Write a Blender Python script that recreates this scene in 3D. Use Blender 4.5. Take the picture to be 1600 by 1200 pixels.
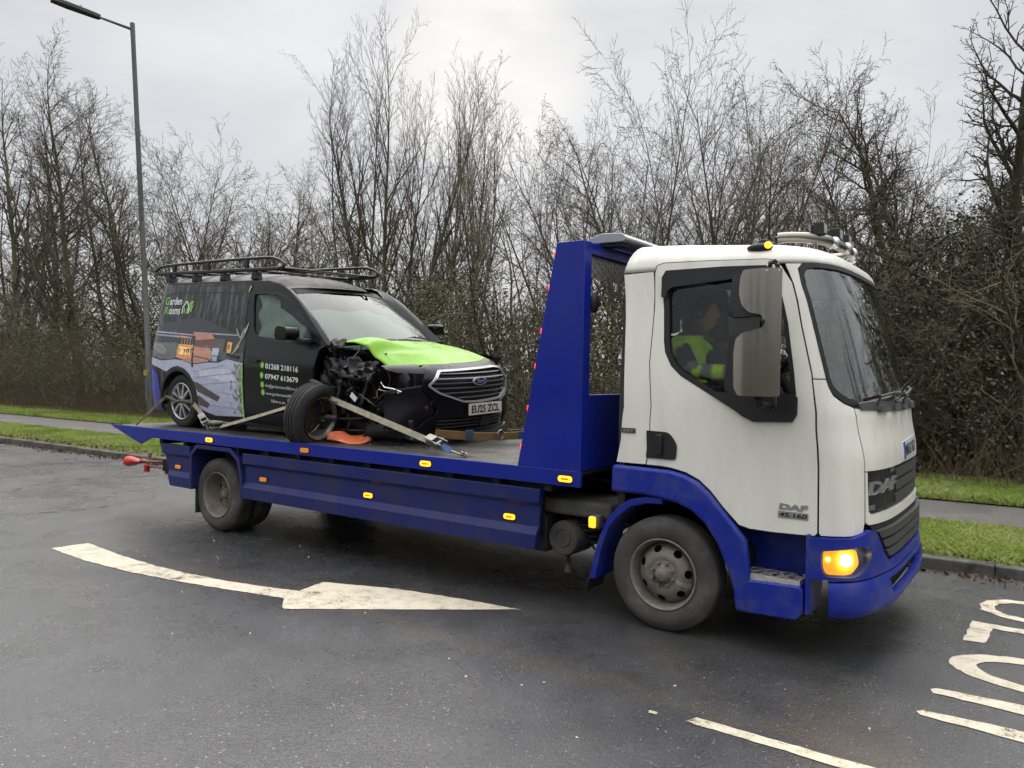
import bpy, bmesh, math, random
import numpy as np
from mathutils import Vector, Matrix, Euler
from mathutils.geometry import delaunay_2d_cdt

for _o in list(bpy.data.objects):
    bpy.data.objects.remove(_o, do_unlink=True)
scene = bpy.context.scene
COL = scene.collection
R = math.radians
PI = math.pi

# ------------------------------------------------------------------ camera
cam_data = bpy.data.cameras.new('camera')
cam_data.sensor_width = 36.0
cam_data.lens = 1202.0 / 1600.0 * 36.0
cam_data.clip_start = 0.05
cam_data.clip_end = 2000.0
cam = bpy.data.objects.new('camera', cam_data)
COL.objects.link(cam)
_yaw, _pitch, _roll = 0.61825, 0.01390, -0.01739
_f = Vector((-math.sin(_yaw) * math.cos(_pitch), math.cos(_yaw) * math.cos(_pitch), -math.sin(_pitch)))
_r = Vector((math.cos(_yaw), math.sin(_yaw), 0))
_u = _r.cross(_f)
_r2 = math.cos(_roll) * _r - math.sin(_roll) * _u
_u2 = math.cos(_roll) * _u + math.sin(_roll) * _r
CAM_POS = Vector((2.14719, -5.84283, 1.72078))
cam.matrix_world = Matrix(((_r2.x, _u2.x, -_f.x, CAM_POS.x), (_r2.y, _u2.y, -_f.y, CAM_POS.y),
                           (_r2.z, _u2.z, -_f.z, CAM_POS.z), (0, 0, 0, 1)))
scene.camera = cam

# ------------------------------------------------------------------ sky and sun (overcast winter day)
SUN_EL, SUN_AZ = R(50), R(127)          # direction of the brighter cloud, measured in the xy plane from +x
world = bpy.data.worlds.new('World')
scene.world = world
world.use_nodes = True
wn, wl = world.node_tree.nodes, world.node_tree.links
wn.clear()
w_out = wn.new('ShaderNodeOutputWorld')
w_bg = wn.new('ShaderNodeBackground')
w_bg.inputs['Strength'].default_value = 0.10
w_sky = wn.new('ShaderNodeTexSky')
w_sky.sky_type = 'NISHITA'
w_sky.sun_disc = False
w_sky.sun_elevation = SUN_EL
w_sky.sun_rotation = PI / 2 - SUN_AZ
w_sky.dust_density = 3.0
w_geo = wn.new('ShaderNodeTexCoord')
w_map = wn.new('ShaderNodeMapping')
w_map.inputs['Scale'].default_value = (1.0, 1.0, 2.6)
w_n1 = wn.new('ShaderNodeTexNoise')
w_n1.inputs['Scale'].default_value = 2.9
w_n1.inputs['Detail'].default_value = 6.0
w_n1.inputs['Roughness'].default_value = 0.52
w_n1.inputs['Distortion'].default_value = 0.25
w_ramp = wn.new('ShaderNodeValToRGB')
w_ramp.color_ramp.elements[0].position = 0.30
w_ramp.color_ramp.elements[0].color = (3.0, 3.06, 3.18, 1)
w_ramp.color_ramp.elements[1].position = 0.72
w_ramp.color_ramp.elements[1].color = (4.05, 4.05, 4.08, 1)
# soft brightening of the cloud in front of the hidden sun
w_dot = wn.new('ShaderNodeVectorMath'); w_dot.operation = 'DOT_PRODUCT'
w_dot.inputs[1].default_value = (-0.5718, 0.7394, 0.3553)
w_mr = wn.new('ShaderNodeMapRange'); w_mr.interpolation_type = 'SMOOTHSTEP'
w_mr.inputs['From Min'].default_value = 0.988
w_mr.inputs['From Max'].default_value = 1.0
w_mr.inputs['To Min'].default_value = 0.0
w_mr.inputs['To Max'].default_value = 1.0
w_n2 = wn.new('ShaderNodeTexNoise')
w_n2.inputs['Scale'].default_value = 7.0
w_n2.inputs['Detail'].default_value = 4.0
w_glow = wn.new('ShaderNodeMath'); w_glow.operation = 'MULTIPLY'
w_add = wn.new('ShaderNodeMix'); w_add.data_type = 'RGBA'; w_add.blend_type = 'MIX'
w_add.inputs['B'].default_value = (5.6, 5.4, 4.9, 1)
# zenith brightened beyond a natural overcast, above the view, to light the scene
w_sep = wn.new('ShaderNodeSeparateXYZ')
w_el = wn.new('ShaderNodeMapRange')
w_el.inputs['From Min'].default_value = 0.42
w_el.inputs['From Max'].default_value = 1.0
w_el.inputs['To Min'].default_value = 1.0
w_el.inputs['To Max'].default_value = 4.2
w_mul = wn.new('ShaderNodeVectorMath'); w_mul.operation = 'SCALE'
w_mix = wn.new('ShaderNodeMix'); w_mix.data_type = 'RGBA'
w_mix.inputs['Factor'].default_value = 0.93
wl.new(w_geo.outputs['Generated'], w_map.inputs['Vector'])
wl.new(w_map.outputs['Vector'], w_n1.inputs['Vector'])
wl.new(w_map.outputs['Vector'], w_n2.inputs['Vector'])
wl.new(w_n1.outputs['Fac'], w_ramp.inputs['Fac'])
wl.new(w_geo.outputs['Generated'], w_dot.inputs[0])
wl.new(w_dot.outputs['Value'], w_mr.inputs['Value'])
wl.new(w_mr.outputs['Result'], w_glow.inputs[0])
wl.new(w_n2.outputs['Fac'], w_glow.inputs[1])
wl.new(w_glow.outputs[0], w_add.inputs['Factor'])
wl.new(w_ramp.outputs['Color'], w_add.inputs['A'])
wl.new(w_geo.outputs['Generated'], w_sep.inputs[0])
wl.new(w_sep.outputs['Z'], w_el.inputs['Value'])
wl.new(w_add.outputs['Result'], w_mul.inputs[0])
wl.new(w_el.outputs['Result'], w_mul.inputs['Scale'])
wl.new(w_sky.outputs['Color'], w_mix.inputs['A'])
wl.new(w_mul.outputs[0], w_mix.inputs['B'])
wl.new(w_mix.outputs['Result'], w_bg.inputs['Color'])
wl.new(w_bg.outputs[0], w_out.inputs['Surface'])

sun_data = bpy.data.lights.new('sun', 'SUN')
sun_data.energy = 1.2
sun_data.angle = R(80)
sun_data.color = (1.0, 0.96, 0.90)
sun = bpy.data.objects.new('sun', sun_data)
COL.objects.link(sun)
sun.location = (0, 0, 30)
_sd = Vector((math.cos(SUN_AZ) * math.cos(SUN_EL), math.sin(SUN_AZ) * math.cos(SUN_EL), math.sin(SUN_EL)))
sun.rotation_euler = _sd.to_track_quat('Z', 'Y').to_euler()

scene.view_settings.view_transform = 'Standard'
scene.view_settings.look = 'None'
scene.view_settings.gamma = 1.0
scene.view_settings.exposure = 1.02
scene.view_settings.use_curve_mapping = False
scene.cycles.use_adaptive_sampling = True
scene.cycles.adaptive_threshold = 0.03
scene.cycles.use_denoising = True
scene.cycles.debug_use_spatial_splits = True
scene.cycles.max_bounces = 5
scene.cycles.diffuse_bounces = 2
scene.cycles.glossy_bounces = 3
scene.cycles.transparent_max_bounces = 8
scene.cycles.sample_clamp_indirect = 6.0
scene.cycles.caustics_reflective = False
scene.cycles.caustics_refractive = False

# ------------------------------------------------------------------ materials
MATS = {}
def mat(name, color, rough=0.5, metal=0.0, spec=0.5, coat=0.0, coat_rough=0.08, var=0.0, var_scale=6.0,
        dirt=None, dirt_amt=0.0, dirt_scale=5.0, bump=0.0, bump_scale=40.0, rough_var=0.0,
        emit=None, emit_s=0.0, trans=0.0, alpha=1.0, ior=1.45, stretch=(1, 1, 1)):
    """Principled material; colour variation, dirt, relief and gloss variation from noise in object space."""
    if name in MATS:
        return MATS[name]
    m = bpy.data.materials.new(name)
    m.use_nodes = True
    nt = m.node_tree
    n, l = nt.nodes, nt.links
    b = n['Principled BSDF']
    b.inputs['Base Color'].default_value = (*color, 1)
    b.inputs['Roughness'].default_value = rough
    b.inputs['Metallic'].default_value = metal
    b.inputs['Specular IOR Level'].default_value = spec
    b.inputs['Coat Weight'].default_value = coat
    b.inputs['Coat Roughness'].default_value = coat_rough
    b.inputs['IOR'].default_value = ior
    b.inputs['Transmission Weight'].default_value = trans
    b.inputs['Alpha'].default_value = alpha
    if emit:
        b.inputs['Emission Color'].default_value = (*emit, 1)
        b.inputs['Emission Strength'].default_value = emit_s
    tc = None
    def coords():
        nonlocal tc
        if tc is None:
            t = n.new('ShaderNodeTexCoord')
            mp = n.new('ShaderNodeMapping')
            mp.inputs['Scale'].default_value = stretch
            l.new(t.outputs['Object'], mp.inputs['Vector'])
            tc = mp.outputs['Vector']
        return tc
    def noise(scale, detail=5.0, rg=0.55):
        t = n.new('ShaderNodeTexNoise')
        t.inputs['Scale'].default_value = scale
        t.inputs['Detail'].default_value = detail
        t.inputs['Roughness'].default_value = rg
        l.new(coords(), t.inputs['Vector'])
        return t.outputs['Fac']
    col_out = None
    if var > 0:
        r = n.new('ShaderNodeMapRange')
        r.inputs['To Min'].default_value = 1 - var
        r.inputs['To Max'].default_value = 1 + var
        r.inputs['From Min'].default_value = 0.25
        r.inputs['From Max'].default_value = 0.75
        l.new(noise(var_scale), r.inputs['Value'])
        v = n.new('ShaderNodeVectorMath'); v.operation = 'SCALE'
        v.inputs[0].default_value = color
        l.new(r.outputs['Result'], v.inputs['Scale'])
        col_out = v.outputs[0]
    if dirt is not None:
        r = n.new('ShaderNodeMapRange'); r.interpolation_type = 'SMOOTHSTEP'
        r.inputs['From Min'].default_value = 0.42
        r.inputs['From Max'].default_value = 0.72
        r.inputs['To Max'].default_value = dirt_amt
        l.new(noise(dirt_scale, 8.0, 0.62), r.inputs['Value'])
        mx = n.new('ShaderNodeMix'); mx.data_type = 'RGBA'
        l.new(r.outputs['Result'], mx.inputs['Factor'])
        if col_out is not None:
            l.new(col_out, mx.inputs['A'])
        else:
            mx.inputs['A'].default_value = (*color, 1)
        mx.inputs['B'].default_value = (*dirt, 1)
        col_out = mx.outputs['Result']
    if col_out is not None:
        l.new(col_out, b.inputs['Base Color'])
    if rough_var > 0:
        r = n.new('ShaderNodeMapRange')
        r.inputs['From Min'].default_value = 0.3
        r.inputs['From Max'].default_value = 0.7
        r.inputs['To Min'].default_value = max(0.02, rough - rough_var)
        r.inputs['To Max'].default_value = min(1.0, rough + rough_var)
        l.new(noise(var_scale * 1.7, 6.0), r.inputs['Value'])
        l.new(r.outputs['Result'], b.inputs['Roughness'])
    if bump > 0:
        bp = n.new('ShaderNodeBump')
        bp.inputs['Strength'].default_value = min(1.0, bump)
        bp.inputs['Distance'].default_value = 0.004
        l.new(noise(bump_scale, 4.0), bp.inputs['Height'])
        l.new(bp.outputs[0], b.inputs['Normal'])
    MATS[name] = m
    return m

# ------------------------------------------------------------------ object helpers
def link(name, me, material=None, parent=None, smooth=None, bevel=0.0, label=None, cat=None, group=None, kind=None, bseg=2):
    ob = bpy.data.objects.new(name, me)
    COL.objects.link(ob)
    if material is not None and len(me.materials) == 0:
        me.materials.append(material)
    if parent is not None:
        ob.parent = parent
    if smooth is not None:
        me.polygons.foreach_set('use_smooth', [True] * len(me.polygons))
        me.set_sharp_from_angle(angle=R(smooth))
    if bevel > 0:
        md = ob.modifiers.new('bevel', 'BEVEL')
        md.width = bevel; md.segments = bseg; md.limit_method = 'ANGLE'; md.angle_limit = R(35)
        md.harden_normals = False
    tag(ob, label, cat, group, kind)
    return ob

def tag(ob, label=None, cat=None, group=None, kind=None):
    if label: ob['label'] = label
    if cat: ob['category'] = cat
    if group: ob['group'] = group
    if kind: ob['kind'] = kind
    return ob

def empty(name, loc=(0, 0, 0), rot=(0, 0, 0), label=None, cat=None, group=None):
    ob = bpy.data.objects.new(name, None)
    ob.empty_display_size = 0.2
    COL.objects.link(ob)
    ob.location = loc; ob.rotation_euler = rot
    return tag(ob, label, cat, group)

def frame_of(d):
    d = Vector(d).normalized()
    a = Vector((0, 0, 1)) if abs(d.z) < 0.9 else Vector((1, 0, 0))
    x = d.cross(a).normalized(); y = x.cross(d).normalized()   # right-handed: x cross y = d
    return x, y, d

class MB:
    """collects simple shapes and links them as one mesh object"""
    def __init__(s):
        s.v = []; s.f = []; s.mi = []; s.m = 0
    def add(s, vs, fs):
        o = len(s.v)
        s.v.extend([tuple(p) for p in vs])
        s.f.extend([tuple(i + o for i in q) for q in fs])
        s.mi.extend([s.m] * len(fs))
        return s
    def box(s, x0, x1, y0, y1, z0, z1, M=None):
        vs = [Vector((x, y, z)) for z in (z0, z1) for y in (y0, y1) for x in (x0, x1)]
        if M is not None: vs = [M @ p for p in vs]
        return s.add(vs, [(0, 2, 3, 1), (4, 5, 7, 6), (0, 1, 5, 4), (2, 6, 7, 3), (0, 4, 6, 2), (1, 3, 7, 5)])
    def cyl(s, p0, p1, r0, r1=None, n=16, caps=True):
        r1 = r0 if r1 is None else r1
        p0 = Vector(p0); p1 = Vector(p1)
        x, y, d = frame_of(p1 - p0)
        vs = []
        for p, r in ((p0, r0), (p1, r1)):
            for i in range(n):
                a = 2 * PI * i / n
                vs.append(p + x * (r * math.cos(a)) + y * (r * math.sin(a)))
        fs = [(i, (i + 1) % n, n + (i + 1) % n, n + i) for i in range(n)]
        if caps:
            fs += [tuple(range(n - 1, -1, -1)), tuple(range(n, 2 * n))]
        return s.add(vs, fs)
    def tube(s, pts, r, n=8, caps=True, closed=False):
        pts = [Vector(p) for p in pts]
        rs = r if isinstance(r, (list, tuple)) else [r] * len(pts)
        m = len(pts); vs = []
        up = None
        for i, p in enumerate(pts):
            if closed: d = pts[(i + 1) % m] - pts[i - 1]
            else: d = pts[min(i + 1, m - 1)] - pts[max(i - 1, 0)]
            d.normalize()
            if up is None:
                x, y, _ = frame_of(d)
            else:
                x = up - d * up.dot(d)
                if x.length < 1e-5: x, y, _ = frame_of(d)
                x.normalize(); y = d.cross(x)
            up = x
            for k in range(n):
                a = 2 * PI * k / n
                vs.append(p + x * (rs[i] * math.cos(a)) + y * (rs[i] * math.sin(a)))
        fs = []
        for i in range(m if closed else m - 1):
            j = (i + 1) % m
            for k in range(n):
                fs.append((i * n + k, i * n + (k + 1) % n, j * n + (k + 1) % n, j * n + k))
        if caps and not closed:
            fs += [tuple(range(n - 1, -1, -1)), tuple((m - 1) * n + k for k in range(n))]
        return s.add(vs, fs)
    def lathe(s, prof, origin, axis, n=32, a0=0.0, a1=2 * PI):
        """prof: (radius, distance along axis); open surface of revolution"""
        x, y, d = frame_of(axis); o = Vector(origin)
        full = abs(a1 - a0 - 2 * PI) < 1e-6
        cnt = n if full else n + 1
        vs = []
        for (r, h) in prof:
            for i in range(cnt):
                a = a0 + (a1 - a0) * i / n
                vs.append(o + d * h + x * (r * math.cos(a)) + y * (r * math.sin(a)))
        fs = []
        for j in range(len(prof) - 1):
            for i in range(n):
                k = (i + 1) % cnt
                fs.append((j * cnt + i, j * cnt + k, (j + 1) * cnt + k, (j + 1) * cnt + i))
        return s.add(vs, fs)
    def prism(s, poly, fn, lo, hi):
        """polygon (a,b) swept between lo and hi; fn(a,b,t) gives the point"""
        n = len(poly)
        vs = [Vector(fn(a, b, lo)) for a, b in poly] + [Vector(fn(a, b, hi)) for a, b in poly]
        fs = [tuple(range(n - 1, -1, -1)), tuple(range(n, 2 * n))]
        fs += [(i, (i + 1) % n, n + (i + 1) % n, n + i) for i in range(n)]
        return s.add(vs, fs)
    def sphere(s, c, r, n=12, m=8, sc=(1, 1, 1)):
        c = Vector(c); vs = []; fs = []
        for j in range(m + 1):
            t = PI * j / m
            for i in range(n):
                a = 2 * PI * i / n
                vs.append(c + Vector((r * sc[0] * math.sin(t) * math.cos(a), r * sc[1] * math.sin(t) * math.sin(a), r * sc[2] * math.cos(t))))
        for j in range(m):
            for i in range(n):
                k = (i + 1) % n
                fs.append((j * n + i, (j + 1) * n + i, (j + 1) * n + k, j * n + k))
        return s.add(vs, fs)
    def mesh(s, name='mesh', fix=True):
        me = bpy.data.meshes.new(name)
        me.from_pydata(s.v, [], s.f)
        if any(s.mi): me.polygons.foreach_set('material_index', s.mi)
        if fix:
            bm = bmesh.new(); bm.from_mesh(me)
            bmesh.ops.remove_doubles(bm, verts=bm.verts, dist=1e-6)
            bmesh.ops.dissolve_degenerate(bm, dist=1e-7, edges=bm.edges)
            bmesh.ops.recalc_face_normals(bm, faces=bm.faces)
            bm.to_mesh(me); bm.free()
        me.update()
        return me
    def build(s, name, material, parent=None, smooth=None, bevel=0.0, mats=None, fix=True, **k):
        me = s.mesh(name, fix)
        if mats:
            for q in mats: me.materials.append(q)
        return link(name, me, material, parent, smooth, bevel, **k)

def inside(p, poly):
    x, y = p; c = False; n = len(poly); j = n - 1
    for i in range(n):
        xi, yi = poly[i]; xj, yj = poly[j]
        if (yi > y) != (yj > y) and x < (xj - xi) * (y - yi) / (yj - yi) + xi: c = not c
        j = i
    return c

def resample(poly, step):
    out = []
    n = len(poly)
    for i in range(n):
        a = poly[i]; b = poly[(i + 1) % n]
        k = max(1, int(math.hypot(b[0] - a[0], b[1] - a[1]) / step + 0.5))
        for q in range(k):
            t = q / k
            out.append((a[0] + (b[0] - a[0]) * t, a[1] + (b[1] - a[1]) * t))
    return out

def rounded(poly, r, seg=5):
    """round the corners of a polygon; r a number or one per corner"""
    out = []; n = len(poly)
    for i in range(n):
        p = Vector(poly[i]); a = Vector(poly[i - 1]) - p; b = Vector(poly[(i + 1) % n]) - p
        rr = r[i] if isinstance(r, (list, tuple)) else r
        if rr <= 0 or a.length < 1e-6 or b.length < 1e-6:
            out.append(tuple(p)); continue
        q = min(rr, a.length * 0.49, b.length * 0.49)
        s0 = p + a.normalized() * q; s1 = p + b.normalized() * q
        for k in range(seg + 1):
            t = k / seg
            out.append(tuple(s0 * (1 - t) ** 2 + p * (2 * t * (1 - t)) + s1 * t ** 2))
    return out

def offset_poly(poly, d):
    """move a polygon's outline inwards by d (counter-clockwise or clockwise alike)"""
    n = len(poly)
    area = sum(poly[i][0] * poly[(i + 1) % n][1] - poly[(i + 1) % n][0] * poly[i][1] for i in range(n))
    sg = 1 if area > 0 else -1
    out = []
    for i in range(n):
        a = Vector(poly[i - 1]); p = Vector(poly[i]); b = Vector(poly[(i + 1) % n])
        e0 = (p - a); e1 = (b - p)
        if e0.length < 1e-9 or e1.length < 1e-9:
            out.append(tuple(p)); continue
        e0.normalize(); e1.normalize()
        n0 = Vector((-e0.y, e0.x)) * sg; n1 = Vector((-e1.y, e1.x)) * sg
        m = n0 + n1
        m = m / max(0.35, m.length_squared / 2) if m.length > 1e-6 else n0
        out.append(tuple(p + m * d))
    return out

def panel_mesh(outer, holes, fn, thick=0.0, step=0.06, off=0.0, grid=None):
    """a sheet with holes laid on the surface fn(u,v,depth); thick goes inwards"""
    gu, gv = grid or (step, step)
    rings = [resample(outer, step)] + [resample(h, step) for h in holes]
    pts = []; edges = []
    for rg in rings:
        o = len(pts); pts += rg
        edges += [(o + i, o + (i + 1) % len(rg)) for i in range(len(rg))]
    us = [p[0] for p in outer]; vs_ = [p[1] for p in outer]
    nu = int((max(us) - min(us)) / gu); nv = int((max(vs_) - min(vs_)) / gv)
    for i in range(1, nu + 1):
        for j in range(1, nv + 1):
            p = (min(us) + (max(us) - min(us)) * i / (nu + 1), min(vs_) + (max(vs_) - min(vs_)) * j / (nv + 1))
            if inside(p, outer) and not any(inside(p, h) for h in holes):
                pts.append(p)
    v2, e2, f2, *_ = delaunay_2d_cdt([Vector(p) for p in pts], edges, [], 0, 1e-6)
    fs = []
    for f in f2:
        c = (sum(v2[i].x for i in f) / len(f), sum(v2[i].y for i in f) / len(f))
        if inside(c, outer) and not any(inside(c, h) for h in holes):
            fs.append(tuple(f))
    top = [fn(p.x, p.y, off) for p in v2]
    if thick <= 0:
        return top, fs
    n = len(top)
    bot = [fn(p.x, p.y, off + thick) for p in v2]
    cnt = {}
    for f in fs:
        for i in range(len(f)):
            a, b = f[i], f[(i + 1) % len(f)]
            cnt[(a, b)] = 1
    side = [(b, a, a + n, b + n) for (a, b) in cnt if (b, a) not in cnt]
    return top + bot, fs + [tuple(i + n for i in reversed(f)) for f in fs] + side

def panel(name, outer, holes, fn, material, parent, thick=0.01, step=0.06, off=0.0, smooth=40, grid=None, **k):
    mb = MB(); mb.add(*panel_mesh(outer, holes, fn, thick, step, off, grid))
    bm_me = mb.mesh(name, False)
    bm = bmesh.new(); bm.from_mesh(bm_me)
    bmesh.ops.delete(bm, geom=[v for v in bm.verts if not v.link_faces], context='VERTS')
    bmesh.ops.recalc_face_normals(bm, faces=bm.faces)
    bm.to_mesh(bm_me); bm.free()
    return link(name, bm_me, material, parent, smooth, **k)

def text_tris(body, size=1.0, bold=0.0, shear=0.0, align='LEFT', spacing=1.0):
    cu = bpy.data.curves.new('lettering', 'FONT')
    cu.body = body; cu.size = size; cu.offset = bold; cu.shear = shear
    cu.align_x = align; cu.space_character = spacing; cu.resolution_u = 3
    ob = bpy.data.objects.new('lettering', cu)
    COL.objects.link(ob)
    dg = bpy.context.evaluated_depsgraph_get()
    dg.update()
    me = bpy.data.meshes.new_from_object(ob.evaluated_get(dg))
    vs = [(v.co.x, v.co.y) for v in me.vertices]
    fs = [tuple(p.vertices) for p in me.polygons]
    bpy.data.objects.remove(ob, do_unlink=True); bpy.data.curves.remove(cu); bpy.data.meshes.remove(me)
    return vs, fs

def lettering(name, body, fn, w, h, material, parent, bold=0.0, shear=0.0, depth=0.0, **k):
    """text fitted into a w by h box; fn(a,b,d) maps box coordinates to the surface (d>0 stands proud)"""
    vs, fs = text_tris(body, 1.0, bold, shear)
    x0 = min(v[0] for v in vs); x1 = max(v[0] for v in vs); y0 = min(v[1] for v in vs); y1 = max(v[1] for v in vs)
    q = [((x - x0) / (x1 - x0) * w, (y - y0) / (y1 - y0) * h) for x, y in vs]
    mb = MB()
    mb.add([fn(a, b, depth) for a, b in q], fs)
    if depth > 0:
        n = len(q)
        cnt = {}
        for f in fs:
            for i in range(len(f)): cnt[(f[i], f[(i + 1) % len(f)])] = 1
        o = len(mb.v)
        mb.add([fn(a, b, depth) for a, b in q] + [fn(a, b, 0) for a, b in q],
               [(b, a, a + n, b + n) for (a, b) in cnt if (b, a) not in cnt])
    return mb.build(name, material, parent, None, fix=False, **k)

def smooth01(t):
    t = max(0.0, min(1.0, t)); return t * t * (3 - 2 * t)

def smooth_path(pts, k=4):
    out = []; P = [Vector(p) for p in pts]
    for i in range(len(P) - 1):
        p0 = P[max(i - 1, 0)]; p1 = P[i]; p2 = P[i + 1]; p3 = P[min(i + 2, len(P) - 1)]
        for q in range(k):
            t = q / k
            out.append(0.5 * ((2 * p1) + (p2 - p0) * t + (2 * p0 - 5 * p1 + 4 * p2 - p3) * t * t + (3 * p1 - p0 - 3 * p2 + p3) * t ** 3))
    out.append(P[-1]); return out

# ================================================================== THE SETTING
SLOPE = 0.035                      # the kerb runs slightly askew to the lorry
def vy(x, yv): return yv + SLOPE * x     # verge coordinate -> world y
YK, YP0, YP1, YH = 2.07, 4.10, 5.93, 7.45   # kerb, path near, path far, thicket foot

def node_mat(name):
    m = bpy.data.materials.new(name); m.use_nodes = True
    MATS[name] = m
    return m, m.node_tree.nodes, m.node_tree.links, m.node_tree.nodes['Principled BSDF']

def N(n, t, **k):
    q = n.new(t)
    for a, v in k.items():
        if a in ('operation', 'data_type', 'blend_type', 'feature', 'interpolation_type', 'distance', 'noise_dimensions'): setattr(q, a, v)
        else: q.inputs[a.replace('_', ' ')].default_value = v
    return q

def asphalt(name, dark, light, speck, rough_lo, rough_hi, bump=0.6, brown=True, cell=150.0):
    m, n, l, b = node_mat(name)
    tc = N(n, 'ShaderNodeTexCoord')
    big = N(n, 'ShaderNodeTexNoise', Scale=0.35, Detail=5.0, Roughness=0.6)
    mid = N(n, 'ShaderNodeTexNoise', Scale=2.6, Detail=7.0, Roughness=0.65)
    fine = N(n, 'ShaderNodeTexNoise', Scale=95.0, Detail=3.0, Roughness=0.7)
    vor = N(n, 'ShaderNodeTexVoronoi', Scale=cell)
    for q in (big, mid, fine, vor): l.new(tc.outputs['Object'], q.inputs['Vector'])
    # stones of different shade
    sep = N(n, 'ShaderNodeSeparateColor'); l.new(vor.outputs['Color'], sep.inputs[0])
    stone = N(n, 'ShaderNodeMapRange', From_Min=0.0, From_Max=1.0, To_Min=0.55, To_Max=1.5); l.new(sep.outputs['Red'], stone.inputs['Value'])
    fleck = N(n, 'ShaderNodeMath', operation='GREATER_THAN'); fleck.inputs[1].default_value = 0.995; l.new(sep.outputs['Green'], fleck.inputs[0])
    mixc = N(n, 'ShaderNodeMix', data_type='RGBA'); mixc.inputs['A'].default_value = (*dark, 1); mixc.inputs['B'].default_value = (*light, 1)
    mr = N(n, 'ShaderNodeMapRange', From_Min=0.25, From_Max=0.75); l.new(mid.outputs['Fac'], mr.inputs['Value']); l.new(mr.outputs[0], mixc.inputs['Factor'])
    last = mixc.outputs['Result']
    if brown:
        # a worn, dusty strip between the lanes and rusty patches
        sx = N(n, 'ShaderNodeSeparateXYZ'); l.new(tc.outputs['Object'], sx.inputs[0])
        wob = N(n, 'ShaderNodeMath', operation='MULTIPLY_ADD'); wob.inputs[1].default_value = 0.5; wob.inputs[2].default_value = 1.78
        l.new(mid.outputs['Fac'], wob.inputs[0])
        d = N(n, 'ShaderNodeMath', operation='ADD'); l.new(sx.outputs['Y'], d.inputs[0]); l.new(wob.outputs[0], d.inputs[1])
        ab = N(n, 'ShaderNodeMath', operation='ABSOLUTE'); l.new(d.outputs[0], ab.inputs[0])
        st = N(n, 'ShaderNodeMapRange', interpolation_type='SMOOTHSTEP', From_Min=0.16, From_Max=0.0, To_Min=0.0, To_Max=0.55); l.new(ab.outputs[0], st.inputs['Value'])
        pt = N(n, 'ShaderNodeMapRange', interpolation_type='SMOOTHSTEP', From_Min=0.55, From_Max=0.72, To_Min=0.0, To_Max=0.5); l.new(big.outputs['Fac'], pt.inputs['Value'])
        mxm = N(n, 'ShaderNodeMath', operation='MAXIMUM'); l.new(st.outputs[0], mxm.inputs[0]); l.new(pt.outputs[0], mxm.inputs[1])
        bm_ = N(n, 'ShaderNodeMix', data_type='RGBA'); bm_.inputs['B'].default_value = (0.072, 0.060, 0.047, 1)
        l.new(mxm.outputs[0], bm_.inputs['Factor']); l.new(last, bm_.inputs['A']); last = bm_.outputs['Result']
    sc = N(n, 'ShaderNodeVectorMath', operation='SCALE'); l.new(last, sc.inputs[0]); l.new(stone.outputs[0], sc.inputs['Scale'])
    fm = N(n, 'ShaderNodeMix', data_type='RGBA'); fm.inputs['B'].default_value = (*speck, 1)
    l.new(fleck.outputs[0], fm.inputs['Factor']); l.new(sc.outputs[0], fm.inputs['A'])
    l.new(fm.outputs['Result'], b.inputs['Base Color'])
    # damp: smoother where water lies
    rr = N(n, 'ShaderNodeMapRange', interpolation_type='SMOOTHSTEP', From_Min=0.36, From_Max=0.64, To_Min=rough_lo, To_Max=rough_hi); l.new(big.outputs['Fac'], rr.inputs['Value'])
    rj = N(n, 'ShaderNodeMath', operation='MULTIPLY_ADD'); rj.inputs[1].default_value = 0.25; l.new(mid.outputs['Fac'], rj.inputs[0])
    ro = N(n, 'ShaderNodeMath', operation='SUBTRACT'); ro.inputs[1].default_value = 0.125; l.new(rr.outputs[0], ro.inputs[0]); l.new(ro.outputs[0], rj.inputs[2])
    l.new(rj.outputs[0], b.inputs['Roughness'])
    b.inputs['Specular IOR Level'].default_value = 0.72
    hh = N(n, 'ShaderNodeMath', operation='MULTIPLY_ADD'); hh.inputs[1].default_value = 0.7
    l.new(vor.outputs['Distance'], hh.inputs[0]); l.new(fine.outputs['Fac'], hh.inputs[2])
    bp = N(n, 'ShaderNodeBump', Strength=bump, Distance=0.006); l.new(hh.outputs[0], bp.inputs['Height']); l.new(bp.outputs[0], b.inputs['Normal'])
    return m

M_ROAD = asphalt('wet_asphalt', (0.034, 0.035, 0.037), (0.064, 0.064, 0.066), (0.28, 0.28, 0.26), 0.22, 0.36, bump=0.42)
M_PATH = asphalt('path_asphalt', (0.075, 0.070, 0.066), (0.125, 0.115, 0.108), (0.22, 0.21, 0.19), 0.5, 0.75, brown=False, cell=110.0)

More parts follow.
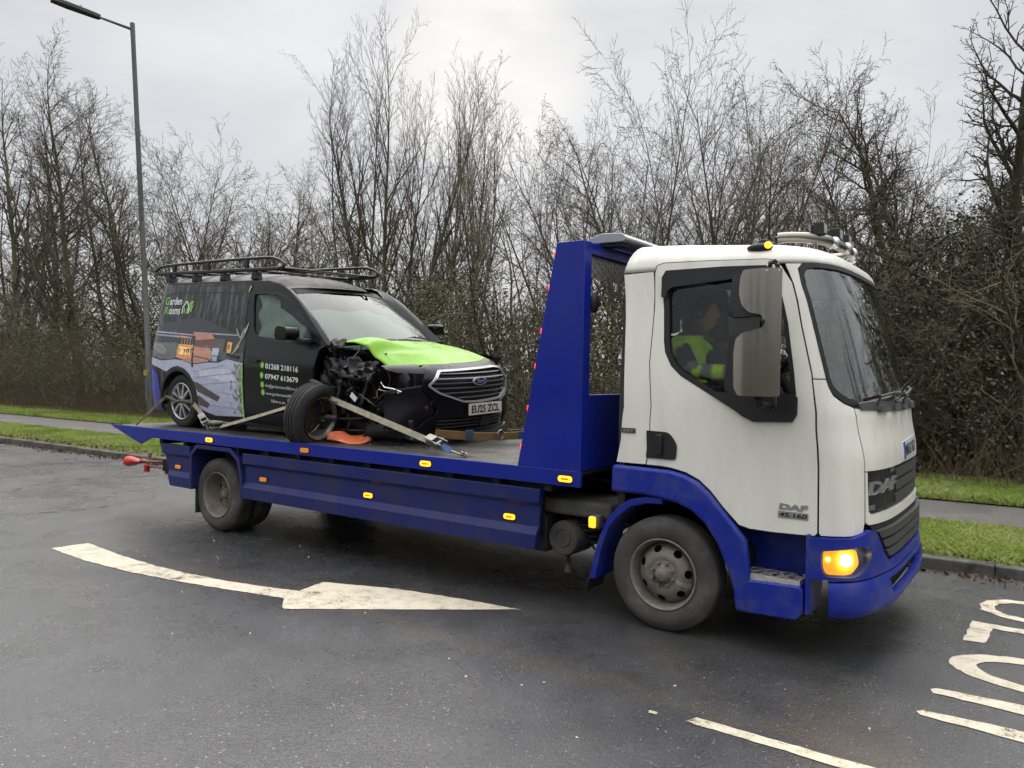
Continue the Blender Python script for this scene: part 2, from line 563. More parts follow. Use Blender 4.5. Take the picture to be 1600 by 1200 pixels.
def ground_mat(name, c0, c1, c2, scale):
    m, n, l, b = node_mat(name)
    tc = N(n, 'ShaderNodeTexCoord')
    a = N(n, 'ShaderNodeTexNoise', Scale=scale, Detail=8.0, Roughness=0.65); l.new(tc.outputs['Object'], a.inputs['Vector'])
    c = N(n, 'ShaderNodeTexNoise', Scale=scale * 14, Detail=4.0, Roughness=0.7); l.new(tc.outputs['Object'], c.inputs['Vector'])
    r = N(n, 'ShaderNodeValToRGB'); l.new(a.outputs['Fac'], r.inputs['Fac'])
    e = r.color_ramp.elements; e[0].position = 0.32; e[0].color = (*c0, 1); e[1].position = 0.7; e[1].color = (*c1, 1)
    q = e.new(0.52); q.color = (*c2, 1)
    s = N(n, 'ShaderNodeMapRange', To_Min=0.5, To_Max=1.5); l.new(c.outputs['Fac'], s.inputs['Value'])
    v = N(n, 'ShaderNodeVectorMath', operation='SCALE'); l.new(r.outputs['Color'], v.inputs[0]); l.new(s.outputs[0], v.inputs['Scale'])
    l.new(v.outputs[0], b.inputs['Base Color']); b.inputs['Roughness'].default_value = 0.9
    b.inputs['Specular IOR Level'].default_value = 0.2
    bp = N(n, 'ShaderNodeBump', Strength=0.8, Distance=0.03); l.new(c.outputs['Fac'], bp.inputs['Height']); l.new(bp.outputs[0], b.inputs['Normal'])
    return m
M_SOIL = ground_mat('verge_soil', (0.080, 0.066, 0.040), (0.12, 0.15, 0.048), (0.095, 0.105, 0.045), 1.3)
M_LITTER = ground_mat('woodland_floor', (0.026, 0.019, 0.012), (0.050, 0.036, 0.022), (0.030, 0.028, 0.016), 1.1)
M_KERB = mat('kerb_concrete', (0.095, 0.088, 0.078), rough=0.8, var=0.25, var_scale=9, dirt=(0.026, 0.025, 0.018), dirt_amt=0.9, dirt_scale=6, bump=0.7, bump_scale=60)
def paint_mat():
    m, n, l, b = node_mat('road_paint')
    tc = N(n, 'ShaderNodeTexCoord')
    a = N(n, 'ShaderNodeTexNoise', Scale=7.0, Detail=9.0, Roughness=0.72); l.new(tc.outputs['Object'], a.inputs['Vector'])
    c = N(n, 'ShaderNodeTexNoise', Scale=70.0, Detail=3.0, Roughness=0.7); l.new(tc.outputs['Object'], c.inputs['Vector'])
    big = N(n, 'ShaderNodeTexNoise', Scale=1.6, Detail=3.0); l.new(tc.outputs['Object'], big.inputs['Vector'])
    sm_ = N(n, 'ShaderNodeMath', operation='MULTIPLY_ADD'); sm_.inputs[1].default_value = 0.55; l.new(c.outputs['Fac'], sm_.inputs[0]); l.new(a.outputs['Fac'], sm_.inputs[2])
    s2 = N(n, 'ShaderNodeMath', operation='MULTIPLY_ADD'); s2.inputs[1].default_value = 0.30; l.new(big.outputs['Fac'], s2.inputs[0]); l.new(sm_.outputs[0], s2.inputs[2])
    r = N(n, 'ShaderNodeValToRGB'); l.new(s2.outputs[0], r.inputs['Fac'])
    e = r.color_ramp.elements; e[0].position = 0.74; e[0].color = (0.055, 0.052, 0.047, 1); e[1].position = 1.0; e[1].color = (0.62, 0.56, 0.44, 1)
    q = e.new(0.83); q.color = (0.46, 0.405, 0.30, 1)
    l.new(r.outputs['Color'], b.inputs['Base Color']); b.inputs['Roughness'].default_value = 0.55
    bp = N(n, 'ShaderNodeBump', Strength=0.5, Distance=0.004); l.new(s2.outputs[0], bp.inputs['Height']); l.new(bp.outputs[0], b.inputs['Normal'])
    return m
M_PAINT = paint_mat()

def strip(name, y0, y1, z, material, x0=-160.0, x1=120.0, nx=40, ny=1, kind='structure', bumpy=0.0, parent=None, seed=1):
    rng = random.Random(seed); mb = MB(); vs = []; fs = []
    for i in range(nx + 1):
        x = x0 + (x1 - x0) * i / nx
        for j in range(ny + 1):
            yv = y0 + (y1 - y0) * j / ny
            zz = z + (rng.uniform(-bumpy, bumpy) if 0 < j < ny else 0)
            vs.append((x, vy(x, yv), zz))
    for i in range(nx):
        for j in range(ny):
            a = i * (ny + 1) + j
            fs.append((a, a + ny + 1, a + ny + 2, a + 1))
    mb.add(vs, fs)
    return mb.build(name, material, parent, 60, kind=kind)

mb = MB(); mb.add([(-900, -900, -0.03), (900, -900, -0.03), (900, 900, -0.03), (-900, 900, -0.03)], [(0, 1, 2, 3)])
mb.build('ground', M_LITTER, kind='structure')
road = strip('road', -11.5, YK + 0.02, 0.0, M_ROAD)
verge_near = strip('grass_verge', YK + 0.10, YP0, 0.095, M_SOIL, nx=280, ny=6, bumpy=0.015)
path = strip('footpath', YP0 - 0.03, YP1 + 0.03, 0.105, M_PATH)
verge_far = strip('grass_verge', YP1, 9.0, 0.125, M_SOIL, nx=280, ny=6, bumpy=0.02, seed=2)
wood_floor = strip('woodland_floor', 8.2, 60.0, 0.135, M_LITTER, nx=60, ny=20, bumpy=0.05, seed=3)
opp = strip('opposite_verge', -40.0, -11.5, 0.06, M_SOIL, nx=60, ny=6, bumpy=0.02, seed=4)

# kerb stones
kerb = empty('kerb'); kerb['kind'] = 'structure'
def kerb_stone_mesh():
    mb = MB(); L = 0.914 / 2 - 0.004
    prof = rounded([(0, -0.05), (0.012, 0.095), (0.125, 0.100), (0.125, -0.05)], [0, 0.018, 0, 0], 3)
    mb.prism(prof, lambda a, b, t: (t, a, b), -L, L)
    return mb.mesh('kerb_stone')
_ks = kerb_stone_mesh(); _ks.materials.append(M_KERB)
_rng = random.Random(11)
for i in range(62):
    x = 9.5 - i * 0.915
    o = link('kerb_stone', _ks, None, kerb)
    o.location = (x, vy(x, YK - 0.005 + _rng.uniform(-0.006, 0.006)), _rng.uniform(-0.008, 0.006))
    o.rotation_euler = (0, _rng.uniform(-0.004, 0.004), math.atan(SLOPE) + _rng.uniform(-0.006, 0.006))

# painted markings, 4 mm above the asphalt
def marking(name, outer, holes=(), step=0.12, jag=0.006, seed=5, label=None):
    rng = random.Random(seed)
    o = [(x + rng.uniform(-jag, jag), y + rng.uniform(-jag, jag)) for x, y in resample(outer, 0.05)]
    hs = [[(x + rng.uniform(-jag, jag), y + rng.uniform(-jag, jag)) for x, y in resample(h, 0.05)] for h in holes]
    return panel(name, o, hs, lambda a, b, d: (a, b, 0.004 - d), M_PAINT, road, thick=0.0, step=step, smooth=None, label=label)
def band(c, w):
    L = []; Rr = []
    for i in range(len(c)):
        a = Vector(c[max(i - 1, 0)]); b = Vector(c[min(i + 1, len(c) - 1)])
        d = (b - a).normalized(); nn = Vector((-d.y, d.x)); ww = w[i] if isinstance(w, list) else w
        L.append(tuple(Vector(c[i]) + nn * ww / 2)); Rr.append(tuple(Vector(c[i]) - nn * ww / 2))
    return L + Rr[::-1]
marking('arrow_marking', [(-5.53, -2.47), (-4.80, -2.50), (-4.19, -2.455), (-3.55, -2.36), (-3.13, -2.265), (-2.56, -2.135),
        (-2.50, -2.19), (-2.354, -2.301), (-1.70, -1.80), (-1.005, -1.242), (-1.55, -1.318), (-2.075, -1.420), (-2.677, -1.652), (-2.625, -1.935),
        (-2.894, -2.02), (-3.30, -2.12), (-3.75, -2.18), (-4.20, -2.21), (-4.85, -2.20), (-5.49, -2.145)], label='curved white lane arrow pointing left of the centre line')
marking('dash_marking', [(0.66, -2.225), (0.70, -2.150), (2.6, -2.135), (4.7, -2.135), (4.7, -2.235), (2.6, -2.235)], seed=6, label='long white centre line dash')
for k in range(3):
    x0 = 7.7 + k * 6.0
    marking('dash_marking', [(x0, -2.235), (x0, -2.135), (x0 + 4, -2.135), (x0 + 4, -2.235)], seed=20 + k)
marking('dash_marking', [(0.478, -2.245), (0.52, -2.238), (0.515, -2.212), (0.47, -2.216)], seed=7, jag=0.002)
# a ragged crack in the far part of the lane, and a shallow scar nearer
M_CRACK = mat('crack_dark', (0.012, 0.012, 0.012), rough=0.9)  # flat dark strips drawn as the cracks
for pts_, w0, nm in (([(-9.384, -1.268), (-9.694, -0.999), (-9.744, -0.794), (-9.841, -0.624), (-9.875, -0.387), (-9.911, -0.14), (-9.983, 0.084)], 0.035, 31), ([(-7.45, -1.75), (-7.38, -1.45), (-7.30, -1.20), (-7.36, -0.95)], 0.03, 32)):
    rg_ = random.Random(nm); fine_ = []
    for i in range(len(pts_) - 1):
        for q in range(5):
            t = q / 5; fine_.append((pts_[i][0] + (pts_[i + 1][0] - pts_[i][0]) * t + rg_.uniform(-0.02, 0.02), pts_[i][1] + (pts_[i + 1][1] - pts_[i][1]) * t))
    mb = MB(); k = 0
    while k < len(fine_) - 3:
        L_ = rg_.randint(3, 6); seg_ = fine_[k:k + L_]
        if len(seg_) >= 2:
            bd_ = band(seg_, [w0 * rg_.uniform(0.2, 1.0) for _ in seg_]); m_ = len(seg_)
            mb.add([(x, y, 0.003) for x, y in bd_], [(i, i + 1, 2 * m_ - 2 - i, 2 * m_ - 1 - i) for i in range(m_ - 1)])
        k += L_ + rg_.randint(0, 2)
    mb.build('road_crack', M_CRACK, road, None, kind='stuff')
LX0, LX1 = 1.62, 4.45                                   # letter foot and head along the road
def arc_pts(cx, cy, rx, ry, a0, a1, n=26):
    return [(cx + rx * math.cos(a0 + (a1 - a0) * i / n), cy + ry * math.sin(a0 + (a1 - a0) * i / n)) for i in range(n + 1)]
# O : ring
xc = (LX0 + LX1) / 2
oo = [(LX0 + 0.01 + (1 - math.cos(a)) * 0 , 0) for a in ()]
def stadium(x0, x1, y0, y1, rx, n=14):
    yc = (y0 + y1) / 2; ry = (y1 - y0) / 2
    return [(x0 + rx - rx * math.cos(-PI / 2 + PI * i / n), yc + ry * math.sin(-PI / 2 + PI * i / n)) for i in range(n + 1)] + \
           [(x1 - rx + rx * math.cos(PI / 2 - PI * i / n), yc + ry * math.sin(PI / 2 - PI * i / n)) for i in range(n + 1)]
marking('letter_marking', stadium(1.632, LX1, -0.735, -0.105, 0.50), [stadium(1.775, LX1 - 0.15, -0.635, -0.205, 0.42)], seed=8, label='painted letter O of SLOW')
marking('letter_marking', [(1.665, 0.05), (1.675, 0.565), (LX1, 0.565), (LX1, 0.465), (1.81, 0.455), (1.785, 0.075)], seed=9, label='painted letter L of SLOW')
_s = arc_pts(2.16, 1.085, 0.42, 0.265, PI * 1.55, PI * 0.5, 16)
_s = [(1.98, 1.375)] + [(2.35, 1.36)] * 0 + _s
sc_ = [(2.35, 0.80), (2.05, 0.80), (1.86, 0.85), (1.75, 0.96), (1.735, 1.09), (1.77, 1.22), (1.87, 1.32), (2.05, 1.355), (2.4, 1.33), (2.75, 1.2), (3.2, 0.98), (3.6, 0.83), (3.95, 0.80), (4.2, 0.86), (4.33, 1.0), (4.33, 1.15), (4.2, 1.3), (3.95, 1.355), (3.7, 1.355)]
marking('letter_marking', band(sc_, 0.10), seed=10, label='painted letter S of SLOW')
marking('letter_marking', [(1.60, -1.005), (1.625, -0.965), (LX1, -0.80), (LX1, -0.90), (2.5, -0.985), (4.0, -1.165), (4.0, -1.215), (2.5, -1.33), (LX1, -1.49), (LX1, -1.59), (1.60, -1.41), (1.575, -1.37), (1.60, -1.335), (3.6, -1.19), (1.62, -1.05)], seed=12, label='painted letter W of SLOW')

# ------------------------------------------------------------------ vegetation built from many small faces
def prisms(P0, P1, R0, R1, sides=3):
    """numpy: one open tapered prism for each segment"""
    n = len(P0)
    D = P1 - P0; L = np.linalg.norm(D, axis=1, keepdims=True); L[L < 1e-9] = 1e-9; D = D / L
    A = np.where(np.abs(D[:, 2:3]) < 0.9, np.array([[0, 0, 1.0]]), np.array([[1.0, 0, 0]]))
    X = np.cross(D, A); X /= np.linalg.norm(X, axis=1, keepdims=True); Y = np.cross(X, D)
    V = np.zeros((n, 2 * sides, 3))
    for k in range(sides):
        a = 2 * PI * k / sides
        off = X * math.cos(a) + Y * math.sin(a)
        V[:, k] = P0 + off * R0[:, None]; V[:, sides + k] = P1 + off * R1[:, None]
    F = np.zeros((n, sides, 4), dtype=np.int64)
    base = (np.arange(n) * 2 * sides)[:, None]
    for k in range(sides):
        F[:, k] = base + np.array([[k, (k + 1) % sides, sides + (k + 1) % sides, sides + k]])
    return V.reshape(-1, 3), F.reshape(-1, 4)

def np_mesh(name, V, F, smooth=False):
    """mesh from numpy arrays; F is (n,3) or (n,4)"""
    me = bpy.data.meshes.new(name)
    k = F.shape[1]
    me.vertices.add(len(V)); me.vertices.foreach_set('co', np.ascontiguousarray(V, dtype=np.float32).ravel())
    me.loops.add(F.size); me.loops.foreach_set('vertex_index', np.ascontiguousarray(F, dtype=np.int32).ravel())
    me.polygons.add(len(F)); me.polygons.foreach_set('loop_start', np.arange(0, F.size, k, dtype=np.int32))
    if smooth: me.polygons.foreach_set('use_smooth', np.ones(len(F), dtype=bool))
    me.update(calc_edges=True)
    return me

def grow_tree(seed, height, stems, spec):
    """returns thick and thin segments: arrays p0,p1,r0,r1; spec gives per level count, length, angle, wiggle, lift"""
    rng = np.random.default_rng(seed)
    seg = []   # (p0,p1,r0,r1,level)
    def perp(d):
        a = rng.normal(size=3); a -= d * a.dot(d); return a / (np.linalg.norm(a) + 1e-9)
    def branch(p, d, L, r, lv):
        sp = spec[lv]
        n = sp['n']; step = L / n
        pts = [p]; dirs = [d]; rad = [r]
        tip = sp.get('tip', 0.25)
        for i in range(n):
            d = d + rng.normal(size=3) * sp['wig'] + np.array([0, 0, sp['lift']])
            d /= np.linalg.norm(d)
            q = pts[-1] + d * step
            rr = r * (1 - (1 - tip) * (i + 1) / n)
            seg.append((pts[-1], q, rad[-1], rr, lv))
            pts.append(q); dirs.append(d); rad.append(rr)
        if lv + 1 >= len(spec): return
        s2 = spec[lv + 1]
        cnt = s2['count'] * (0.75 + 0.5 * rng.random())
        cnt = int(cnt) + (1 if rng.random() < cnt - int(cnt) else 0)
        for c in range(cnt):
            t = s2['from'] + (1 - s2['from']) * ((c + rng.random()) / max(1, cnt)) ** s2.get('bias', 0.9)
            i = min(n - 1, int(t * n)); fr = t * n - i
            q = pts[i] + (pts[i + 1] - pts[i]) * fr
            dd = dirs[min(i + 1, n)]
            ang = s2['ang'] * (0.7 + 0.6 * rng.random())
            nd = dd * math.cos(ang) + perp(dd) * math.sin(ang)
            Lc = s2['len'] * L * (1.0 - s2.get('fall', 0.45) * t) * (0.7 + 0.6 * rng.random())
            branch(q, nd, Lc, max(0.0036, rad[i] * s2['rad']), lv + 1)
    for st in stems:
        branch(np.array(st['p'], float), np.array(st['d'], float) / np.linalg.norm(st['d']), height * st.get('l', 1.0), st['r'], 0)
    P0 = np.array([s[0] for s in seg]); P1 = np.array([s[1] for s in seg])
    R0 = np.array([s[2] for s in seg]); R1 = np.array([s[3] for s in seg]); LV = np.array([s[4] for s in seg])
    return P0, P1, R0, R1, LV

def bark_mat(name, c, c2, moss=None):
    m, n, l, b = node_mat(name)
    tc = N(n, 'ShaderNodeTexCoord')
    a = N(n, 'ShaderNodeTexNoise', Scale=1.4, Detail=6.0, Roughness=0.7); l.new(tc.outputs['Object'], a.inputs['Vector'])
    f = N(n, 'ShaderNodeTexNoise', Scale=38.0, Detail=5.0, Roughness=0.7); l.new(tc.outputs['Object'], f.inputs['Vector'])
    oi = N(n, 'ShaderNodeObjectInfo')
    mx = N(n, 'ShaderNodeMix', data_type='RGBA'); mx.inputs['A'].default_value = (*c, 1); mx.inputs['B'].default_value = (*c2, 1)
    mr = N(n, 'ShaderNodeMapRange', From_Min=0.35, From_Max=0.65); l.new(a.outputs['Fac'], mr.inputs['Value']); l.new(mr.outputs[0], mx.inputs['Factor'])
    s = N(n, 'ShaderNodeMapRange', To_Min=0.55, To_Max=1.45); l.new(f.outputs['Fac'], s.inputs['Value'])
    s3 = N(n, 'ShaderNodeMath', operation='MULTIPLY_ADD'); s3.inputs[1].default_value = 0.5; s3.inputs[2].default_value = 0.75; l.new(oi.outputs['Random'], s3.inputs[0])
    s4 = N(n, 'ShaderNodeMath', operation='MULTIPLY'); l.new(s.outputs[0], s4.inputs[0]); l.new(s3.outputs[0], s4.inputs[1])
    v = N(n, 'ShaderNodeVectorMath', operation='SCALE'); l.new(mx.outputs['Result'], v.inputs[0]); l.new(s4.outputs[0], v.inputs['Scale'])
    l.new(v.outputs[0], b.inputs['Base Color']); b.inputs['Roughness'].default_value = 0.85; b.inputs['Specular IOR Level'].default_value = 0.25
    bp = N(n, 'ShaderNodeBump', Strength=0.7, Distance=0.02); l.new(f.outputs['Fac'], bp.inputs['Height']); l.new(bp.outputs[0], b.inputs['Normal'])
    return m
M_BARK = bark_mat('bark_olive', (0.145, 0.122, 0.080), (0.110, 0.106, 0.060))
M_BARKD = bark_mat('bark_dark', (0.095, 0.083, 0.062), (0.075, 0.076, 0.046))
M_TWIG = bark_mat('twig_brown', (0.125, 0.102, 0.079), (0.098, 0.085, 0.064))
M_TWIGO = bark_mat('twig_ochre', (0.185, 0.155, 0.108), (0.135, 0.122, 0.082))
M_TWIGD = bark_mat('twig_dark', (0.105, 0.090, 0.070), (0.082, 0.076, 0.056))

TREE_KINDS = {}
def make_tree_kind(key, seed, height, stems, spec, bark, twig):
    P0, P1, R0, R1, LV = grow_tree(seed, height, stems, spec)
    k = LV == 0
    # run the stem segments slightly into one another
    D = P1 - P0
    V, F = prisms(P0[k] - D[k] * 0.06, P1[k] + D[k] * 0.06, R0[k], R1[k], 9)
    trunk = np_mesh(key + '_trunk', V, F, True); trunk.materials.append(bark)
    parts = []; off = 0
    for lv, sides in ((1, 5), (2, 4), (3, 3), (4, 3), (5, 3)):
        q = LV == lv
        if q.any():
            V, F = prisms(P0[q] - D[q] * 0.04, P1[q] + D[q] * 0.04, R0[q], R1[q], sides)
            parts.append((V, F + off)); off += len(V)
    V = np.concatenate([p[0] for p in parts]); F = np.concatenate([p[1] for p in parts])
    crown = np_mesh(key + '_crown', V, F); crown.materials.append(twig)
    top = float(np.percentile(P1[:, 2], 99.93))
    TREE_KINDS[key] = (trunk, crown, top)
    return len(F) * 2

def fan(n, spread, r, seed, base=0.25, lmin=0.75, dirbias=0.0):
    rng = random.Random(seed); out = []
    for i in range(n):
        a = 2 * PI * (i + rng.random() * 0.6) / n; s = spread * (0.25 + 0.75 * rng.random())
        out.append({'p': (base * math.cos(a) * rng.random(), base * math.sin(a) * rng.random(), -0.15), 'd': (math.cos(a) * s + dirbias, math.sin(a) * s, 1.0),
                    'r': r * (0.6 + 0.5 * rng.random()), 'l': lmin + (1 - lmin) * rng.random()})
    return out

ntri = 0
# willow: several heavy ascending limbs that fan out and end in rounded brushes
ntri += make_tree_kind('willow', 6, 9.4, fan(8, 0.50, 0.125, 6, 0.30, 0.86), [
    dict(n=14, wig=0.035, lift=0.030, tip=0.08),
    dict(count=18, bias=0.62, **{'from': 0.22}, n=6, len=0.32, ang=0.50, rad=0.55, wig=0.06, lift=0.045, fall=0.35, tip=0.15),
    dict(count=11, bias=0.7, **{'from': 0.08}, n=3, len=0.32, ang=0.62, rad=0.50, wig=0.10, lift=0.030, tip=0.3),
    dict(count=6, **{'from': 0.1}, n=2, len=0.42, ang=0.62, rad=0.7, wig=0.16, lift=0.02, tip=0.4)], M_BARK, M_TWIG)
# hazel / sallow clumps: rods that fan into a broad dome
for kk, sd in (('hazel', 5), ('hazelb', 17)):
    ntri += make_tree_kind(kk, sd, 7.2, fan(8, 0.78, 0.066, sd, 0.4, 0.84), [
        dict(n=11, wig=0.035, lift=0.012, tip=0.10),
        dict(count=18, bias=0.62, **{'from': 0.22}, n=5, len=0.32, ang=0.62, rad=0.55, wig=0.06, lift=0.010, fall=0.35, tip=0.15),
        dict(count=9, bias=0.7, **{'from': 0.08}, n=3, len=0.36, ang=0.72, rad=0.55, wig=0.11, lift=0.005, tip=0.3),
        dict(count=5, **{'from': 0.1}, n=2, len=0.42, ang=0.70, rad=0.75, wig=0.18, lift=0.0, tip=0.5)], M_BARK, M_TWIG)
# ash / alder poles: one or two leaders
for kk, sd in (('ash', 8), ('ashb', 23), ('ashc', 41)):
    ntri += make_tree_kind(kk, sd, 9.5, [{'p': (0, 0, -0.15), 'd': (0.03, 0.02, 1), 'r': 0.110, 'l': 1.0}, {'p': (0.1, 0.05, -0.1), 'd': (0.22, 0.1, 1), 'r': 0.075, 'l': 0.86}] + ([{'p': (-0.1, 0.05, -0.1), 'd': (-0.25, 0.1, 1), 'r': 0.065, 'l': 0.8}] if sd != 8 else []), [
        dict(n=18, wig=0.040, lift=0.02, tip=0.05),
        dict(count=36, bias=0.65, **{'from': 0.16}, n=5, len=0.24, ang=0.74, rad=0.50, wig=0.085, lift=0.040, fall=0.55, tip=0.2),
        dict(count=9, **{'from': 0.08}, n=3, len=0.40, ang=0.74, rad=0.55, wig=0.13, lift=0.015, tip=0.3),
        dict(count=5, **{'from': 0.1}, n=2, len=0.44, ang=0.75, rad=0.75, wig=0.2, lift=0.01, tip=0.5)], M_BARK, M_TWIG)
# oak: crooked limbs, knobbly spurs
ntri += make_tree_kind('oak', 12, 6.6, [{'p': (0, 0, -0.2), 'd': (-0.22, 0, 1), 'r': 0.17, 'l': 1.0}, {'p': (0.15, 0.1, -0.2), 'd': (0.42, 0.1, 1), 'r': 0.15, 'l': 0.97}, {'p': (-0.05, 0.1, -0.2), 'd': (-0.60, -0.2, 1), 'r': 0.12, 'l': 0.92}, {'p': (0.0, -0.1, -0.2), 'd': (0.1, -0.4, 1), 'r': 0.11, 'l': 0.9}], [
    dict(n=13, wig=0.10, lift=0.03, tip=0.05),
    dict(count=26, bias=0.65, **{'from': 0.20}, n=6, len=0.31, ang=0.80, rad=0.50, wig=0.15, lift=0.035, fall=0.45, tip=0.15),
    dict(count=13, **{'from': 0.08}, n=4, len=0.34, ang=0.85, rad=0.52, wig=0.20, lift=0.03, tip=0.4),
    dict(count=6, **{'from': 0.05}, n=2, len=0.30, ang=0.9, rad=0.8, wig=0.26, lift=0.02, tip=0.8)], M_BARKD, M_TWIGD)
# hawthorn / scrub
for kk, sd in (('thorn', 15), ('thornb', 33)):
    ntri += make_tree_kind(kk, sd, 4.6, fan(8, 0.55, 0.05, sd, 0.35, 0.6), [
        dict(n=11, wig=0.09, lift=0.01, tip=0.15),
        dict(count=13, **{'from': 0.1}, n=7, len=0.42, ang=0.75, rad=0.55, wig=0.13, lift=0.01, tip=0.25),
        dict(count=8, **{'from': 0.1}, n=5, len=0.42, ang=0.8, rad=0.6, wig=0.18, lift=0.0, tip=0.4),
        dict(count=3, **{'from': 0.1}, n=3, len=0.42, ang=0.8, rad=0.7, wig=0.2, lift=0.0, tip=0.6)], M_BARKD, M_TWIGO)
print('tree kinds tris', ntri)

def ray_to_verge(px, yv):
    """ground point seen in photo column px at verge depth yv (about eye level)"""
    d = _f + _r2 * ((px - 800) / 1202.0)
    t = (yv + SLOPE * CAM_POS.x - CAM_POS.y) / (d.y - SLOPE * d.x)
    p = CAM_POS + d * t
    return p.x, p.y, t

TREE_POS = []
def tree(kind, px, yv, top_py, label, rz, name='tree', group='bare trees behind the verge', lean=(0, 0), wide=1.0, top_m=None):
    x, y, t = ray_to_verge(px, yv) if px is not None else (top_m[0], vy(top_m[0], yv), 20)
    h = CAM_POS.z + (600 - top_py + (px - 800) * -0.0174 - 17) * t / 1202.0 if px is not None else top_m[1]
    tr, cr, top = TREE_KINDS[kind]
    s = h / top
    e = empty(name, (x, y, 0.12), (R(lean[0]), R(lean[1]), R(rz)), label, 'tree', group)
    e.scale = (s * wide, s * wide, s)
    link('trunk', tr, None, e); link('crown', cr, None, e)
    TREE_POS.append((x, y))
    return e
# the trees, left to right along the verge
tree('ash', -40, 10.2, 60, 'slim bare tree cut off by the left edge of the picture', 10, 'ash_tree')
tree('ashb', 22, 10.5, 95, 'tall bare tree with fine drooping tips, leftmost whole crown', 70, 'ash_tree')
tree('ashc', 78, 13.0, 135, 'thin bare tree between the two tall trees left of the lamp post', 200, 'ash_tree')
tree('ashb', 128, 9.6, 88, 'tall bare tree just left of the lamp post, highest of the left group', 150, 'ash_tree', wide=1.1)
tree('ash', 190, 12.5, 150, 'bare tree standing right behind the lamp post', 290, 'ash_tree', wide=1.2)
tree('hazel', 262, 10.8, 215, 'spreading bare tree right of the lamp post above the van rear', 40, 'hazel_tree', wide=1.0)
tree('ash', 318, 14.0, 285, 'small slim bare tree above the front end of the van roof rack', 120, 'ash_tree')
tree('hazelb', 385, 12.5, 225, 'upright twiggy bare tree above the middle of the roof rack', 75, 'hazel_tree')
tree('ashc', 455, 13.5, 258, 'thin bare tree left of the big willow, behind the rack', 15, 'ash_tree')
tree('willow', 600, 11.0, 40, 'largest bare tree with many thick upright stems above the van bonnet', 35, 'willow_tree', wide=0.80)
tree('willow', 722, 12.4, 100, 'many-stemmed bare tree right of the largest one, left of the headboard', 160, 'willow_tree', wide=0.60)
tree('thorn', 815, 10.5, 270, 'low twiggy bare tree just left of the blue headboard top', 20, 'hawthorn_tree')
tree('hazel', 935, 10.2, 120, 'fan-shaped bare tree above the grey light bar', 110, 'hazel_tree', wide=0.80)
tree('hazelb', 1012, 11.0, 80, 'tall fan-shaped bare tree above the middle of the white cab', 200, 'hazel_tree', wide=0.80)
tree('hazelb', 1098, 9.8, 62, 'tallest fan-shaped bare tree above the cab door', 330, 'hazel_tree', wide=0.80)
tree('hazel', 1182, 10.6, 92, 'fan-shaped bare tree above the orange roof marker', 250, 'hazel_tree', wide=0.85)
tree('hazel', 1258, 9.6, 150, 'bare tree with arching rods leaning right over the cab spotlights', 15, 'hazel_tree', lean=(0, 6), wide=0.95)
tree('thornb', 1345, 10.2, 262, 'low scrubby bare tree behind the windscreen top corner', 90, 'hawthorn_tree')
tree('oak', 1478, 10.4, 105, 'dark crooked tree with knobbly branches right of the cab', 20, 'oak_tree', wide=1.0)
tree('oak', 1585, 9.6, -10, 'large dark crooked tree reaching in at the top right corner', 140, 'oak_tree', wide=1.05)
tree('thorn', 1430, 9.2, 320, 'tangled bare thorn tree right beside the windscreen', 210, 'hawthorn_tree', wide=1.2)
tree('thornb', 1560, 9.0, 300, 'tangled bare thorn tree nearest the right edge of the picture', 300, 'hawthorn_tree', wide=1.3)
_r1 = random.Random(77)
BACK = [('thorn', 45, 330, 'leftmost crown'), ('thorn', 300, 350, 'rear end of the roof rack'),
        ('hazelb', 345, 300, 'raised front hoop of the roof rack'), ('thornb', 420, 330, 'front of the roof rack'), ('hazelb', 560, 270, 'left flank of the largest tree'),
        ('thornb', 680, 280, 'gap between the two many-stemmed trees'), ('hazelb', 860, 250, 'top of the blue headboard'), ('ash', 965, 180, 'grey beacon bar'),
        ('ashb', 1140, 170, 'middle of the cab roof'), ('thorn', 1300, 270, 'row of work lamps'),
        ('hazel', 1375, 285, 'top right corner of the windscreen'), ('ashb', 1450, 240, 'crooked tree right of the cab'), ('hazelb', 1590, 200, 'tree in the top right corner')]
for kd, px, ty, near in BACK:
    tree(kd, px, 14.5 + _r1.random() * 3.5, ty, 'thin bare tree deep in the wood behind the ' + near, _r1.random() * 360, 'background_tree', 'thin trees deeper in the wood', wide=1.2)
# the same wood continues past the right edge of the picture (mirrored in the windscreen)
for (kd, x, h, yv), nth in zip((('ashb', 9.5, 8.5, 10.2), ('hazel', 12.5, 7.5, 9.6), ('oak', 15.5, 8.5, 10.8), ('ash', 18.5, 9, 10), ('hazelb', 22, 8, 10.5), ('ashc', 26, 9, 10.2), ('hazel', 31, 8, 10.4), ('ashb', 37, 9, 10.3)), ('first', 'second', 'third', 'fourth', 'fifth', 'sixth', 'seventh', 'eighth')):
    tree(kd, None, yv, 0, nth + ' bare roadside tree past the right edge of the picture', _r1.random() * 360, 'roadside_tree', 'trees further along the road', top_m=(x, h))

